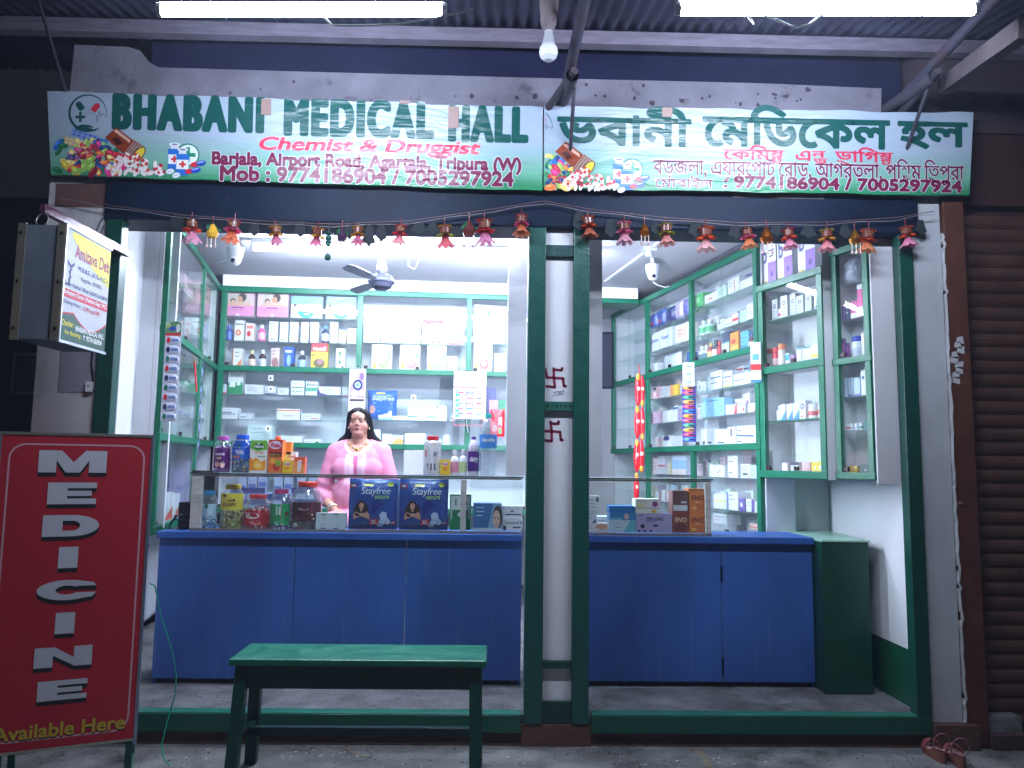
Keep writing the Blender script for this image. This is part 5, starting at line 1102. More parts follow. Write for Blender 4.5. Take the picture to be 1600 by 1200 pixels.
row(back, BK, 450, 571, A2, [
 (361, 376, 544, 'b', 'white and orange carton with brown side', C(236, 230, 222), [('p', [(.3, 0), (1, .5), (1, 0)], C(226, 140, 70)), ('r', .0, 0, .12, 1, C(160, 100, 60)), ('l', 2, .3, .8, .6, .8)]), (386, 397, 547, 'o', 'brown syrup bottle', C(64, 30, 34), C(226, 206, 150), C(226, 200, 180)), (402, 414, 546, 'o', 'brown syrup bottle', C(64, 30, 34), C(226, 226, 230), LW), (422, 435, 543, 'b', 'white carton with brown oval', C(222, 196, 196), [('e', .5, .3, .4, .25, C(160, 110, 110)), ('l', 2, .1, .7, .7, .85)]),
 (443, 458, 542, 'b', 'blue carton with white figure', C(36, 84, 180), [('e', .5, .4, .2, .25, C(150, 190, 230)), ('r', .1, .75, .8, .85, WH)]), (464, 476, 548, 'o', 'dark syrup bottle with white cap', C(50, 50, 60), WH, C(160, 190, 220)),
 (485, 511, 536, 'b', 'yellow and red carton reading muesli style print', YEL, [('r', 0, .68, 1, 1, REDC), ('t', 'muesli', .1, .72, .9, .88, WH, .03), ('e', .5, .25, .35, .17, C(110, 90, 40)), ('e', .55, .3, .18, .1, C(170, 110, 130)), ('e', .13, .56, .07, .05, C(130, 100, 40))]), (524, 538, 544, 'b', 'white carton with vertical lettering', WH, [('t', 'z', .3, .3, .6, .85, GR), ('p', [(.2, 0), (.9, .25), (.9, 0)], C(90, 90, 100))])], inset=.06, zfix=ZM+.008)
nan = lambda t: [('t', 'NAN', .12, .45, .8, .66, C(170, 170, 180), .0), ('t', t, .55, .22, .63, .32, C(150, 150, 160)), ('r', 0, .02, 1, .08, C(190, 205, 226))]
row(back, BK, 650, 537, 'second row, middle back bay', [
 (568, 594, 499, 'b', 'white formula carton with grey lettering', WH, nan('1')), (595, 626, 499, 'b', 'white formula carton with grey lettering', WH, nan('2')), (627, 657, 499, 'b', 'white formula carton with grey lettering', WH, nan('3')), (659, 692, 500, 'b', 'white carton with red ribbon and small blue marks', WH, [('p', [(0, 1), (1, 1), (1, .82), (.7, .9), (.3, .8), (0, .95)], C(214, 60, 70)), ('e', .3, .4, .1, .05, C(90, 130, 180)), ('e', .75, .4, .05, .08, YEL), ('e', .8, .1, .08, .06, C(80, 80, 90)), ('e', .5, .08, .06, .05, C(80, 80, 90))]), (693, 724, 503, 'b', 'white and pink formula carton with purple bowl', C(238, 226, 232), [('r', .05, .8, .95, .9, C(220, 90, 110)), ('r', .3, .62, .75, .66, C(214, 60, 70)), ('e', .6, .15, .4, .18, C(176, 90, 180)), ('e', .75, .35, .13, .12, C(80, 180, 210)), ('e', .45, .2, .2, .1, C(236, 220, 224))])], shelf=(567, 728), inset=.06)
row(back, BK, 650, 573, 'third row, middle back bay', [
 (580, 612, 538, 'b', 'baby cereal carton with green bowl', C(232, 232, 222), cere(C(140, 190, 90))), (624, 656, 539, 'b', 'baby cereal carton with pink bowl', C(238, 226, 220), cere(C(220, 120, 130))), (667, 697, 540, 'b', 'baby cereal carton with green bowl', C(232, 232, 222), cere(C(140, 190, 120))), (698, 714, 557, 'b', 'small pale blank carton', C(222, 222, 228), [])], inset=.06, zfix=ZM+.008)
row(back, BK, 765, 537, 'second row, right back bay', [(740, 764, 476, 'b', 'tall white carton with teal corner', WH, [('p', [(.7, .85), (1, .85), (1, .45), (.9, .75)], C(90, 180, 180)), ('r', 0, .02, 1, .2, C(180, 184, 206))]), (765, 789, 478, 'b', 'tall white carton with blue base', WH, [('r', 0, .02, 1, .2, C(170, 176, 206))])], shelf=(739, 800), inset=.06)
row(back, BK, 765, 574, 'third row, right back bay', [(740, 769, 536, 'b', 'baby cereal carton with red apples', C(238, 224, 220), cere(C(220, 90, 90))), (772, 789, 552, 'b', 'small pale blank carton', C(226, 228, 232), [])], inset=.06, zfix=ZM+.008)
# --- back cabinet, middle section
evi = [('r', 0, 0, 1, .52, C(22, 140, 84)), ('t', 'Evion', .2, .74, .82, .9, C(120, 150, 140), .0), ('r', .1, .3, .5, .55, C(230, 236, 232)), ('r', .6, .38, .85, .52, C(230, 236, 232))]
row(back, BK, 450, 617, 'fourth row of the back cabinet', [
 (341, 353, 600, 'b', 'small white and pink carton', LW, [band(C(220, 80, 110), 0, .15)]), (355, 378, 580, 'b', 'green and white vitamin carton', WH, evi), (382, 412, 601, 'b', 'white carton with dark lettering lines', WH), (413, 431, 604, 'b', 'white carton with purple lines', LW, [('r', 0, 0, 1, .12, C(120, 100, 160)), ('l', 2, .1, .8, .4, .7)]), (433, 451, 606, 'b', 'plain white carton', LW), (454, 475, 595, 'b', 'white carton with green dots and lines', WH, [('r', .05, .5, .95, .56, GR), ('l', 1, .1, .8, .82, .82, C(60, 110, 90)), ('e', .2, .25, .06, .05, GR), ('e', .5, .25, .06, .05, GR), ('e', .75, .25, .06, .05, GR)]), (477, 495, 596, 'b', 'white carton with green band reading Evion', WH, [('r', 0, .3, 1, .56, C(90, 180, 150)), ('t', 'Evion', .1, .68, .9, .86, C(40, 80, 80), .02)]), (496, 532, 604, 'b', 'wide carton with purple curve', C(220, 222, 236), [('p', [(0, 0), (0, .8), (.12, .3), (.4, .12), (1, .1), (1, 0)], C(74, 70, 130)), ('l', 3, .2, .85, .4, .75)]), (534, 544, 604, 'b', 'small white carton with pink corner', LW, [('r', 0, .0, 1, .1, C(210, 90, 120))])], shelf=(338, 727), inset=.06)
row(back, BK, 450, 656, 'fifth row, left of the back cabinet', [(339, 371, 637, 'b', 'white carton with dark blue lettering', WH, [('r', 0, .55, .7, .62, C(40, 60, 120)), ('r', 0, .4, .9, .46, C(40, 60, 120))]), (373, 392, 645, 'b', 'low white carton with faint lines', LW, [('r', .1, .3, .6, .4, DARK)]), (432, 468, 639, 'b', 'white carton with orange top band', WH, [('r', 0, .8, 1, .92, C(222, 130, 80)), ('t', 'NEUROW', .28, .3, .75, .48, C(150, 80, 90), .0)]), (470, 500, 646, 'b', 'low white carton with red line', LW, [('r', .5, .2, .9, .3, REDC), ('l', 1, .2, .7, .6, .6)])], shelf=(338, 545), inset=.06)
row(back, BK, 660, 657, 'fifth row, right of the back cabinet', [
 (573, 619, 610, 'p', 'blue sanitary pad pack with white cursive print', C(40, 100, 190), [('t', 'Stayfree', .15, .62, .9, .8, C(226, 232, 240), .02, .15), ('r', .2, .55, .85, .575, C(180, 200, 230)), ('e', .18, .35, .1, .14, C(200, 150, 140)), ('p', [(.1, 0), (.35, .3), (.9, .4), (.9, .05)], C(110, 170, 220)), ('r', .3, .88, .6, .93, YEL)]), (591, 612, 642, 'b', 'white carton in front of the blue pack', C(222, 232, 240), [('r', 0, 0, 1, .2, C(140, 190, 220)), ('l', 2, .15, .7, .5, .7)]), (613, 636, 650, 'b', 'low white carton with red lines', WH, [('l', 2, .1, .8, .4, .7, C(180, 70, 80))]), (637, 667, 634, 'b', 'white tablet carton with green bar', WH, [('r', 0, .2, .5, .28, C(70, 150, 100)), ('t', 'SOFT', .1, .4, .55, .5, C(60, 90, 80), .0), ('l', 2, .1, .7, .65, .85, C(150, 180, 160))]), (668, 698, 634, 'b', 'white tablet carton with green bar', WH, [('r', 0, .2, .5, .28, C(70, 150, 100)), ('t', 'SOFT', .1, .4, .55, .5, C(60, 90, 80), .0), ('r', .45, .85, .55, .97, C(90, 130, 80))]), (703, 712, 648, 'b', 'tiny white and red carton', LW, [('r', .1, .3, .9, .5, C(200, 120, 130))]), (760, 775, 606, 'b', 'dark blue carton', C(80, 84, 140), []), (764, 778, 625, 'b', 'pink carton', C(226, 160, 190), []), (779, 790, 625, 'b', 'green carton', C(60, 150, 110), [])], shelf=(545, 760), inset=.06)
row(back, BK, 420, 694, 'sixth row, left of the back cabinet', [(386, 425, 664, 'b', 'pale teal carton with faint lettering', C(206, 226, 228), [('l', 2, .15, .8, .6, .8, C(120, 150, 160))]), (436, 472, 681, 'b', 'wide plain white carton', WH, [('l', 1, .1, .6, .6, .6, C(180, 180, 190))]), (475, 500, 686, 'b', 'white carton with dark leaf', WH, [('e', .8, .35, .12, .25, C(40, 90, 70)), ('l', 1, .1, .5, .6, .6)])], inset=.06, zfix=ZL+.008)
row(back, BK, 620, 697, 'sixth row, right of the back cabinet', [(581, 594, 671, 'b', 'white carton with blue line', WH, [('r', .1, .3, .9, .36, C(60, 130, 190)), ('r', 0, 0, 1, .1, C(190, 200, 220))]), (597, 611, 678, 'b', 'small white carton behind an orange one', WH, [('r', .1, .8, .8, .86, C(200, 120, 120))]), (597, 630, 680, 'b', 'white carton with orange skin picture', WH, [('p', [(0, 0), (.4, .1), (.65, .6), (1, .6), (1, 0)], C(232, 176, 90)), ('r', 0, .62, .9, .7, C(226, 130, 60)), ('l', 1, .25, .8, .85, .85)]), (632, 665, 677, 'b', 'wide white carton with two lines', WH, [('l', 2, .1, .6, .5, .75, C(150, 150, 170))]), (668, 690, 686, 'b', 'low white carton', LW, []), (693, 702, 680, 'b', 'white box with slanted lid', WH, [])], inset=.06, zfix=ZL+.008)
pl6 = BK.inset(.02); z_ = 1.42
for k, x in enumerate((368, 384, 400, 425, 441, 462, 480, 640, 655)): 
    q = pl6.pt(u_at(pl6, x, 1.45), 1.108, .1); carton('stock_box', 'bluish stock box low down inside the back cabinet', 'box', q, BK.rot, .08, .34+.03*(k % 3), .1, C(150, 160, 190), [('r', .1, .5, .9, .62, C(70, 90, 160))], key=x)
# --- price tags on the back glass
for px, py in ((423, 591), (423, 608), (419, 670), (646, 622)):
    p = BK.inset(-.012); u, z = p.uz(px, py); q = p.pt(u-.022, z-.022); m = MB(); m.box(0, .044, 0, .001, 0, .05, C(236, 236, 238)); m.rect(.012, .012, .03, .036, C(70, 76, 96)); o = m.build('price_tag', loc=q, rz=BK.rot); tag(o, 'small white paper tag stuck on the back cabinet glass', 'tag', key=px+py*.001)

# --- right cabinet
U = 'right cabinet'
tall = [('l', 3, .1, .7, .3, .7)]
blue_stripe = [('r', 0, .42, 1, .5, C(60, 120, 190)), ('l', 2, .1, .6, .65, .82)]
R1 = 'top shelf, near bay '+U
row(right, RP, 1083, 483, R1, [(1085, 1099, 459, 'b', 'green carton', C(60, 170, 90), [('r', .2, .3, .6, .7, C(150, 210, 150))]), (1100, 1121, 458, 'b', 'white carton with red mark', WH, [('r', .3, .3, .6, .5, REDC)]), (1122, 1136, 447, 'b', 'pale green carton', C(200, 226, 210), tall), (1137, 1155, 434, 'b', 'tall white carton with red edge', WH, [('r', .55, .1, .62, .9, C(200, 70, 70)), ('l', 2, .1, .5, .5, .7)]), (1156, 1177, 436, 'b', 'large white carton with pink lines', WH, [('l', 3, .1, .7, .3, .6, C(200, 130, 140))])], shelf=(1081, 1182), inset=.05, wood=False)
row(right, RP, 1083, 528, 'second shelf, near bay '+U, [(1089, 1097, 501, 'o', 'green labelled white bottle', C(200, 220, 210), C(220, 224, 228), C(70, 170, 110)), (1098, 1106, 499, 'o', 'green labelled white bottle', C(200, 220, 210), C(220, 224, 228), C(70, 170, 110)), (1118, 1129, 506, 'b', 'small white carton', LW, tall), (1131, 1142, 497, 'b', 'white carton with teal line', WH, [('r', 0, .3, 1, .4, TEAL)]), (1143, 1153, 490, 'b', 'red and white carton', WH, [band(REDC, .3, .6)]), (1154, 1166, 485, 'b', 'pale teal carton', C(190, 224, 224), tall), (1167, 1180, 474, 'b', 'plain white carton', WH, tall)], shelf=(1081, 1182), inset=.05)
row(right, RP, 1083, 560, 'middle rail, near bay '+U, [(1088, 1095, 541, 'o', 'teal labelled bottle', C(206, 212, 216), WH, C(60, 110, 120)), (1096, 1102, 539, 'o', 'teal labelled bottle', C(206, 212, 216), WH, C(60, 110, 120)), (1103, 1109, 536, 'o', 'red bottle with yellow cap', C(180, 60, 50), C(220, 190, 90), C(226, 190, 120)), (1110, 1117, 531, 'o', 'black topped bottle', C(60, 50, 60), C(40, 36, 40), LW), (1118, 1123, 533, 'o', 'small red bottle', C(190, 40, 50), C(210, 60, 60)), (1125, 1138, 519, 'b', 'navy and white carton', C(60, 70, 100), [('r', 0, 0, 1, .55, LW), ('r', 0, .55, 1, .6, C(120, 190, 190))]), (1139, 1153, 519, 'b', 'orange and yellow carton', C(232, 150, 60), [('r', 0, .0, 1, .4, C(236, 190, 90)), ('e', .4, .6, .25, .1, REDC)]), (1155, 1167, 517, 'b', 'sky blue carton', C(90, 170, 226), tall), (1168, 1173, 521, 'o', 'small brown bottle', C(120, 70, 60), C(60, 70, 140), C(226, 200, 180)), (1175, 1180, 519, 'o', 'small brown bottle', C(120, 70, 60), C(60, 70, 140), C(226, 200, 180))], inset=.05, zfix=ZM+.008)
row(right, RP, 1030, 509, 'top shelf, middle bay '+U, [(1013, 1024, 489, 'p', 'dark blue pad pack', C(50, 70, 150), [('r', .3, .2, .7, .35, C(200, 60, 90))]), (1025, 1036, 482, 'p', 'dark blue pad pack', C(60, 80, 160), [('r', .3, .2, .7, .35, C(200, 60, 90))]), (1039, 1051, 478, 'p', 'navy pad pack', C(40, 44, 110), []), (1053, 1064, 470, 'p', 'purple and white pad pack', C(190, 170, 214), [('r', .1, .3, .5, .5, WH)]), (1066, 1075, 466, 'p', 'violet pad pack', C(110, 100, 170), [])], shelf=(1008, 1079), inset=.05)
row(right, RP, 1030, 546, 'second shelf, middle bay '+U, [(1012, 1029, 521, 'b', 'white carton with blue cursive print', C(226, 230, 240), [('t', 'Supreme', .1, .4, .9, .7, C(60, 80, 170), .02, .2)]), (1031, 1050, 513, 'b', 'white carton with blue cursive print', C(226, 230, 240), [('t', 'Super', .1, .4, .7, .7, C(60, 80, 170), .02, .2)]), (1053, 1075, 506, 'b', 'cream carton with pale orange panel', C(232, 224, 222), [('r', .15, .3, .8, .8, C(230, 200, 180)), ('l', 2, .25, .6, .5, .7, C(180, 120, 110))])], shelf=(1008, 1079), inset=.05)
row(right, RP, 1030, 577, 'middle rail, middle bay '+U, [(1021, 1028, 568, 'b', 'tiny white carton', WH, []), (1033, 1058, 552, 'p', 'crumpled white plastic pack', C(206, 210, 222), []), (1071, 1077, 550, 'b', 'blue carton', C(60, 80, 170), [])], inset=.05, zfix=ZM+.008)
Rm = 'fourth shelf, near bay '+U
bst = [('r', .05, .62, .9, .7, C(40, 80, 140)), ('r', .05, .35, .6, .39, DARK)]
row(right, RP, 1108, 610, Rm, [(1108, 1128, 580, 'b', 'white carton with navy stripes', WH, bst), (1129, 1143, 580, 'b', 'white carton with yellow foot', WH, bst+[('r', .0, 0, 1, .12, C(220, 220, 120))]), (1144, 1160, 584, 'b', 'white carton with blue lettering', WH, blue_stripe), (1161, 1172, 582, 'b', 'plain white carton', WH, tall), (1173, 1181, 578, 'b', 'narrow white carton', LW, tall)], shelf=(1084, 1182), inset=.05)
pl_r = RP.inset(.09)
row(right, RP, 1093, 653, 'fifth shelf, near bay '+U, [(1092, 1099, 622, 'o', 'pale teal dispenser bottle', C(150, 200, 206), C(120, 180, 190)), (1101, 1121, 621, 'b', 'large light blue carton', C(140, 196, 230), [('r', .1, .8, .9, .86, C(90, 120, 160)), ('e', .6, .2, .22, .06, C(60, 120, 170)), ('e', .6, .2, .18, .04, C(170, 210, 236))]), (1122, 1130, 621, 'b', 'light blue carton', C(150, 200, 232), tall), (1132, 1150, 632, 'b', 'white carton with red flash', WH, [('p', [(.7, 0), (1, 0), (1, 1), (.85, 1)], C(206, 60, 70)), ('l', 2, .1, .6, .4, .7)]), (1151, 1165, 632, 'b', 'white carton with red dots', WH, [('e', .8, .4, .12, .18, REDC), ('l', 2, .1, .6, .4, .7)]), (1166, 1181, 630, 'b', 'white carton with red corner', WH, [('p', [(.6, 0), (1, 0), (1, .6)], C(206, 60, 70)), ('l', 2, .1, .6, .5, .7)])], shelf=(1084, 1182), inset=.05)
row(right, RP, 1093, 694, 'lowest rail, near bay '+U, [(1093, 1114, 670, 'b', 'white carton with oval mark', WH, [('e', .2, .25, .1, .1, DARK), ('r', .5, .2, .8, .3, C(60, 70, 120))]), (1115, 1135, 671, 'b', 'white carton with small print', WH, [('r', .2, .2, .7, .28, C(60, 70, 120))]), (1137, 1149, 667, 'b', 'white carton with black bar', WH, [('r', .35, .5, .55, .9, DARK)]), (1151, 1181, 665, 'b', 'wide white carton with blue stripe', WH, [('p', [(.0, .5), (.9, .42), (.9, .52), (0, .58)], C(60, 110, 190)), ('r', .05, .75, .25, .8, DARK), ('r', .05, .2, .25, .25, DARK)])], inset=.05, zfix=ZL+.008)
row(right, RP, 1030, 622, 'fourth shelf, middle bay '+U, [(1016, 1022, 606, 'o', 'black capped pink bottle', C(214, 170, 180), C(50, 40, 46)), (1023, 1031, 604, 'b', 'pink carton', C(228, 180, 190), tall), (1032, 1040, 604, 'b', 'white and grey carton', LW, tall), (1046, 1058, 601, 'b', 'orange and yellow carton', C(236, 196, 60), [('r', 0, 0, .4, 1, C(230, 150, 80))]), (1061, 1066, 594, 'o', 'slim white bottle', C(180, 180, 210), C(150, 150, 190))], shelf=(1010, 1084), inset=.05)
row(right, RP, 1030, 661, 'fifth shelf, middle bay '+U, [(1013, 1031, 643, 'b', 'pink carton', C(226, 190, 214), tall), (1033, 1057, 641, 'b', 'white carton with paper label', WH, [('r', .35, .3, .6, .8, C(236, 240, 250))]), (1058, 1068, 638, 'b', 'mauve carton', C(170, 150, 180), [])], shelf=(1010, 1084), inset=.05)
row(right, RP, 1030, 695, 'lowest rail, middle bay '+U, [(1022, 1028, 683, 'b', 'small pink and white carton', C(226, 200, 206), []), (1035, 1048, 681, 'b', 'white carton with navy top', WH, [('e', .5, .8, .4, .18, NAVY)])], inset=.05, zfix=ZL+.008)
row(right, RP, 1110, 745, 'shelf under rail, near bay '+U, [(1108, 1130, 726, 'b', 'white carton with crease mark', WH, [('n', [(.5, .3), (.7, .6)], .03, DARK)]), (1136, 1151, 712, 'b', 'tall white carton', WH, [('r', .1, .7, .6, .74, DARK), ('r', .1, .2, .5, .24, DARK)]), (1155, 1170, 725, 'b', 'pale carton with dark print', LW, [('r', .2, .2, .7, .35, DARK), ('l', 2, .1, .8, .6, .8)]), (1172, 1182, 727, 'b', 'pale blue carton', C(190, 214, 236), tall)], shelf=(1084, 1182), inset=.05)
row(right, RP, 1110, 793, 'second shelf under rail, near bay '+U, [(1114, 1134, 772, 'b', 'white carton with yellow band', C(222, 222, 222), [band(C(226, 214, 130), .45, .6)]), (1136, 1154, 769, 'b', 'white carton with blue side', WH, [('r', 0, 0, .12, 1, C(90, 110, 190)), ('l', 2, .2, .8, .6, .8)]), (1155, 1163, 779, 'b', 'purple carton with white circle', C(104, 74, 160), [('e', .4, .5, .25, .2, WH)]), (1164, 1176, 780, 'b', 'white carton with purple edge', WH, [('r', .7, 0, 1, 1, C(104, 74, 160)), ('l', 2, .1, .6, .5, .7)]), (1177, 1184, 784, 'b', 'small white carton', WH, tall)], shelf=(1084, 1184), inset=.05)
row(right, RP, 1115, 825, 'bottom of the near bay '+U, [(1113, 1134, 803, 'b', 'white carton with grey lid', C(206, 210, 220), [('r', 0, .7, 1, .74, DARK), ('l', 1, .1, .7, .4, .4, REDC)]), (1170, 1187, 819, 'b', 'flat red striped carton', C(226, 190, 186), [band(C(210, 100, 100), .3, .5)])], inset=.05, zfix=1.1)
row(right, RP, 1040, 741, 'shelf under rail, middle bay '+U, [(1016, 1027, 716, 'b', 'pale pink carton', C(222, 200, 210), tall), (1028, 1040, 712, 'b', 'white carton with red line', LW, [band(C(200, 90, 110), .4, .5)]), (1041, 1047, 723, 'b', 'beige carton', C(206, 196, 166), []), (1049, 1071, 712, 'b', 'white and sky blue carton', C(206, 220, 236), [('r', 0, .3, 1, .75, C(150, 190, 226)), ('r', 0, 0, 1, .3, C(230, 214, 212))])], shelf=(1010, 1082), inset=.05)
row(right, RP, 1040, 784, 'second shelf under rail, middle bay '+U, [(1022, 1030, 768, 'b', 'white carton with red edge', LW, [('r', .8, 0, 1, 1, C(200, 80, 110))]), (1031, 1047, 766, 'b', 'row carton with pink edge', WH, [('r', .85, 0, 1, 1, C(200, 80, 110)), ('r', .4, 0, .5, 1, C(200, 120, 140))])], shelf=(1010, 1082), inset=.05)
# --- corner wall cabinets
K = 'open top of right wall cabinet'
syr = [('r', .45, .02, 1, .5, C(150, 110, 200)), ('e', .72, .25, .1, .06, C(90, 60, 150)), ('r', .05, .04, .4, .14, C(226, 200, 120)), ('t', 'b', .1, .5, .4, .85, C(90, 90, 140)), ('l', 2, .55, .9, .62, .74)]
row(cab1, K1, 1235, 434, K, [(1190, 1212, 372, 'b', 'white and purple syrup carton', WH, syr), (1214, 1237, 362, 'b', 'white and purple syrup carton', WH, syr), (1246, 1272, 350, 'b', 'white and purple syrup carton', WH, syr)], inset=.05, zfix=2.842, dmax=.1)
ring = [('e', .5, .68, .25, .1, C(70, 70, 90)), ('e', .5, .68, .16, .05, WH), ('l', 3, .2, .8, .15, .45, C(150, 150, 160))]
W1 = 'upper shelf of the right wall cabinet'
z_ = row(cab1, K1, 1235, 494, W1, [(1191, 1201, 463, 'b', 'white carton with black ring', WH, ring), (1203, 1212, 468, 'b', 'white carton with black ring', WH, ring), (1213, 1219, 482, 'b', 'small white and magenta carton', WH, [band(C(206, 60, 130), .3, .6)]), (1220, 1231, 462, 'b', 'tall white carton with black ring', WH, ring), (1233, 1242, 459, 'b', 'tall white carton with black ring', WH, ring), (1244, 1255, 462, 'b', 'square white carton with ring print', WH, ring), (1257, 1267, 457, 'b', 'square white carton with ring print', WH, ring), (1269, 1279, 455, 'b', 'white carton with small drawings', WH, [('e', .3, .2, .1, .06, DARK), ('e', .7, .3, .08, .05, C(120, 180, 190))])], shelf=(1190, 1284), inset=.06, wood=True)
row(cab1, K1, 1235, 572, 'middle rail of the right wall cabinet', [(1194, 1203, 545, 'c', 'white spray can with red cap', C(226, 220, 224), REDC), (1204, 1213, 543, 'c', 'red spray can with pink label', REDC, C(214, 50, 60), C(226, 180, 190)), (1214, 1222, 537, 'c', 'orange topped white can', C(236, 224, 214), C(236, 120, 50)), (1227, 1233, 552, 'b', 'small white and teal carton', WH, [band(TEAL, .5, .9)]), (1235, 1241, 555, 'b', 'small purple carton', C(190, 140, 190), []), (1243, 1250, 543, 'b', 'white carton with teal top edge', WH, [('r', 0, .92, 1, 1, TEAL), ('e', .5, .2, .15, .06, DARK)]), (1251, 1258, 542, 'b', 'white carton with teal top edge', WH, [('r', 0, .92, 1, 1, TEAL), ('e', .5, .2, .15, .06, DARK)]), (1259, 1265, 541, 'b', 'white carton with teal top edge', WH, [('r', 0, .92, 1, 1, TEAL), ('e', .5, .2, .15, .06, DARK)]), (1267, 1280, 538, 'b', 'white carton with yellow stripe', WH, [band(C(226, 206, 70), .3, .5)])], inset=.06, zfix=2.241)
row(cab1, K1, 1235, 656, 'lower shelf of the right wall cabinet', [(1212, 1218, 634, 'o', 'small white dropper bottle', WH, WH), (1219, 1226, 632, 'b', 'white and blue carton', WH, [('p', [(0, 0), (1, 0), (1, .6)], C(80, 140, 210))]), (1227, 1236, 631, 'b', 'white and blue carton', WH, [('p', [(0, 0), (1, 0), (1, .6)], C(80, 140, 210))]), (1237, 1246, 630, 'b', 'white and blue carton', WH, [('p', [(0, 0), (1, 0), (1, .6)], C(80, 140, 210))]), (1248, 1257, 626, 'b', 'white carton with blue ring', WH, [('e', .5, .7, .35, .15, NAVY), ('e', .5, .7, .2, .08, WH), ('r', .2, .1, .6, .2, C(206, 120, 90))]), (1259, 1273, 631, 't', 'white tub with red label', C(230, 226, 226), WH, C(206, 90, 90)), (1275, 1286, 626, 't', 'white tub with pink label', C(230, 226, 226), WH, C(220, 120, 120))], shelf=(1192, 1290), inset=.06, wood=True)
row(cab1, K1, 1235, 736, 'bottom of the right wall cabinet', [(1198, 1208, 705, 'b', 'narrow white carton', WH, tall), (1222, 1231, 723, 'b', 'pale pink carton', C(226, 206, 210), []), (1233, 1246, 722, 'b', 'dark topped white carton', C(214, 212, 218), [('r', 0, .7, 1, 1, C(90, 80, 96))]), (1250, 1263, 722, 'b', 'pink carton', C(230, 190, 190), []), (1265, 1278, 722, 'b', 'yellow carton', C(236, 206, 80), [('r', .3, .4, .6, .6, WH)]), (1279, 1289, 719, 'b', 'yellow and white carton', C(236, 216, 110), [band(WH, .3, .6)])], inset=.06, zfix=1.514)
Wn = 'narrow right wall cabinet'
row(cab2, K2, 1328, 442, 'top shelf of '+Wn, [(1312, 1340, 403, 'p', 'silver blister strip bundle', C(150, 156, 176), [('r', .1, .3, .9, .36, C(90, 96, 120)), ('r', .1, .6, .9, .66, C(90, 96, 120))])], shelf=(1309, 1356), inset=.045)
row(cab2, K2, 1328, 498, 'second shelf of '+Wn, [(1314, 1320, 478, 'b', 'slim purple carton', PUR, []), (1321, 1326, 473, 'b', 'navy carton with white spots', C(50, 56, 110), [('e', .5, .7, .2, .06, WH), ('e', .5, .4, .2, .06, WH)]), (1327, 1338, 470, 'b', 'magenta carton with white foot', C(206, 60, 140), [('r', 0, 0, 1, .3, WH)]), (1340, 1348, 444, 'b', 'tall magenta and white carton', C(226, 50, 140), [('r', 0, 0, 1, .3, WH), ('r', 0, .85, 1, 1, WH)])], shelf=(1309, 1356), inset=.045)
row(cab2, K2, 1328, 562, 'middle rail of '+Wn, [(1310, 1318, 529, 'c', 'purple bottle with dark cap', C(170, 70, 170), C(110, 60, 130)), (1319, 1325, 536, 'c', 'small purple bottle', C(140, 60, 150), C(100, 50, 120)), (1327, 1343, 525, 't', 'white carton shaped jar with blue lid', WH, C(40, 60, 170), C(190, 200, 220)), (1346, 1352, 520, 'b', 'slim white carton with pink curve', C(232, 226, 230), [('r', .7, 0, 1, 1, C(200, 60, 120))])], inset=.045, zfix=2.23)
row(cab2, K2, 1335, 619, 'lower shelf of '+Wn, [(1315, 1322, 590, 'b', 'blue and white carton', C(70, 120, 200), [('r', .3, 0, 1, 1, C(206, 220, 236))]), (1323, 1330, 590, 'b', 'pale blue carton with purple foot', C(196, 214, 234), [band(C(130, 120, 190), 0, .12)]), (1332, 1341, 590, 'b', 'pale blue carton with purple foot', C(196, 214, 234), [band(C(130, 120, 190), 0, .12)]), (1345, 1354, 578, 'b', 'white carton with yellow edge', WH, [('r', .75, 0, 1, 1, C(232, 206, 70)), ('e', .4, .7, .2, .08, C(60, 80, 140))])], shelf=(1313, 1359), inset=.045)
row(cab2, K2, 1335, 672, 'second lower shelf of '+Wn, [(1320, 1326, 662, 'c', 'tiny white bottle with red label', WH, WH, C(220, 120, 130)), (1327, 1333, 662, 'c', 'tiny white bottle', WH, WH, C(190, 196, 210)), (1334, 1340, 661, 'c', 'tiny white bottle', WH, WH, C(190, 196, 210)), (1341, 1347, 660, 'c', 'tiny white and teal bottle', WH, WH, C(70, 150, 150)), (1348, 1356, 655, 'b', 'dark teal carton', C(40, 100, 104), [])], shelf=(1313, 1359), inset=.045)
row(cab2, K2, 1335, 740, 'bottom of '+Wn, [(1326, 1338, 728, 'b', 'yellow carton with black mark', C(226, 190, 60), [('n', [(.3, .5), (.6, .7)], .08, DARK)]), (1342, 1357, 724, 'b', 'dark green carton', C(40, 86, 76), [('t', 'o', .5, .3, .7, .5, WH)])], inset=.045, zfix=1.514)
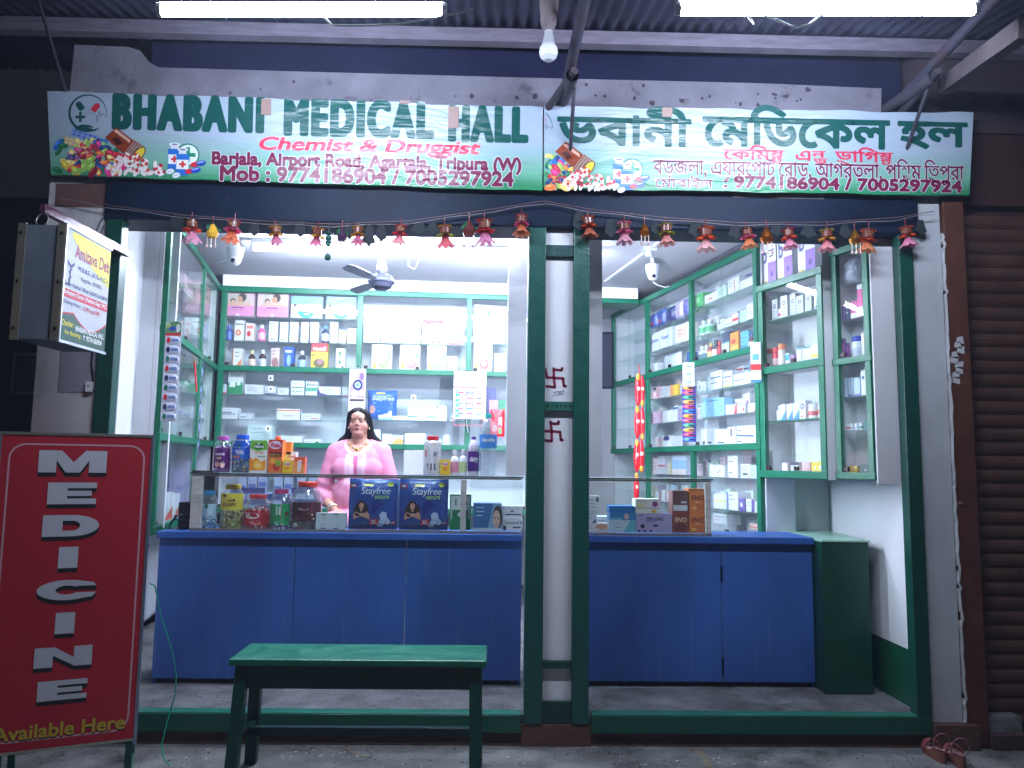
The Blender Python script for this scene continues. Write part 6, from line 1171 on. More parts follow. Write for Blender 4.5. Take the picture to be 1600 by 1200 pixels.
# --- left cabinet, dim goods behind the reflections
Lw = 'behind the left cabinet glass'
row(left, LP, 300, 470, Lw, [(262, 284, 432, 'b', 'pale pink carton', C(220, 180, 190), [('r', .2, .5, .8, .9, C(190, 150, 150))]), (290, 310, 438, 'b', 'pale pink carton', C(220, 180, 190), [('r', .2, .5, .8, .9, C(190, 150, 150))]), (316, 332, 444, 'b', 'pale pink carton', C(220, 180, 190), [('r', .2, .5, .8, .9, C(190, 150, 150))])], inset=.08, zfix=2.862)
row(left, LP, 300, 520, 'lower behind the left cabinet glass', [(268, 280, 490, 'b', 'white carton with orange drawing', WH, sun), (312, 322, 500, 'b', 'white carton with orange drawing', WH, sun), (328, 337, 505, 'b', 'white carton with orange drawing', WH, sun)], inset=.08, zfix=2.632)
row(left, LP, 300, 640, 'in the middle of the left cabinet', [(290, 300, 596, 'b', 'green and white carton', C(90, 160, 130), [('r', .1, .5, .9, .9, WH)]), (318, 330, 600, 'b', 'green and white carton', C(90, 160, 130), [('r', .1, .5, .9, .9, WH)])], inset=.08, zfix=2.132)
row(left, LP, 300, 700, 'low in the left cabinet', [(258, 280, 640, 'b', 'grey blue stock carton', C(150, 160, 196), tall), (286, 308, 646, 'b', 'grey blue stock carton', C(150, 160, 196), tall), (316, 334, 655, 'b', 'grey blue stock carton', C(150, 160, 196), tall)], inset=.08, zfix=1.902)
row(left, LP, 300, 760, 'below the rail of the left cabinet', [(258, 270, 770, 'b', 'white carton with red curve', WH, [('p', [(0, 0), (.9, 0), (.9, .5)], C(206, 70, 60))]), (274, 284, 772, 'b', 'white carton with red curve', WH, [('p', [(0, 0), (.9, 0), (.9, .5)], C(206, 70, 60))]), (290, 318, 720, 'b', 'mauve stock carton', C(170, 160, 200), [('r', 0, .5, 1, .6, C(120, 110, 180))])], inset=.08, zfix=1.108)
# perfumes and tissues in the narrow left cabinet
NLP = Plane((-2.2+nx0, 5.08), (-2.2+nx1, 5.08))
Wl = 'in the narrow left cabinet'
for px0, px1, yt, yb, kind, desc, col, cap in ((228, 236, 567, 600, 'o', 'golden perfume bottle', C(206, 160, 60), C(206, 206, 210)), (226, 234, 604, 638, 'o', 'slim golden perfume bottle', C(190, 150, 60), C(206, 206, 210)), (240, 246, 600, 640, 'o', 'pale spray bottle', C(150, 180, 200), WH), (229, 235, 440, 482, 'c', 'pink tube of cream', C(220, 150, 180), C(230, 170, 190)), (237, 245, 442, 484, 'b', 'yellow and green carton', C(210, 216, 90), [('r', 0, .3, 1, .6, C(60, 140, 80))]), (235, 243, 488, 518, 'b', 'white carton with pink streak', WH, [('r', .2, .1, .5, .9, C(220, 120, 150))])):
    p0 = P(px0, yb, 5.1); p1 = P(px1, yt, 5.1); cx = (p0.x+p1.x)/2; w = p1.x-p0.x; h = p1.z-p0.z
    zz = min((2.62, 2.05, 1.88, 1.74, 2.29), key=lambda s: abs(s-p0.z)); lab = f'{desc}, {Wl}'
    if kind == 'b': carton('carton', lab, 'carton', (p0.x, 5.11, zz), 0, w, h, .05, col, cap, key=px0)
    elif kind == 'o': bottle('perfume_bottle', lab, 'bottle', (cx, 5.13, zz), w, h, col, cap, key=px0)
    else: tubcan('cream_tube', lab, 'tube', (cx, 5.13, zz), w, h, col, cap, key=px0)
p0 = P(223, 689, 5.02); p1 = P(246, 640, 5.02); carton('tissue_pack', 'sky blue tissue pack standing at the left end above the red board', 'pack', (p0.x, 5.015, p0.z), 0, p1.x-p0.x, p1.z-p0.z, .04, C(110, 190, 226), [('r', .3, .2, .8, .6, C(220, 236, 244))])
m = MB(); m.box(p0.x-.02, p1.x+.005, 5.005, 5.06, 1.1, p0.z-.001, C(210, 212, 216), 'plaster'); tag(m.build('ledge_block'), 'white plastered block carrying the sky blue tissue pack', 'ledge')

# ================================================================== hanging goods
def hang_strip(name, label, cat, x0, y0, x1, y1, Y, n, cols, header=None, hdr_col=None, yaw=0.0, slim=False):
    p0 = P(x0, y1, Y); p1 = P(x1, y0, Y); w = p1.x-p0.x; H = p1.z-p0.z
    t = empty(name, label, cat, (p0.x, Y, p0.z), yaw); hh = H*.14 if header else 0
    if header:
        m = MB(); m.box(0, w, 0, .003, H-hh, H, hdr_col); header(m, w, H, hh); m.build('header_card', t)
    for k in range(n):
        z1 = (H-hh)*(1-k/n); z0 = (H-hh)*(1-(k+1)/n); m = MB(); c = cols[k % len(cols)]
        i0 = len(m.v); m.ell((w/2, .004, (z0+z1)/2), (w*.5, .012, (z1-z0)*.5), c[0], 'film', 10, 8)
        m.box(0, w, .002, .006, z0, z1, c[1], 'film')
        m.disc(w*.28, (z0+z1)/2, w*.12, (z1-z0)*.3, c[2], 'gloss', .011); m.rect(w*.45, z0+(z1-z0)*.35, w*.9, z0+(z1-z0)*.65, c[3], 'gloss', .0095)
        m.build('sachet', t)
    m = MB(); m.tube([(w/2, .003, H-.005), (w/2, .003, H+.06)], .002, 5, C(200, 200, 204)); m.build('hook', t)
    return t
def hdr1(m, w, H, hh):
    m.poly([(0, H-hh), (w, H-hh), (w, H-hh*.2), (w*.7, H+hh*.05), (w*.4, H), (w*.05, H-hh*.25)], C(80, 130, 80), 'card', .001); m.disc(w*.45, H-hh*.5, w*.26, hh*.16, C(40, 80, 170), 'card', .0014); m.disc(w*.8, H-hh*.45, w*.14, hh*.3, WH, 'card', .0014); m.rect(0, H-hh, w, H-hh*.82, REDC, 'card', .0016); m.disc(w*.2, H-hh*.3, w*.14, hh*.2, C(170, 190, 120), 'card', .0014)
sc3 = [(C(206, 210, 226), C(206, 206, 220), c, C(120, 140, 190)) for c in (REDC, C(40, 50, 80), C(30, 120, 90))]
hang_strip('sachet_strip', 'long strip of white sachets with red, navy and green dots hanging by the left cabinet', 'sachet strip', 250, 503, 284, 658, 4.93, 9, sc3, hdr1, C(190, 210, 190))
hang_strip('sachet_strip', 'narrow dark strip of sachets hanging deeper along the left cabinet', 'sachet strip', 309, 560, 316, 718, 5.6, 11, [(C(60, 90, 100), C(50, 90, 80), C(30, 120, 90), WH), (C(120, 150, 200), C(90, 110, 160), REDC, WH)])
m = MB(); a_ = P(304, 566, 5.5); b_ = P(307, 612, 5.5); m.tube([(a_.x, 5.5, a_.z), (b_.x, 5.5, b_.z)], .006, 8, REDC); tag(m.build('red_pen'), 'thin red stick hanging beside the left cabinet', 'stick')
cols = [(C(232, 150, 60), C(70, 70, 160), C(236, 190, 90), C(40, 50, 110)), (C(220, 90, 110), C(70, 70, 160), C(236, 130, 140), C(40, 50, 110)), (C(80, 170, 120), C(70, 70, 160), C(120, 206, 150), C(40, 50, 110)), (C(236, 170, 70), C(70, 70, 160), C(240, 200, 110), C(40, 50, 110)), (C(214, 80, 110), C(70, 70, 160), C(236, 130, 140), C(40, 50, 110)), (C(80, 140, 220), C(70, 70, 160), C(130, 180, 236), C(40, 50, 110))]
hang_strip('sachet_strip', 'strip of orange, pink, green and blue sachets hanging before the right cabinet', 'sachet strip', 1067, 603, 1087, 690, 6.0, 12, cols)
p0 = P(1067, 604, 5.98); p1 = P(1084, 567, 5.98); w = p1.x-p0.x; h = p1.z-p0.z
m = MB(); m.box(0, w, 0, .003, 0, h, C(230, 234, 240)); [m.rect(w*.1, h*k, w*.9, h*(k+.03), DARK) for k in (.02, .35, .68)]; [m.rect(w*.3, h*(k+.12), w*.75, h*(k+.2), C(90, 150, 170)) for k in (.02, .35, .68)]; o = m.build('tag_card', loc=(p0.x, 5.98, p0.z), rz=-.3); tag(o, 'white three part tag card above the sachet strip of the right cabinet', 'tag card')
# red packets
def red_chain():
    t = empty('packet_chain', 'chain of glossy red snack packets with yellow ends hanging in the right bay', 'packets', P(999, 690, 6.3))
    o = Vector(t.location)
    for k, (x0, x1, y0, y1) in enumerate(((993, 1001, 585, 635), (1000, 1007, 586, 634), (992, 1000, 636, 686), (1000, 1007, 636, 686), (991, 999, 688, 738), (998, 1006, 686, 737), (991, 998, 740, 786))):
        p0 = P(x0, y1, 6.3)-o; p1 = P(x1, y0, 6.3)-o; w = p1.x-p0.x; h = p1.z-p0.z; m = MB()
        m.ell((p0.x+w/2, 0, p0.z+h/2), (w*.62, .02, h*.5), C(214, 24, 36), 'film', 12, 10)
        m.ell((p0.x+w/2, -.003, p0.z+h*(.1 if k % 2 else .9)), (w*.4, .016, h*.13), C(232, 150, 40), 'film', 10, 8)
        m.disc(p0.x+w/2, p0.z+h*.55, w*.3, h*.06, C(240, 220, 200), 'gloss', .0215); m.build('packet', t)
    m = MB(); m.tube([P(999, 570, 6.3)-o, P(999, 600, 6.3)-o], .003, 6, REDC); m.build('hanging_loop', t)
red_chain()
# long slim pack hanging at the near end of the right cabinet
p0 = P(1172, 598, 5.42); p1 = P(1186, 536, 5.42); carton('hanging_pack', 'white and blue hanging pack at the near end of the right cabinet', 'pack', (p0.x, 5.40, p0.z), -.5, p1.x-p0.x, p1.z-p0.z, .012, C(226, 230, 238), [('r', 0, .3, 1, .45, C(206, 60, 60)), ('r', 0, 0, 1, .06, C(60, 130, 200)), ('r', .2, .55, .8, .7, C(110, 180, 200))])
# toothbrush card, calendar, red pouch, chain on the back cabinet
def onback(x0, y0, x1, y1, gap=.02):
    p = BK.inset(-gap); u0, z0 = p.uz(x0, y1); u1, z1 = p.uz(x1, y0); return p.pt(u0, z0), u1-u0, z1-z0
q, w, h = onback(544, 577, 572, 652)
t = empty('calendar', 'wall calendar with an evil eye picture hanging behind the woman', 'calendar', q, BK.rot)
m = MB(); m.box(0, w, 0, .004, 0, h, C(236, 236, 240)); decorate(m, w, h, [('r', .06, .40, .94, .95, C(170, 150, 190)), ('e', .3, .8, .2, .12, C(226, 214, 220)), ('e', .75, .85, .14, .08, C(120, 90, 140)), ('e', .35, .5, .2, .08, C(230, 210, 220)), ('e', .75, .5, .18, .07, C(226, 170, 210)), ('e', .52, .67, .3, .115, C(24, 34, 96)), ('e', .52, .67, .17, .066, C(236, 240, 244)), ('e', .52, .67, .12, .047, C(110, 200, 226)), ('e', .52, .67, .04, .016, C(20, 20, 40)), ('r', .06, .33, .94, .38, C(60, 50, 60)), ('l', 4, .1, .9, .06, .28, C(190, 190, 200))]); m.build('sheet', t)
m = MB(); 
for k in range(8): m.tube([(w*(.1+.11*k), -.004, h-.006), (w*(.1+.11*k), .006, h+.008)], .003, 5, C(200, 200, 206))
m.build('spiral', t)
m = MB(); m.tube([(w/2+.02*cos(a), .002, h+.03+.02*sin(a)) for a in [2*pi*k/14 for k in range(15)]], .003, 5, C(190, 190, 200), 'alloy', False); m.build('hanging_ring', t)
q, w, h = onback(708, 581, 760, 654, .03)
t = empty('toothbrush_card', 'hanging display card of coloured toothbrushes beside the water bottle', 'display card', q, BK.rot)
m = MB(); m.box(0, w, 0, .004, 0, h, C(236, 238, 242)); m.rect(0, h*.64, w, h*.68, C(226, 120, 130)); m.rect(w*.04, 0.02*h, w*.96, h*.62, C(206, 226, 238)); m.rect(w*.06, h*.03, w*.2, h*.6, C(70, 150, 190), e=.001); m.build('card', t)
for c_ in range(3):
    for r_ in range(5):
        m = MB(); z = h*(.08+.11*r_); x = w*(.1+.29*c_); m.box(x, x+w*.22, -.006, -.001, z, z+h*.06, C(226, 230, 238), 'gloss'); m.tube([(x+w*.02, -.008, z+h*.03), (x+w*.14, -.008, z+h*.025), (x+w*.21, -.008, z+h*.04)], h*.012, 6, [C(60, 90, 190), C(206, 40, 90), C(40, 150, 190), C(230, 120, 40), C(206, 40, 60)][(r_+c_) % 5]); m.build('toothbrush', t)
m = MB()
for dx in (-.03, .03): m.tube([(w*.5, -.014, h*.98), (w*.5+dx, -.016, h*.8), (w*.5+dx*.9, -.016, h*-.1), (w*.5+dx*.3, -.014, h*-.3)], .005, 6, C(190, 180, 200), 'alloy')
m.build('hanging_chain', t)
m = MB(); m.tube([(w*.02, 0, -.002), (w*.02, 0, -h*.14), (w*.9, 0, -h*.14), (w*.9, 0, -.002)], .004, 6, C(226, 120, 130)); m.build('wire_rail', t)
q, w, h = onback(766, 640, 789, 682, .06)
pack('snack_pouch', 'red pouch with a green capped stick picture hanging behind the water bottle', 'pouch', q, BK.rot, w, h, .03, C(206, 30, 44), [('r', .58, .1, .78, .7, C(226, 220, 214)), ('r', .58, .1, .78, .3, C(60, 150, 60)), ('e', .3, .3, .2, .12, C(226, 150, 150))])
# narrow mirror post at the right end of the back cabinet
# ================================================================== goods on the counter
def jar(label, x0, x1, yt, yb, Y, lid, lab, labels, fill, fillcol, fh=.3, sq=.0, key=None, lab_z=(.25, .6), texts=()):
    p0 = P(x0, yb, Y); p1 = P(x1, yt, Y); w = p1.x-p0.x; h = p1.z-p0.z; r = w/2; return jar3(label, Vector(((p0.x+p1.x)/2, Y+r, 0)), r, h, lid, lab, labels, fill, fillcol, fh, sq, key, lab_z, texts)
def jar3(label, c, r, h, lid, lab, labels, fill, fillcol, fh, sq, key, lab_z, texts, z=None):
    t = empty('sweet_jar', label, 'jar', (c.x, c.y, z if z is not None else ZC+.002), key=key, group=None)
    m = MB(); m.lathe([(r*.9, 0), (r*.98, h*.03), (r, h*.1), (r, h*.62), (r*.96, h*.72), (r*.8, h*.83), (r*.62, h*.875), (r*.6, h*.9)], 28, m='jar_plastic', sq=sq, caps=False); m.build('body', t)
    m = MB(); m.lathe([(r*.64, h*.885), (r*.67, h*.89), (r*.67, h*.985), (r*.62, h)], 28, col=lid); m.build('lid', t)
    m = MB(); m.lathe([(r*.9, .002), (r*.93, h*.03), (r*.93, h*fh*.75), (r*.5, h*fh*.85), (0, h*fh*.8)], 20, col=fillcol[0], m='film', sq=sq, caps=False)
    rnd = random.Random(int(abs(c.x)*1000)); n = 0
    for k in range(130):
        a = rnd.uniform(0, 2*pi); rr_ = r*.88*sqrt(rnd.random()) if k > 90 else r*.9; zz = h*fh*rnd.uniform(.05, .95) if k <= 90 else h*fh*rnd.uniform(.7, 1.0)
        s = r*.16; R = Euler((rnd.uniform(0, 3), rnd.uniform(0, 3), rnd.uniform(0, 3))).to_matrix()
        m.ell((rr_*cos(a)*.97, rr_*sin(a)*.97, zz+.003), (s*1.4, s*.8, s*.7), rnd.choice(fillcol), 'film', 7, 4, R)
    m.build('sweet_filling', t)['kind'] = 'stuff'
    m = MB()
    z0, z1 = h*lab_z[0], h*lab_z[1]
    R = r*1.012; i0 = 0
    nseg = 14; half = r*1.35
    for a in range(nseg): m.rect(-half+2*half*a/nseg, z0, -half+2*half*(a+1)/nseg, z1, lab, 'card', .0)
    for d in labels:
        e = .0012
        if d[0] == 'r': m.rect(d[1]*half, z0+d[2]*(z1-z0), d[3]*half, z0+d[4]*(z1-z0), d[5], 'card', e)
        elif d[0] == 'e': m.disc(d[1]*half, z0+d[2]*(z1-z0), d[3]*half, d[4]*(z1-z0), d[5], 'card', e+.0006, 20, d[6] if len(d) > 6 else 0)
        elif d[0] == 't': m.text(d[1], d[2]*half, z0+d[3]*(z1-z0), d[4]*half, z0+d[5]*(z1-z0), d[6], 'card', e+.0012, bold=d[7] if len(d) > 7 else .02)
    m.wrap(0, R); m.build('label_sleeve', t); return t
CY = 5.02
c_ = 'in the glass case on the left counter'
jar('slim jar of blue wrapped sweets with blue lid, first in the left glass case', 308, 336, 769, 830, CY, C(40, 130, 190), C(176, 206, 226), [('e', .0, .85, .16, .16, C(40, 110, 90)), ('r', -.4, .45, .4, .6, C(226, 236, 240)), ('e', .0, .12, .5, .1, C(60, 100, 160))], 'x', [C(60, 130, 190), C(190, 214, 230), C(30, 80, 130)], .25, key=308, lab_z=(.28, .66))
jar('jar of green sweets with yellow lid and yellow label', 337, 377, 760, 831, CY, C(220, 200, 50), C(232, 216, 70), [('t', 'milk', -.12, .52, .25, .66, C(40, 30, 30)), ('t', 'ECLAIRS', -.42, .24, .42, .46, C(120, 30, 30), .03), ('e', -.3, .86, .12, .1, C(80, 70, 40)), ('r', -.4, .1, .4, .14, C(150, 110, 50)), ('e', .3, .6, .08, .07, C(60, 40, 30))], 'x', [C(140, 150, 50), C(190, 190, 110), C(90, 60, 30), C(110, 130, 40)], .42, key=337, lab_z=(.43, .8))
jar('wide jar of red sweets with red label and red lid', 374, 418, 776, 831, CY, C(206, 40, 50), C(190, 26, 40), [('e', -.08, .66, .42, .22, C(240, 232, 230)), ('e', -.08, .66, .40, .20, C(190, 26, 40)), ('e', -.08, .66, .38, .18, C(244, 238, 236)), ('t', 'Cricket', -.4, .57, .22, .75, C(150, 20, 30), .02), ('e', .1, .2, .3, .16, C(206, 120, 120))], 'x', [C(206, 40, 60), C(236, 200, 200), C(150, 20, 30)], .58, key=374, lab_z=(.13, .56))
jar('jar with green and magenta label and pink lid', 416, 452, 767, 831, CY, C(220, 70, 140), C(24, 150, 84), [('r', .22, 0, 1, 1, C(196, 40, 130)), ('r', -.12, .5, .2, .9, C(206, 224, 214)), ('e', .62, .55, .16, .1, C(110, 60, 60))], 'x', [C(120, 60, 140), C(60, 40, 90), C(190, 200, 220)], .2, key=416, lab_z=(.12, .64))
jar('large jar of dark wrapped sweets with bright red lid', 449, 499, 756, 832, CY, C(226, 60, 40), C(70, 18, 28), [('r', .4, 0, 1, 1, C(170, 30, 44)), ('e', .0, .65, .3, .08, C(150, 110, 110)), ('e', -.2, .2, .3, .14, C(110, 40, 50))], 'x', [C(50, 24, 24), C(120, 30, 40), C(206, 200, 180), C(70, 90, 50)], .34, key=449, lab_z=(.2, .58))
# small adaptor box with four screw bosses
def place(x0, yb, x1, yt, Y): p0 = P(x0, yb, Y); p1 = P(x1, yt, Y); return p0, p1.x-p0.x, p1.z-p0.z
p0, w, h = place(493, 829, 540, 804, 5.0)
carton('adapter_box', 'pale grey electrical box with four screw marks beside the blue packs', 'electrical box', (p0.x, 5.0, ZC+.015), 0, w, h, .05, C(206, 222, 228), [('e', .25, .28, .05, .1, C(150, 166, 176)), ('e', .25, .28, .038, .075, C(210, 226, 232)), ('e', .25, .72, .05, .1, C(150, 166, 176)), ('e', .25, .72, .038, .075, C(210, 226, 232)), ('e', .74, .28, .05, .1, C(150, 166, 176)), ('e', .74, .28, .038, .075, C(210, 226, 232)), ('e', .74, .72, .05, .1, C(150, 166, 176)), ('e', .74, .72, .038, .075, C(210, 226, 232)), ('r', .16, .9, .33, .95, C(50, 60, 70)), ('r', .6, .9, .76, .95, C(50, 60, 70)), ('r', .16, .04, .33, .09, C(50, 60, 70)), ('r', .6, .04, .76, .09, C(50, 60, 70))], mat='gloss')
# pad packs
def figure(m, w, h, cx, s=1):
    pass
padd = [('p', [(0, 0), (1, 0), (1, .45), (.55, .25), (0, .5)], C(36, 56, 140)), ('p', [(.48, .28), (.5, .55), (.62, .6), (.72, .52), (.86, .6), (.98, .55), (.96, .3), (.75, .2)], C(24, 40, 130)),
 ('r', .02, .82, .16, .92, C(196, 30, 60)), ('t', 'NEW', .04, .845, .14, .895, WH, .03), ('r', .32, .86, .52, .91, C(190, 190, 60)), ('e', .87, .9, .06, .045, C(190, 200, 70)), ('t', 'Stayfree', .27, .66, .86, .84, C(206, 220, 236), .01, .12), ('t', 'secure', .55, .61, .84, .68, C(150, 200, 130), .015, .1), ('t', 'by', .45, .84, .51, .875, C(206, 220, 236), .01),
 ('e', .28, .46, .10, .12, C(44, 26, 26)), ('e', .22, .38, .09, .12, C(44, 26, 26)), ('e', .36, .38, .08, .13, C(44, 26, 26)), ('e', .285, .47, .05, .065, C(206, 150, 130)), ('r', .265, .36, .305, .43, C(200, 144, 124)), ('p', [(.16, 0), (.15, .3), (.22, .36), (.36, .36), (.42, .3), (.41, 0)], C(30, 28, 54)), ('p', [(.12, .3), (.17, .36), (.26, .32), (.29, .27), (.25, .25), (.17, .22), (.12, .2)], C(206, 150, 130)), ('p', [(.45, .3), (.41, .36), (.33, .32), (.29, .27), (.33, .25), (.41, .22), (.46, .2)], C(206, 150, 130)), ('e', .29, .3, .045, .03, C(214, 160, 140)),
 ('p', [(.62, .06), (.6, .14), (.68, .2), (.66, .3), (.72, .36), (.8, .34), (.82, .24), (.88, .18), (.84, .1), (.76, .12), (.7, .06)], C(190, 210, 240)), ('p', [(.44, .1), (.48, .21), (.62, .21), (.66, .15), (.6, .1)], C(200, 24, 60)), ('t', 'XL', .48, .115, .6, .195, WH, .03, .1), ('r', .78, .11, .98, .165, C(196, 30, 70)), ('r', .8, .13, .96, .145, WH)]
for k, (x0, x1) in enumerate(((541, 621), (621, 701))):
    p0, w, h = place(x0, 831, x1, 753, 5.0)
    pack('pad_pack', ['large blue sanitary pad pack with white cursive print, nearer the seated woman', 'large blue sanitary pad pack with white cursive print, by the case post'][k], 'pack', (p0.x+.003, 5.0, ZC+.016), 0, w-.006, h, .09, C(28, 70, 150), padd, key=x0)
p0, w, h = place(552, 760, 690, 748, 5.2); carton('carton', 'flat pale blue carton lying behind the two blue pad packs', 'carton', (p0.x, 5.14, ZC+.016), 0, w, .315, .1, C(150, 176, 206), [])
p0, w, h = place(702, 829, 736, 774, 5.06); carton('carton', 'green and white vitamin carton behind the case post', 'carton', (p0.x, 5.06, ZC+.016), 0, w, h, .1, C(222, 228, 226), [('r', 0, 0, 1, .3, C(22, 140, 84)), ('r', 0, .96, 1, 1, C(22, 140, 84)), ('r', 0, 0, .06, 1, C(22, 140, 84)), ('r', .94, 0, 1, 1, C(22, 140, 84)), ('t', 'E', .25, .7, .34, .86, DARK), ('t', 'n', .7, .7, .82, .8, DARK), ('r', .12, .3, .88, .56, C(30, 130, 84)), ('e', .5, .43, .12, .07, WH)])
p0, w, h = place(739, 830, 784, 788, 5.02); carton('carton', 'blue carton with a woman face beside the case post', 'carton', (p0.x, 5.02, ZC+.016), 0, w, h, .12, C(60, 110, 170), [('p', [(.5, 0), (1, 0), (1, 1), (.7, 1)], C(130, 170, 206)), ('e', .86, .5, .17, .42, C(60, 44, 46)), ('e', .82, .42, .13, .34, C(222, 184, 170)), ('e', .8, .2, .035, .02, C(180, 90, 100)), ('e', .76, .46, .03, .03, C(50, 40, 50)), ('e', .88, .46, .03, .03, C(50, 40, 50)), ('l', 3, .1, .5, .55, .85, C(210, 224, 240)), ('r', 0, 0, 1, .1, C(200, 214, 226))])
p0, w, h = place(783, 810, 816, 793, 5.05); p2, w2, h2 = place(785, 830, 817, 810, 5.04)
carton('carton', 'lower white tablet carton at the right end of the left case', 'carton', (p2.x, 5.04, ZC+.016), 0, w2, h2, .12, WH, [('t', 'Paracetamol Ta', .1, .5, .98, .76, C(70, 70, 80), .0), ('e', .1, .2, .08, .2, C(50, 50, 56)), ('r', .5, .2, .9, .3, DARK)])
carton('carton', 'upper white tablet carton at the right end of the left case', 'carton', (p0.x, 5.05, ZC+.0165+h2), 0, w, h, .12, C(222, 222, 226), [('r', .45, .5, .6, .62, DARK), ('r', .2, .2, .95, .32, DARK)])
# on the glass top
ZG = ZC+.3655
def top(x0, x1, yt, Y=5.02, yb=744): p0 = P(x0, yb, Y); p1 = P(x1, yt, Y); return p0.x, p1.x-p0.x, P((x0+x1)/2, yt, Y).z-ZG
x, w, h = top(327, 357, 681); jar3('purple labelled jar with mauve lid, leftmost on the glass case', Vector((x+w/2, 5.03+w/2, 0)), w/2, h, C(170, 80, 160), C(86, 24, 104), [('t', 'HAJMOLA', -.42, .62, .42, .76, C(240, 220, 230), .03), ('t', 'imli', -.2, .46, .15, .58, C(240, 220, 120), .02), ('r', -.55, .84, .55, .93, C(226, 180, 80)), ('e', -.2, .2, .2, .14, C(214, 150, 140)), ('e', .28, .18, .2, .16, C(236, 200, 190)), ('e', .28, .31, .2, .06, C(40, 20, 30)), ('e', -.2, .31, .2, .05, C(90, 40, 30))], 'x', [C(110, 40, 130), C(190, 150, 210), C(70, 20, 90)], .72, 0, 0, (.12, .66), (), ZG)
x, w, h = top(356, 389, 679); jar3('blue and white jar of sweets with blue lid on the glass case', Vector((x+w/2, 5.03+w/2, 0)), w/2, h, C(30, 80, 190), C(28, 86, 190), [('r', -1, .82, 1, 1, C(226, 232, 240)), ('e', 0, .82, .8, .2, C(226, 232, 240)), ('e', -.0, .74, .13, .1, C(20, 100, 120)), ('t', 'DOUBLE', -.32, .4, .3, .52, WH, .03), ('t', 'POWER', -.2, .28, .36, .4, WH, .03), ('r', -.5, .86, .5, .94, C(222, 210, 90)), ('r', -.6, .08, -.3, .22, C(190, 150, 90)), ('r', -.25, .08, .05, .22, C(190, 110, 90)), ('r', .15, .08, .6, .22, C(60, 150, 210))], 'x', [C(60, 90, 120), C(206, 180, 70), C(40, 50, 60), C(120, 170, 206)], .42, 0, 1, (.34, .84), (), ZG)
x, w, h = top(389, 418, 688); carton('juice_carton', 'tall orange juice carton with green top on the glass case', 'juice carton', (x, 5.02, ZG), 0, w, h, .07, C(232, 232, 226), [('p', [(0, 1), (1, 1), (1, .72), (.4, .66), (0, .76)], C(110, 180, 60)), ('e', .52, .82, .32, .1, C(20, 100, 50)), ('t', 'B', .44, .86, .54, .93, WH, .03), ('t', 'Natural', .25, .77, .8, .86, WH, .03), ('t', 'Orange', .28, .58, .78, .66, C(226, 120, 60), .02, .1), ('t', 'Vitamins', .45, .48, .92, .54, C(40, 110, 60), .02), ('p', [(0, .08), (0, .5), (.2, .4), (.35, .48), (.7, .35), (.95, .42), (.95, .1)], C(232, 150, 50)), ('e', .5, .24, .3, .15, C(240, 170, 60)), ('e', .5, .24, .25, .125, C(246, 196, 90)), ('e', .5, .24, .05, .03, WH)])
x, w, h = top(418, 442, 687); o = carton('juice_carton', 'tall mixed fruit juice carton with orange screw cap on the glass case', 'juice carton', (x, 5.02, ZG), 0, w, h, .07, C(222, 130, 70), [('r', 0, .56, 1, 1, C(190, 60, 50)), ('e', .48, .84, .46, .12, C(240, 236, 236)), ('e', .48, .84, .42, .10, C(214, 206, 230)), ('t', 'Real', .14, .77, .84, .91, C(190, 30, 50), .03, .1), ('r', .1, .5, .95, .62, C(40, 26, 20)), ('t', 'MIXED FRUIT', .14, .52, .9, .58, C(226, 170, 90), .01), ('e', .25, .22, .22, .12, C(226, 110, 50)), ('e', .6, .2, .26, .13, C(190, 60, 60)), ('e', .72, .3, .2, .09, C(130, 170, 60)), ('e', .35, .36, .2, .08, C(236, 170, 60))])
m = MB(); m.lathe([(.016, 0), (.018, .005), (.018, .018), (.015, .022)], 14, cx=w*.55, cy=.035, z0=h, col=C(236, 110, 50)); m.build('screw_cap', o)
x, w, h = top(437, 448, 690); carton('juice_carton', 'narrow orange and yellow carton half hidden behind the mixed fruit juice', 'juice carton', (x, 5.10, ZG), 0, w+.01, h, .05, C(232, 140, 60), [('r', 0, .1, 1, .6, C(226, 206, 120))])
x, w, h = top(446, 463, 706, 5.10); carton('milk_carton', 'small white milk carton with red name behind the yellow drink', 'carton', (x, 5.10, ZG), 0, w, h, .05, WH, [('t', 'Amul', .1, .72, .85, .86, C(190, 40, 60), .02), ('r', .25, .5, .7, .58, NAVY)])
fr_ = [('e', .5, .72, .36, .14, C(240, 200, 200)), ('t', 'Frooti', .16, .65, .84, .78, C(150, 40, 90), .02, .1), ('e', .5, .4, .3, .14, C(240, 150, 40)), ('r', 0, .05, 1, .12, C(226, 160, 40))]
x, w, h = top(441, 457, 719); carton('drink_carton', 'small yellow mango drink carton before the milk carton', 'drink carton', (x, 5.015, ZG), 0, w, h, .05, C(236, 206, 50), fr_, key=441)
x, w, h = top(459, 477, 714); m_ = carton('drink_carton', 'small orange drink carton with white upright lettering', 'drink carton', (x, 5.015, ZG), 0, w, h, .05, C(226, 96, 60), [('p', [(0, 0), (1, 0), (1, .5), (0, .8)], C(236, 150, 80))], key=459)
mm = MB(); mm.text('maaza', 0, -.012, h*.7, .012, WH, 'card', .0014, bold=.03); mm.xf(0, Matrix.Translation((w*.5, 0, h*.12)) @ Matrix.Rotation(-pi/2, 4, 'Y')); mm.build('lettering', m_)
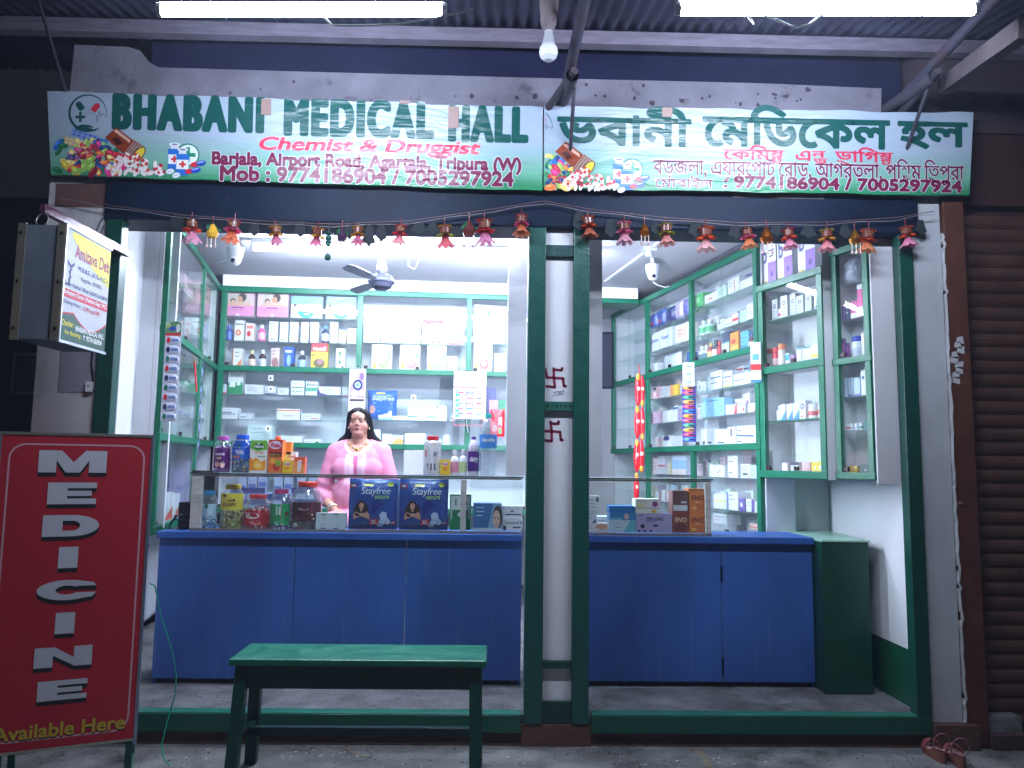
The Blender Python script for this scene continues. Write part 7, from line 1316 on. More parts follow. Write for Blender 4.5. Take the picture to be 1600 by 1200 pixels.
# payment stand (its code is left out)
x, w, h = top(630, 662, 703); 
st = empty('payment_stand', 'blank white payment stand card leaning on the glass case', 'stand', (x, 5.03, ZG))
m = MB(); m.box(0, w, 0, .004, 0, h, C(236, 238, 242)); m.xf(0, Matrix.Rotation(-.16, 4, 'X') @ Matrix.Rotation(-.03, 4, 'Y')); m.build('card', st); m = MB(); m.obox((w/2, .02+.1*h, h*.7), (w/2, .09, .0), .05, .003, C(226, 228, 232)); m.build('prop', st)
x, w, h = top(660, 689, 681); jar3('white and orange jar with red lid right of the payment stand', Vector((x+w/2, 5.03+w/2, 0)), w/2, h, C(206, 40, 50), C(226, 222, 226), [('t', 'AI', .12, .52, .4, .68, C(50, 60, 120), .03), ('t', '10', .44, .6, .56, .68, C(50, 60, 120), .02), ('r', -1, .38, 1, .5, C(226, 120, 50)), ('r', -1, .9, .1, 1, C(70, 40, 60)), ('r', .2, .88, .8, .98, C(196, 40, 50)), ('r', -.7, .5, -.45, .75, C(220, 110, 130)), ('r', -.6, .05, .6, .3, C(206, 60, 60)), ('r', -.55, .07, .55, .28, WH), ('r', -.4, .06, -.28, .29, C(50, 60, 90)), ('r', -.1, .06, .02, .29, C(50, 60, 90)), ('r', .2, .06, .32, .29, C(50, 60, 90))], 'x', [C(226, 226, 230), C(206, 120, 90)], .3, .3, 5, (.08, .84), (), ZG)
x, w, h = top(688, 703, 718); carton('drink_carton', 'small yellow mango drink carton right of the red lidded jar', 'drink carton', (x, 5.015, ZG), 0, w, h, .05, C(236, 206, 50), fr_, key=688)
x, w, h = top(703, 717, 703); bottle('drink_bottle', 'small white yoghurt drink bottle with strawberry label', 'bottle', (x+w/2, 5.05, ZG), w, h, C(232, 226, 232), C(240, 240, 244), C(226, 150, 170), key=703)
x, w, h = top(717, 730, 702); bottle('drink_bottle', 'small white drink bottle with green label', 'bottle', (x+w/2, 5.05, ZG), w, h, C(226, 230, 236), C(240, 240, 244), C(190, 214, 150), key=717)
def water(label, x0, x1, yt, liquid, cap, lab, deco, key):
    x, w, h = top(x0, x1, yt); r = w/2; t = empty('water_bottle', label, 'bottle', (x+r, 5.06, ZG), key=key)
    m = MB(); pr = [(r*.85, 0), (r*.97, h*.03)]
    for k in range(9): pr += [(r*(.97 if k % 2 else .92), h*(.06+k*.055))]
    pr += [(r, h*.56), (r, h*.7), (r*.9, h*.78), (r*.6, h*.87), (r*.36, h*.92), (r*.33, h*.95)]
    m.lathe(pr, 22, m='bottle_plastic' if not liquid else 'gloss', col=liquid or WH, caps=False); m.build('body', t)
    m = MB(); m.lathe([(r*.38, h*.935), (r*.4, h*.94), (r*.4, h*.99), (r*.36, h)], 16, col=cap); m.build('cap', t)
    m = MB(); m.lathe([(r*1.01, h*deco[0]), (r*1.01, h*deco[1])], 22, col=lab, m='card', caps=False); i0 = len(m.v); m.text(deco[2], -r*.8, h*(deco[0]*.6+deco[1]*.4), r*.8, h*(deco[0]*.25+deco[1]*.75), WH, 'card', .001, bold=.03, slant=.2); m.wrap(i0, r*1.01); m.build('label_sleeve', t)
water('purple labelled squash bottle with violet cap, left of the big water bottle', 730, 749, 682, C(196, 190, 206), C(110, 60, 150), C(74, 30, 120), (.12, .62, 'dairy'), 730)
water('tall clear water bottle with teal cap at the right end of the glass case', 748, 777, 646, None, C(60, 180, 170), C(60, 130, 200), (.44, .66, 'Aquafina'), 748)
# right glass case
c2 = 'in the right glass case'
def rc(label, x0, x1, yt, yb, col, deco, Y=5.02, d=.12, zb=None):
    p0, w, h = place(x0, yb, x1, yt, Y); z = ZC+.016 if zb is None else zb; carton('carton', label, 'carton', (p0.x, Y, z), 0, w, h, d, col, deco, key=x0); return z+h+.0005
z1 = rc('white and orange carton at the bottom of the left stack in the right case', 913, 951, 817, 830, C(226, 222, 224), [('e', .7, .6, .25, .3, C(226, 160, 120)), ('l', 2, .1, .5, .4, .7)])
z2 = rc('pale carton second from the bottom of the left stack in the right case', 913, 932, 797, 817, LW, [('l', 2, .1, .7, .4, .7), ('p', [(.6, 0), (1, 0), (1, .4)], C(90, 110, 130))], zb=z1); rc('white tablet carton topmost of the left stack in the right case', 913, 937, 775, 797, WH, [('e', .85, .75, .1, .18, C(90, 90, 130)), ('l', 3, .15, .9, .2, .7)], zb=z2, Y=5.01)
rc('pale grey carton standing behind the left stack in the right case', 934, 952, 809, 830, C(206, 210, 218), [('l', 2, .1, .7, .4, .7)], Y=5.15)
z1 = rc('white and teal carton under two blue cartons in the right case', 955, 993, 813, 831, C(206, 224, 236), [('p', [(.5, 0), (1, 0), (1, 1), (.8, 1)], C(110, 190, 206)), ('l', 2, .1, .5, .4, .7, C(60, 90, 140))])
z2 = rc('blue carton with a small face in the right case', 953, 993, 801, 812, C(50, 130, 186), [('e', .65, .5, .1, .4, C(220, 180, 170)), ('r', 0, 0, .5, .3, C(120, 190, 220))], zb=z1); rc('plain bright blue carton on the blue stack in the right case', 952, 992, 790, 800, C(30, 110, 176), [('l', 1, .1, .4, .5, .5, C(150, 190, 226))], zb=z2)
z1 = rc('lilac glove carton in the right case', 994, 1050, 802, 831, C(176, 166, 206), [('t', 'DISPO GUARD', .28, .62, .76, .8, C(50, 36, 90), .03), ('r', .28, .56, .55, .585, C(50, 36, 90)), ('e', .18, .32, .06, .11, C(40, 36, 60)), ('e', .54, .36, .09, .08, C(90, 84, 120)), ('e', .08, .08, .04, .06, C(60, 50, 80)), ('e', .24, .08, .04, .06, C(60, 50, 80)), ('e', .4, .08, .04, .06, C(60, 50, 80)), ('r', .05, .88, .2, .92, C(70, 60, 110))])
rc('white carton with yellow and purple flower print on the lilac carton', 993, 1031, 779, 801, C(226, 224, 216), [('e', .8, .65, .12, .2, C(150, 60, 140)), ('e', .2, .55, .16, .14, C(230, 220, 150)), ('r', 0, .34, 1, .38, C(120, 110, 110)), ('e', .75, .15, .1, .12, C(226, 170, 60)), ('l', 1, .1, .5, .85, .85, C(70, 110, 80))], zb=z1)
eno = [('t', 'ENO', .16, .5, .88, .72, C(110, 26, 36), .03, .08), ('e', .5, .42, .12, .02, C(240, 200, 170)), ('e', .5, .2, .4, .14, C(206, 100, 50)), ('e', .3, .16, .18, .08, C(236, 170, 90))]
z1 = rc('dark brown antacid carton at the lower left of four', 1051, 1075, 798, 831, C(140, 66, 56), [('t', 'ENO', .16, .5, .9, .72, C(232, 190, 150), .03, .08), ('e', .5, .25, .4, .2, C(110, 46, 44))]); rc('brown back of an antacid carton with white panel at the upper left of four', 1051, 1075, 765, 797, C(120, 78, 76), [('r', .05, .03, .95, .3, LW), ('r', .55, .4, .9, .5, WH), ('l', 5, .1, .9, .5, .9, C(90, 56, 56))], zb=z1)
z1 = rc('orange antacid carton at the lower right of four', 1077, 1102, 798, 831, C(214, 120, 60), eno); z2 = rc('orange antacid carton at the upper right of four', 1077, 1102, 762, 797, C(214, 120, 60), eno, zb=z1)
# card leaning by the case, tag on the cabinet
# black printer at the left end
pr_ = empty('card_machine', 'black machine with a cable at the left end of the counter behind the glass case', 'machine', (P(272, 832, 5.1).x, 5.1, ZC))
a_ = P(284, 830, 5.1).x-pr_.location.x; b_ = P(326, 745, 5.1).x-pr_.location.x
m = MB(); m.box(a_-.005, b_, .12, .2, .0, .375, C(34, 32, 40), 'gloss'); m.build('screen', pr_, bevel=.006)
m = MB(); m.box(a_-.03, a_+.05, .0, .11, 0, .17, C(26, 26, 32), 'gloss'); m.box(a_-.02, a_+.03, -.02, .0, 0, .03, C(30, 30, 36), 'gloss'); m.build('base', pr_, bevel=.004)
m = MB(); o_ = Vector(pr_.location); m.tube([P(x, y, 5.05)-o_ for x, y in ((292, 803), (275, 806), (266, 818), (262, 828), (272, 829), (290, 828))], .005, 6, C(20, 20, 24)); m.tube([P(x, y, 5.05)-o_ for x, y in ((292, 812), (272, 812), (265, 822), (268, 829), (300, 829))], .004, 6, C(20, 20, 24)); m.build('cable', pr_)
# trays seen through the case
for k, (x, y) in enumerate(((360, 772), (362, 790), (400, 782), (404, 800), (455, 772), (440, 790))):
    p = P(x, y, 6.0); m = MB(); m.box(0, .26, 0, .2, 0, .012, C(110, 120, 160), 'gloss'); m.box(0, .26, 0, .01, .012, .05, C(60, 70, 120), 'gloss'); o = m.build('stock_tray', loc=(p.x, 6.0, p.z)); tag(o, 'bluish stock tray seen through the left glass case', 'tray', 'stock trays behind the counter', key=x+y*.001)
m = MB(); p = P(352, 840, 6.0); p2 = P(520, 760, 6.0); m.box(p.x, p2.x, 5.99, 6.22, .166, P(350, 802, 6.0).z-.002, C(150, 156, 176), 'laminate'); tag(m.build('low_rack'), 'low pale rack carrying stock trays behind the left glass case', 'rack')

# ================================================================== garland across the lintel
YG = 4.375
def string(pts, label, key):
    q = [P(x, y, YG) for x, y in pts]; qq = []
    for i in range(len(q)-1):
        for k in range(6):
            t_ = k/6; p_ = q[i].lerp(q[i+1], t_); qq.append(p_)
    qq.append(q[-1]); m = MB(); m.tube(qq, .0025, 5, C(110, 90, 90)); m.tube([p_+Vector((0, .01, -.012+.004*sin(i))) for i, p_ in enumerate(qq)], .0018, 5, C(150, 140, 140)); tag(m.build('garland_string'), label, 'string', key=key)
string([(92, 306), (180, 322), (290, 336), (420, 346), (520, 350), (640, 345), (760, 328), (850, 314)], 'garland string sagging across the left half of the dark lintel', 0)
string([(850, 314), (930, 328), (1040, 340), (1160, 348), (1290, 347), (1400, 340), (1460, 330)], 'garland string sagging across the right half of the dark lintel', 1)
OR, PI_, GO, RD, YG2, LP_ = C(226, 96, 40), C(236, 120, 170), C(222, 170, 60), C(214, 50, 60), C(170, 170, 60), C(246, 170, 200)
def flower(px, py, s, cap, ruff, pet, desc):
    """cap leaf, ruffled collars, printed barrel and hanging petals; py = top, s = height in px"""
    top_ = P(px, py, YG); h = s*.00364; r = h*.22
    t = empty('garland_ornament', desc, 'ornament', top_, group='flower ornaments of the garland', key=px)
    rnd = random.Random(px); t.rotation_euler = (rnd.uniform(-.12, .12), rnd.uniform(-.14, .14), rnd.uniform(0, 6)); t.scale = [rnd.uniform(.84, 1.06)]*3
    def ruffle(z, R, c, nm, droop=.25):
        m = MB(); n = 40; vs = [(0, 0, z)]
        for i in range(n): a = 2*pi*i/n; k = R*(1+.13*(1 if i % 4 < 2 else -1)+rnd.uniform(-.05, .05)); vs.append((k*cos(a), k*sin(a), z-droop*R+.12*R*sin(5*a)))
        m.add(vs, [(0, i+1, (i+1) % n+1) for i in range(n)], c, 'petal'); m.add([(x, y, z_-.003) for x, y, z_ in vs], [(0, (i+1) % n+1, i+1) for i in range(n)], c, 'petal'); m.build(nm, t)
    m = MB(); m.tube([(0, 0, .03), (0, 0, -h*.12)], .003, 5, C(120, 40, 40)); m.build('cord', t)
    ruffle(-h*.1, r*1.12, cap, 'top_ruffle', .15)
    m = MB(); m.lathe([(r*.8, -h*.42), (r*.92, -h*.40), (r*.92, -h*.14), (r*.8, -h*.11)], 16, col=C(104, 54, 40), m='gloss')
    i0 = len(m.v)
    for k in range(26):
        u = rnd.uniform(-1.1, 1.1)*r; v = -h*rnd.uniform(.19, .35); m.rect(u, v, u+r*rnd.uniform(.06, .2), v+r*.07, C(196, 160, 110), 'gloss', .0008+k*1e-5)
    m.wrap(i0, r*.93); m.build('barrel', t)
    ruffle(-h*.40, r*1.3, ruff, 'collar', .3)
    m = MB()
    for k in range(8):
        a0 = 2*pi*k/8; L = h*.6; pts = []; n = 6
        for j in range(n+1):
            f = j/n; rr_ = r*(.42+1.25*f**1.6); z = -h*.42-L*(f-.14*f*f*f); w = r*.66*sin(pi*min(1, .24+.54*f))
            for sd in (-1, 1): a = a0+sd*w/max(rr_, r*.4)*.8; pts.append((rr_*cos(a), rr_*sin(a), z+.05*L*abs(sd)*f))
        m.add(pts, [(2*j, 2*j+1, 2*j+3, 2*j+2) for j in range(n)], [tuple(min(1, c*(1-.3*(1-j/n))+.12*j/n) for c in pet[:3])+(1,) for j in range(n)], 'petal', True)
    m.build('petals', t)
def bell(px, py, s, body, desc, leaf=True):
    top_ = P(px, py, YG); h = s*.00364; r = h*.2
    t = empty('garland_bell', desc, 'ornament', top_, group='bell ornaments of the garland', key=px)
    m = MB(); m.tube([(0, 0, .03), (0, 0, -h*.15)], .003, 5, C(120, 40, 40)); m.build('cord', t)
    m = MB(); m.lathe([(0, -h*.1), (r*.3, -h*.13), (r*.7, -h*.28), (r, -h*.45), (r*.8, -h*.6), (0, -h*.66)], 16, col=body, m='gloss' if leaf else 'gold'); m.build('bell', t)
    if leaf:
        m = MB()
        for a in (.6, 2.5, 4.2): m.add([(0, 0, -h*.12), (r*1.0*cos(a)-.2*r, r*sin(a), -h*.2), (r*1.7*cos(a), r*1.2*sin(a), -h*.32), (r*.8*cos(a)+.2*r, r*.8*sin(a), -h*.4)], [(0, 1, 2, 3)], C(24, 84, 54), 'cloth')
        m.build('leaf', t)
    m = MB()
    for dx in (-.7, 0, .7): m.tube([(dx*r, -r*.4, -h*.6), (dx*r, -r*.4, -h*.85)], .003, 5, C(220, 200, 190)); m.ell((dx*r, -r*.4, -h*.92), (r*.22, r*.22, h*.07), C(206, 170, 170) if dx else C(230, 220, 200), 'gloss', 8, 6)
    m.build('beads', t)
NMC = {}
for px, py, s, cap, ruff, pet, d in ((300, 338, 50, C(60, 50, 50), OR, LP_, 'garland flower with orange collar and pale pink petals, first on the string at far left'), (367, 340, 52, PI_, PI_, C(240, 120, 60), 'garland flower with pink collar and orange petals above the left dome camera'), (430, 350, 42, GO, GO, C(230, 130, 170), 'garland flower with golden ruffle before the left ceiling tube'), (497, 352, 40, GO, GO, C(226, 110, 150), 'garland flower with golden ruffle left of the dark chime'), (560, 352, 42, GO, GO, C(220, 110, 150), 'garland flower with golden ruffle just left of the fan'), (627, 348, 42, RD, RD, C(240, 150, 160), 'garland flower with bright red ruffles right of the fan'), (695, 348, 46, GO, YG2, C(226, 90, 100), 'garland flower with olive collar and red petals'), (757, 338, 48, RD, RD, C(232, 140, 180), 'garland flower with red collar and mauve petals'), (815, 333, 44, RD, PI_, C(226, 120, 50), 'garland flower with orange petals beside the central pillar left upright'),
    (918, 334, 48, OR, OR, C(206, 96, 50), 'garland flower with orange collar and rust petals beside the right upright'), (975, 342, 46, PI_, PI_, C(240, 170, 190), 'garland flower with pink collar and pale petals in the right bay'), (1040, 346, 46, YG2, YG2, C(236, 150, 140), 'garland flower with olive collar and salmon petals'), (1103, 350, 46, OR, OR, C(250, 190, 190), 'garland flower with orange collar and white pink petals'), (1166, 352, 48, C(70, 50, 50), PI_, C(232, 130, 60), 'garland flower with pink collar and orange petals before the right cabinet'), (1230, 354, 46, RD, OR, C(240, 150, 180), 'garland flower with orange collar and pink petals before the wall cabinet'), (1292, 354, 46, YG2, GO, C(240, 150, 160), 'garland flower with green ruffle and pink petals before the wall cabinet'), (1357, 354, 44, OR, OR, C(232, 130, 60), 'garland flower with all orange petals near the right post'), (1415, 350, 42, OR, OR, C(246, 150, 190), 'garland flower with pink petals hanging on the right post')):
    flower(px, py, s, cap, ruff, pet, d)
for px, py, s, c, d, lf in ((333, 345, 46, GO, 'golden garland bell with green leaves above the left cabinet', True), (535, 352, 42, C(60, 40, 60), 'purple garland bell with green leaves left of the fan', True), (733, 340, 52, C(90, 40, 40), 'brown garland bell with three bead drops', True), (1007, 345, 42, C(206, 120, 40), 'copper garland bell in the right bay', False), (1197, 350, 52, C(190, 110, 40), 'copper garland bell with red drops before the right cabinet', False), (1335, 354, 48, C(190, 130, 50), 'copper garland bell near the right post', False)):
    bell(px, py, s, c, d, lf)
def leaf(px, py, w, h, desc, seed):
    rnd = random.Random(seed); p = P(px, py, YG+.02); W = w*.00364; H = h*.00364; m = MB()
    o = [(-W*.2, 0), (W*.2, 0), (W*.35, -H*.4), (W*.5, -H*.75), (W*.2, -H*.85), (0, -H), (-W*.25, -H*.8), (-W*.5, -H*.7), (-W*.38, -H*.35)]
    o = [(x*rnd.uniform(.8, 1.2), z) for x, z in o]; m.poly(o, C(26, 34, 38), 'cloth', .004); m.poly(o[::-1], C(26, 34, 38), 'cloth', -.004); n = len(o)
    m.add([(x, -.004, z) for x, z in o]+[(x, .004, z) for x, z in o], [(i, n+i, n+(i+1) % n, (i+1) % n) for i in range(n)], C(26, 34, 38), 'cloth')
    ob = m.build('garland_leaf', loc=p); tag(ob, desc, 'leaf', 'dark cloth leaves of the garland', key=px)
for k, (px, py, w, h, d) in enumerate(((280, 335, 36, 26, 'dark drooping cloth leaf left of the first garland flower'), (398, 345, 18, 26, 'dark bell shaped cloth leaf left of the ceiling tube'), (470, 346, 22, 26, 'dark square cloth leaf before the ceiling tube'), (546, 350, 16, 26, 'dark narrow cloth leaf left of the fan'), (578, 350, 20, 40, 'dark long cloth leaf just left of the fan rod'), (596, 350, 16, 30, 'dark pointed cloth leaf at the fan rod'), (655, 346, 26, 22, 'dark cloth leaf right of the fan'), (676, 346, 22, 22, 'dark cloth leaf left of the olive garland flower'), (905, 330, 24, 34, 'dark cloth leaf on the right upright'), (955, 342, 24, 32, 'dark ragged cloth leaf in the right bay'), (1025, 345, 20, 24, 'dark cloth leaf left of the olive flower in the right bay'), (1086, 346, 22, 28, 'dark cloth leaf left of the white pink flower'), (1150, 350, 24, 26, 'dark curled cloth leaf before the right cabinet'), (1213, 350, 22, 22, 'dark cloth leaf beside the copper bell'), (1262, 352, 26, 22, 'dark cloth leaf between two flowers before the wall cabinet'), (1320, 352, 20, 22, 'dark cloth leaf left of the copper bell near the right post'), (1438, 344, 20, 26, 'dark cloth leaf on the right pier'))): leaf(px, py, w, h, d, k)
ch = P(514, 352, YG); t = empty('wind_chime', 'small dark green bead chime hanging among the garland flowers', 'ornament', ch); 
m = MB(); m.tube([(0, 0, .02), (0, 0, -.2)], .0025, 5, C(40, 60, 60)); m.build('cord', t)
for z, rx, rz_ in ((-.05, .03, .006), (-.075, .02, .018), (-.1, .02, .008), (-.115, .016, .016), (-.19, .02, .02)): m = MB(); m.ell((0, 0, z), (rx, rx, rz_), C(40, 90, 84), 'gloss', 10, 8); m.build('bead', t)
# ================================================================== the woman behind the counter
O = P(560, 700, 5.85)
def chain(m, pts, n=8):
    """pts: (x, y, z, r) joints; overlapping balls make one tapering limb"""
    for a, b in zip(pts, pts[1:]):
        L = (Vector(a[:3])-Vector(b[:3])).length; k = max(2, int(L/(min(a[3], b[3])*.45)))
        for i in range(k+1):
            t_ = i/k; r = a[3]+(b[3]-a[3])*t_; m.ell([a[j]+(b[j]-a[j])*t_ for j in range(3)], (r, r, r), WHITE, nu=14, nv=10)
def fuse(m, voxel, smooth, it=4):
    o = m.build('shape'); r = o.modifiers.new('r', 'REMESH'); r.mode = 'VOXEL'; r.voxel_size = voxel; r.use_smooth_shade = True
    s = o.modifiers.new('s', 'SMOOTH'); s.factor = smooth; s.iterations = it
    dg = bpy.context.evaluated_depsgraph_get(); me = bpy.data.meshes.new_from_object(o.evaluated_get(dg)); old = o.data; bpy.data.objects.remove(o); bpy.data.meshes.remove(old); return me
def finish(me, name, mat, colf, parent, cut=None):
    if cut:
        b = bmesh.new(); b.from_mesh(me); bmesh.ops.delete(b, geom=[v for v in b.verts if cut(v.co)], context='VERTS'); b.to_mesh(me); b.free()
    me.materials.clear(); me.materials.append(MATS[mat])
    for a in list(me.color_attributes): me.color_attributes.remove(a)
    at = me.color_attributes.new('Col', 'FLOAT_COLOR', 'POINT'); buf = []
    for v in me.vertices: buf += list(colf(v.co))
    at.data.foreach_set('color', buf); me.polygons.foreach_set('use_smooth', [True]*len(me.polygons)); me.name = name
    o = bpy.data.objects.new(name, me); COL.objects.link(o); o.parent = parent; return o
per = empty('person', 'seated woman in a pale pink kurta with a gold necklace behind the counter', 'person', O)
per.rotation_euler = (0, 0, 0)
S = .045
m = MB(); E_ = lambda c, r: m.ell(c, r, WHITE, nu=18, nv=14)
E_((0, .012, .208), (.075, .09, .09)); E_((0, -.02, .160), (.069, .066, .074)); E_((0, -.05, .112), (.042, .034, .026)); E_((-.034, -.046, .162), (.033, .030, .034)); E_((.034, -.046, .162), (.033, .030, .034)); E_((0, -.043, .235), (.056, .042, .04)); E_((0, -.03, .096), (.046, .04, .022))
chain(m, [(0, -.082, .205, .006), (0, -.093, .178, .010)]); E_((-.011, -.085, .1725), (.008, .009, .0065)); E_((.011, -.085, .1725), (.008, .009, .0065))
E_((-.026, -.076, .219), (.024, .010, .007)); E_((.026, -.076, .219), (.024, .010, .007)); E_((0, -.073, .142), (.03, .013, .015))
for s_ in (-1, 1): E_((s_*.078, .008, .178), (.010, .018, .03)); E_((s_*.028, -.070, .2), (.018, .012, .011))
chain(m, [(0, .02, .12, .060), (0, .025, .06, .060), (0, .03, .02, .066)])
chain(m, [(0, .03, .03, .06), (-.15, .035, -.012, .048)]); chain(m, [(0, .03, .03, .06), (.15, .035, -.012, .048)])
E_((0, .02, -.17+S), (.185, .12, .16)); E_((-.08, -.055, -.2+S), (.095, .07, .08)); E_((.08, -.055, -.2+S), (.095, .07, .08)); E_((0, 0, -.38), (.19, .15, .17)); E_((0, .02, -.55), (.22, .17, .13))
ARM = {-1: ((-.172, .035, -.035), (-.268, .0, -.345), (-.125, -.20, -.455), (-.055, -.245, -.475)), 1: ((.172, .035, -.035), (.276, .0, -.335), (.15, -.20, -.455), (.085, -.245, -.475))}
for s_, (sh, el, wr, ha) in ARM.items():
    chain(m, [(*sh, .062), (*el, .046), (*wr, .029)]); 
    d = (Vector(ha)-Vector(wr)).normalized(); sd = d.cross(Vector((0, 0, 1))).normalized()
    for j in range(5): t_ = j/4; c = Vector(wr)+d*(.015+.085*t_); m.ell(c, (.030, .026, .016), WHITE, nu=12, nv=8)
    tip = Vector(wr)+d*.095
    for k, (off, ln) in enumerate(((-.027, .062), (-.009, .074), (.009, .070), (.027, .055))):
        a = tip+sd*off; b = a+d*ln*.5+Vector((0, 0, -.004)); c = b+d*ln*.4+Vector((0, 0, -.022)); chain(m, [(*a, .0092), (*b, .0085), (*c, .0072)])
    th = Vector(wr)+d*.035+sd*(.03*(-s_)); chain(m, [(*th, .0115), (*(th+d*.03+sd*(-s_)*.02), .010), (*(th+d*.058+sd*(-s_)*.022+Vector((0, 0, -.008))), .0085)])
for s_ in (-1, 1):
    chain(m, [(s_*.10, .0, -.565, .095), (s_*.12, -.27, -.55, .072), (s_*.12, -.28, -.78, .058), (s_*.115, -.24, -1.02, .036)]); chain(m, [(s_*.115, -.23, -1.05, .038), (s_*.125, -.36, -1.062, .026)])
me = fuse(m, .0055, .5, 3)
SK, SK2, LIP = C(202, 146, 126), C(192, 128, 114), C(126, 44, 58)
def skinc(v):
    if v.z > .09 and v.y < -.03 and .028 < abs(v.x) < .056 and .13 < v.z < .18: return SK2
    return SK
body = finish(me, 'body', 'skin', skinc, per)
for s_ in (-1, 1):
    m = MB(); c = (s_*.028, -.0755, .2005); m.ell(c, (.0135, .0095, .0046), C(206, 200, 200), nu=14, nv=8); m.ell((c[0], c[1]-.0075, c[2]+.0004), (.0054, .003, .0046), C(26, 16, 14), nu=10, nv=6); m.ell((c[0], c[1]+.0005, c[2]+.0052), (.0155, .0098, .0042), SK2, 'skin', 14, 8); m.tube([(c[0]+.0155*cos(a), c[1]-.0075+.004*abs(cos(a)), c[2]+.0022+.003*sin(a)) for a in [pi*k/8 for k in range(9)]], .0016, 5, C(20, 14, 16), 'hair'); m.build('eye', per)
    m = MB(); m.tube([(s_*x, y, z) for x, y, z in ((.011, -.0875, .2175), (.022, -.088, .2225), (.034, -.084, .223), (.046, -.073, .218))], .0026, 6, C(24, 16, 16), 'hair', r2=.0012); m.build('eyebrow', per)
    m = MB(); m.ell((s_*.079, -.004, .148), (.006, .006, .011), C(226, 206, 170), 'gold', 10, 8); m.build('earring', per)
m = MB()
for dz, r, h in ((.0035, .0185, .0034), (-.0035, .0165, .0042)): m.ell((0, -.0835, .142+dz), (r, .0055, h), LIP, 'skin', 14, 8)
m.ell((0, -.0872, .1422), (.015, .003, .0008), C(60, 16, 24), 'skin', 10, 6); m.build('lips', per)
m = MB(); m.ell((0, -.0885, .229), (.0035, .0022, .0042), C(80, 10, 24), nu=10, nv=6); m.build('bindi', per)
# hair
m = MB(); m.ell((0, .018, .212), (.086, .098, .096), WHITE, nu=24, nv=18); m.ell((0, .07, .15), (.08, .06, .1), WHITE)
for s_ in (-1, 1): chain(m, [(s_*.03, -.045, .275, .026), (s_*.06, -.03, .255, .026), (s_*.075, .0, .215, .024), (s_*.084, .022, .15, .022), (s_*.09, .05, .09, .03), (s_*(.14 if s_ < 0 else .125), .08, .05, .032), (s_*(.185 if s_ < 0 else .16), .11, -.0, .026)])
chain(m, [(0, .1, .12, .07), (0, .12, -.02, .08), (0, .13, -.2, .06)])
me = fuse(m, .006, .6, 8)
finish(me, 'hair', 'hair', lambda v: C(22, 17, 20), per, cut=lambda v: v.y < .005 and (v.x/.0695)**2+((v.z-.155)/(.101-.03*min(1, abs(v.x)/.06)**2))**2 < 1)
m = MB(); rh = random.Random(2)
for k in range(90):                            # loose strands over the hair
    s_ = rh.choice((-1, 1)); t_ = rh.uniform(.0, 1); w_s = rh.uniform(-.012, .012)
    m.tube([(s_*(.012+.03*t_), -.05+.07*t_+w_s, .303-.012*t_), (s_*(.055+.02*t_), -.035+.07*t_, .278-.01*t_), (s_*(.088), .005+.05*t_+w_s, .21), (s_*(.098+w_s*.5), .03+.04*t_, .13), (s_*(.118+w_s), .055+.03*t_, .075), (s_*(.165+.05*rh.random()), .085, .03-.02*rh.random())], .0016, 4, C(46, 38, 40), 'hair', False, r2=.0008)
m.build('hair_strand', per)
# kurta
m = MB(); E_ = lambda c, r: m.ell(c, r, WHITE, nu=20, nv=14)
chain(m, [(0, .03, .02, .07), (-.15, .035, -.014, .064)]); chain(m, [(0, .03, .02, .07), (.15, .035, -.014, .064)])
E_((0, .02, -.17+S), (.198, .132, .17)); E_((-.08, -.058, -.205+S), (.105, .078, .09)); E_((.08, -.058, -.205+S), (.105, .078, .09)); E_((0, -.01, -.38), (.205, .165, .2)); E_((0, .02, -.56), (.245, .195, .15))
for s_, (sh, el, wr, ha) in ARM.items():
    mid = Vector(el).lerp(Vector(wr), .38); chain(m, [(*sh, .0745), (*el, .063), (*mid, .056)])
for s_ in (-1, 1): chain(m, [(s_*.10, .0, -.56, .115), (s_*.12, -.265, -.545, .092), (s_*.125, -.275, -.76, .085)])
E_((0, -.14, -.54), (.16, .18, .09))
me = fuse(m, .0075, .6, 9)
def cutk(v):
    if v.y < .06 and (v.x/.082)**2+((v.z-.055)/.088)**2 < 1: return True
    return v.z > .045 and abs(v.x) < .082
PKC, LACE = C(222, 138, 168), C(236, 200, 216)
rl = random.Random(4)
def kurc(v):
    x, z = abs(v.x), v.z
    if v.y < -.01:
        d = sqrt((v.x/.082)**2+((z-.055)/.088)**2)
        if 1 < d < 1.3: return LACE if (int(math.atan2(z-.055, v.x)*14) % 2) else C(238, 180, 200)
        if .012 < x < .075 and -.27 < z < -.045: return LACE if (int(v.x*110)+int(z*95)) % 3 else C(236, 176, 198)
        if x < .012 and -.27 < z < -.045: return C(214, 110, 150)
    if z < -.40 and v.y < -.06 and x > .16 and z > -.45: return LACE
    if v.z < -.52 and v.y < -.2 and int(v.z*60+v.x*40) % 4 == 0: return LACE
    return PKC
from mathutils import noise
NRM = [v.normal.copy() for v in me.vertices]
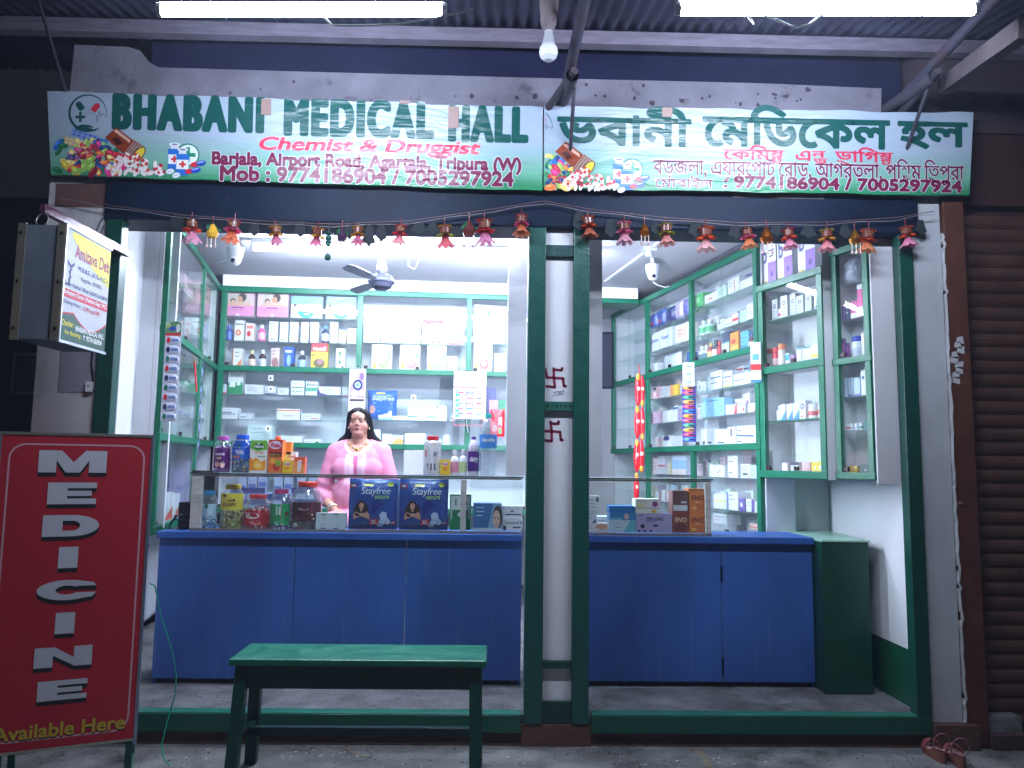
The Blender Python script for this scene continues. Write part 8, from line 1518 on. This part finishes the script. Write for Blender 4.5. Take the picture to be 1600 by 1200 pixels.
for v, nr in zip(me.vertices, NRM):             # soft folds running down the cloth
    p = v.co; k = noise.noise(Vector((p.x*22, p.y*16, p.z*5)))*.006+noise.noise(Vector((p.x*9+p.z*11, p.y*9, p.z*9)))*.006
    if abs(p.x) > .15: k += .004*sin(p.z*85+p.x*30)*max(0, 1-abs(p.z+.3)/.14)
    v.co = p+nr*k
k_ = finish(me, 'kurta', 'cloth', kurc, per, cut=cutk); sd = k_.modifiers.new('thick', 'SOLIDIFY'); sd.thickness = .003
# folds
# jewellery
m = MB(); pts = []
for k in range(25):
    a = pi*k/24; x = .070*cos(a); z = .045-.052*sin(a)+.02*abs(cos(a))**3; y = .03-.094*sin(a)**.8; pts.append((x, y, z))
m.tube(pts, .003, 6, C(226, 190, 110), 'gold'); m.ell((0, -.072, -.011), (.017, .005, .007), C(226, 190, 110), 'gold', 10, 6); m.ell((-.012, -.072, -.007), (.008, .004, .005), C(226, 190, 110), 'gold', 8, 5); m.ell((0, -.074, -.023), (.005, .004, .008), C(226, 190, 110), 'gold', 8, 5); m.build('necklace', per)
wr, ha, el = Vector(ARM[-1][2]), Vector(ARM[-1][3]), Vector(ARM[-1][1])
d = (wr-el).normalized(); u = d.cross(Vector((0, 0, 1))).normalized(); w_ = d.cross(u)
for k in range(3):
    c = wr-d*(.012+.016*k); m = MB(); m.tube([c+u*.037*cos(a)+w_*.037*sin(a) for a in [2*pi*j/20 for j in range(21)]], .0045, 6, C(236, 214, 170) if k != 1 else C(236, 226, 220), 'gold' if k != 1 else 'gloss', False); m.build('bangle', per)
# high stool under her
st = empty('stool', 'plain wooden high stool hidden under the seated woman in pink', 'stool', (O.x, O.y+.02, .165)); H = O.z-.71-.165
m = MB(); m.lathe([(.19, H-.04), (.2, H-.03), (.2, H-.005), (.19, H)], 24, col=C(110, 80, 60), m='wood'); m.build('seat', st)
for a in (.8, 2.35, 3.9, 5.5): m = MB(); m.tube([(.2*cos(a), .2*sin(a), 0), (.15*cos(a), .15*sin(a), H-.04)], .02, 10, C(100, 72, 54), 'wood'); m.build('leg', st)
m = MB(); m.box(-.22, .22, -.43, -.14, H-.41, H-.38, C(100, 72, 54), 'wood'); m.build('footrest', st)

finish_labels()
for o_, l_, k_2 in REG:
    if len(o_['label'].split()) > 16: print('LONG', o_['label'])
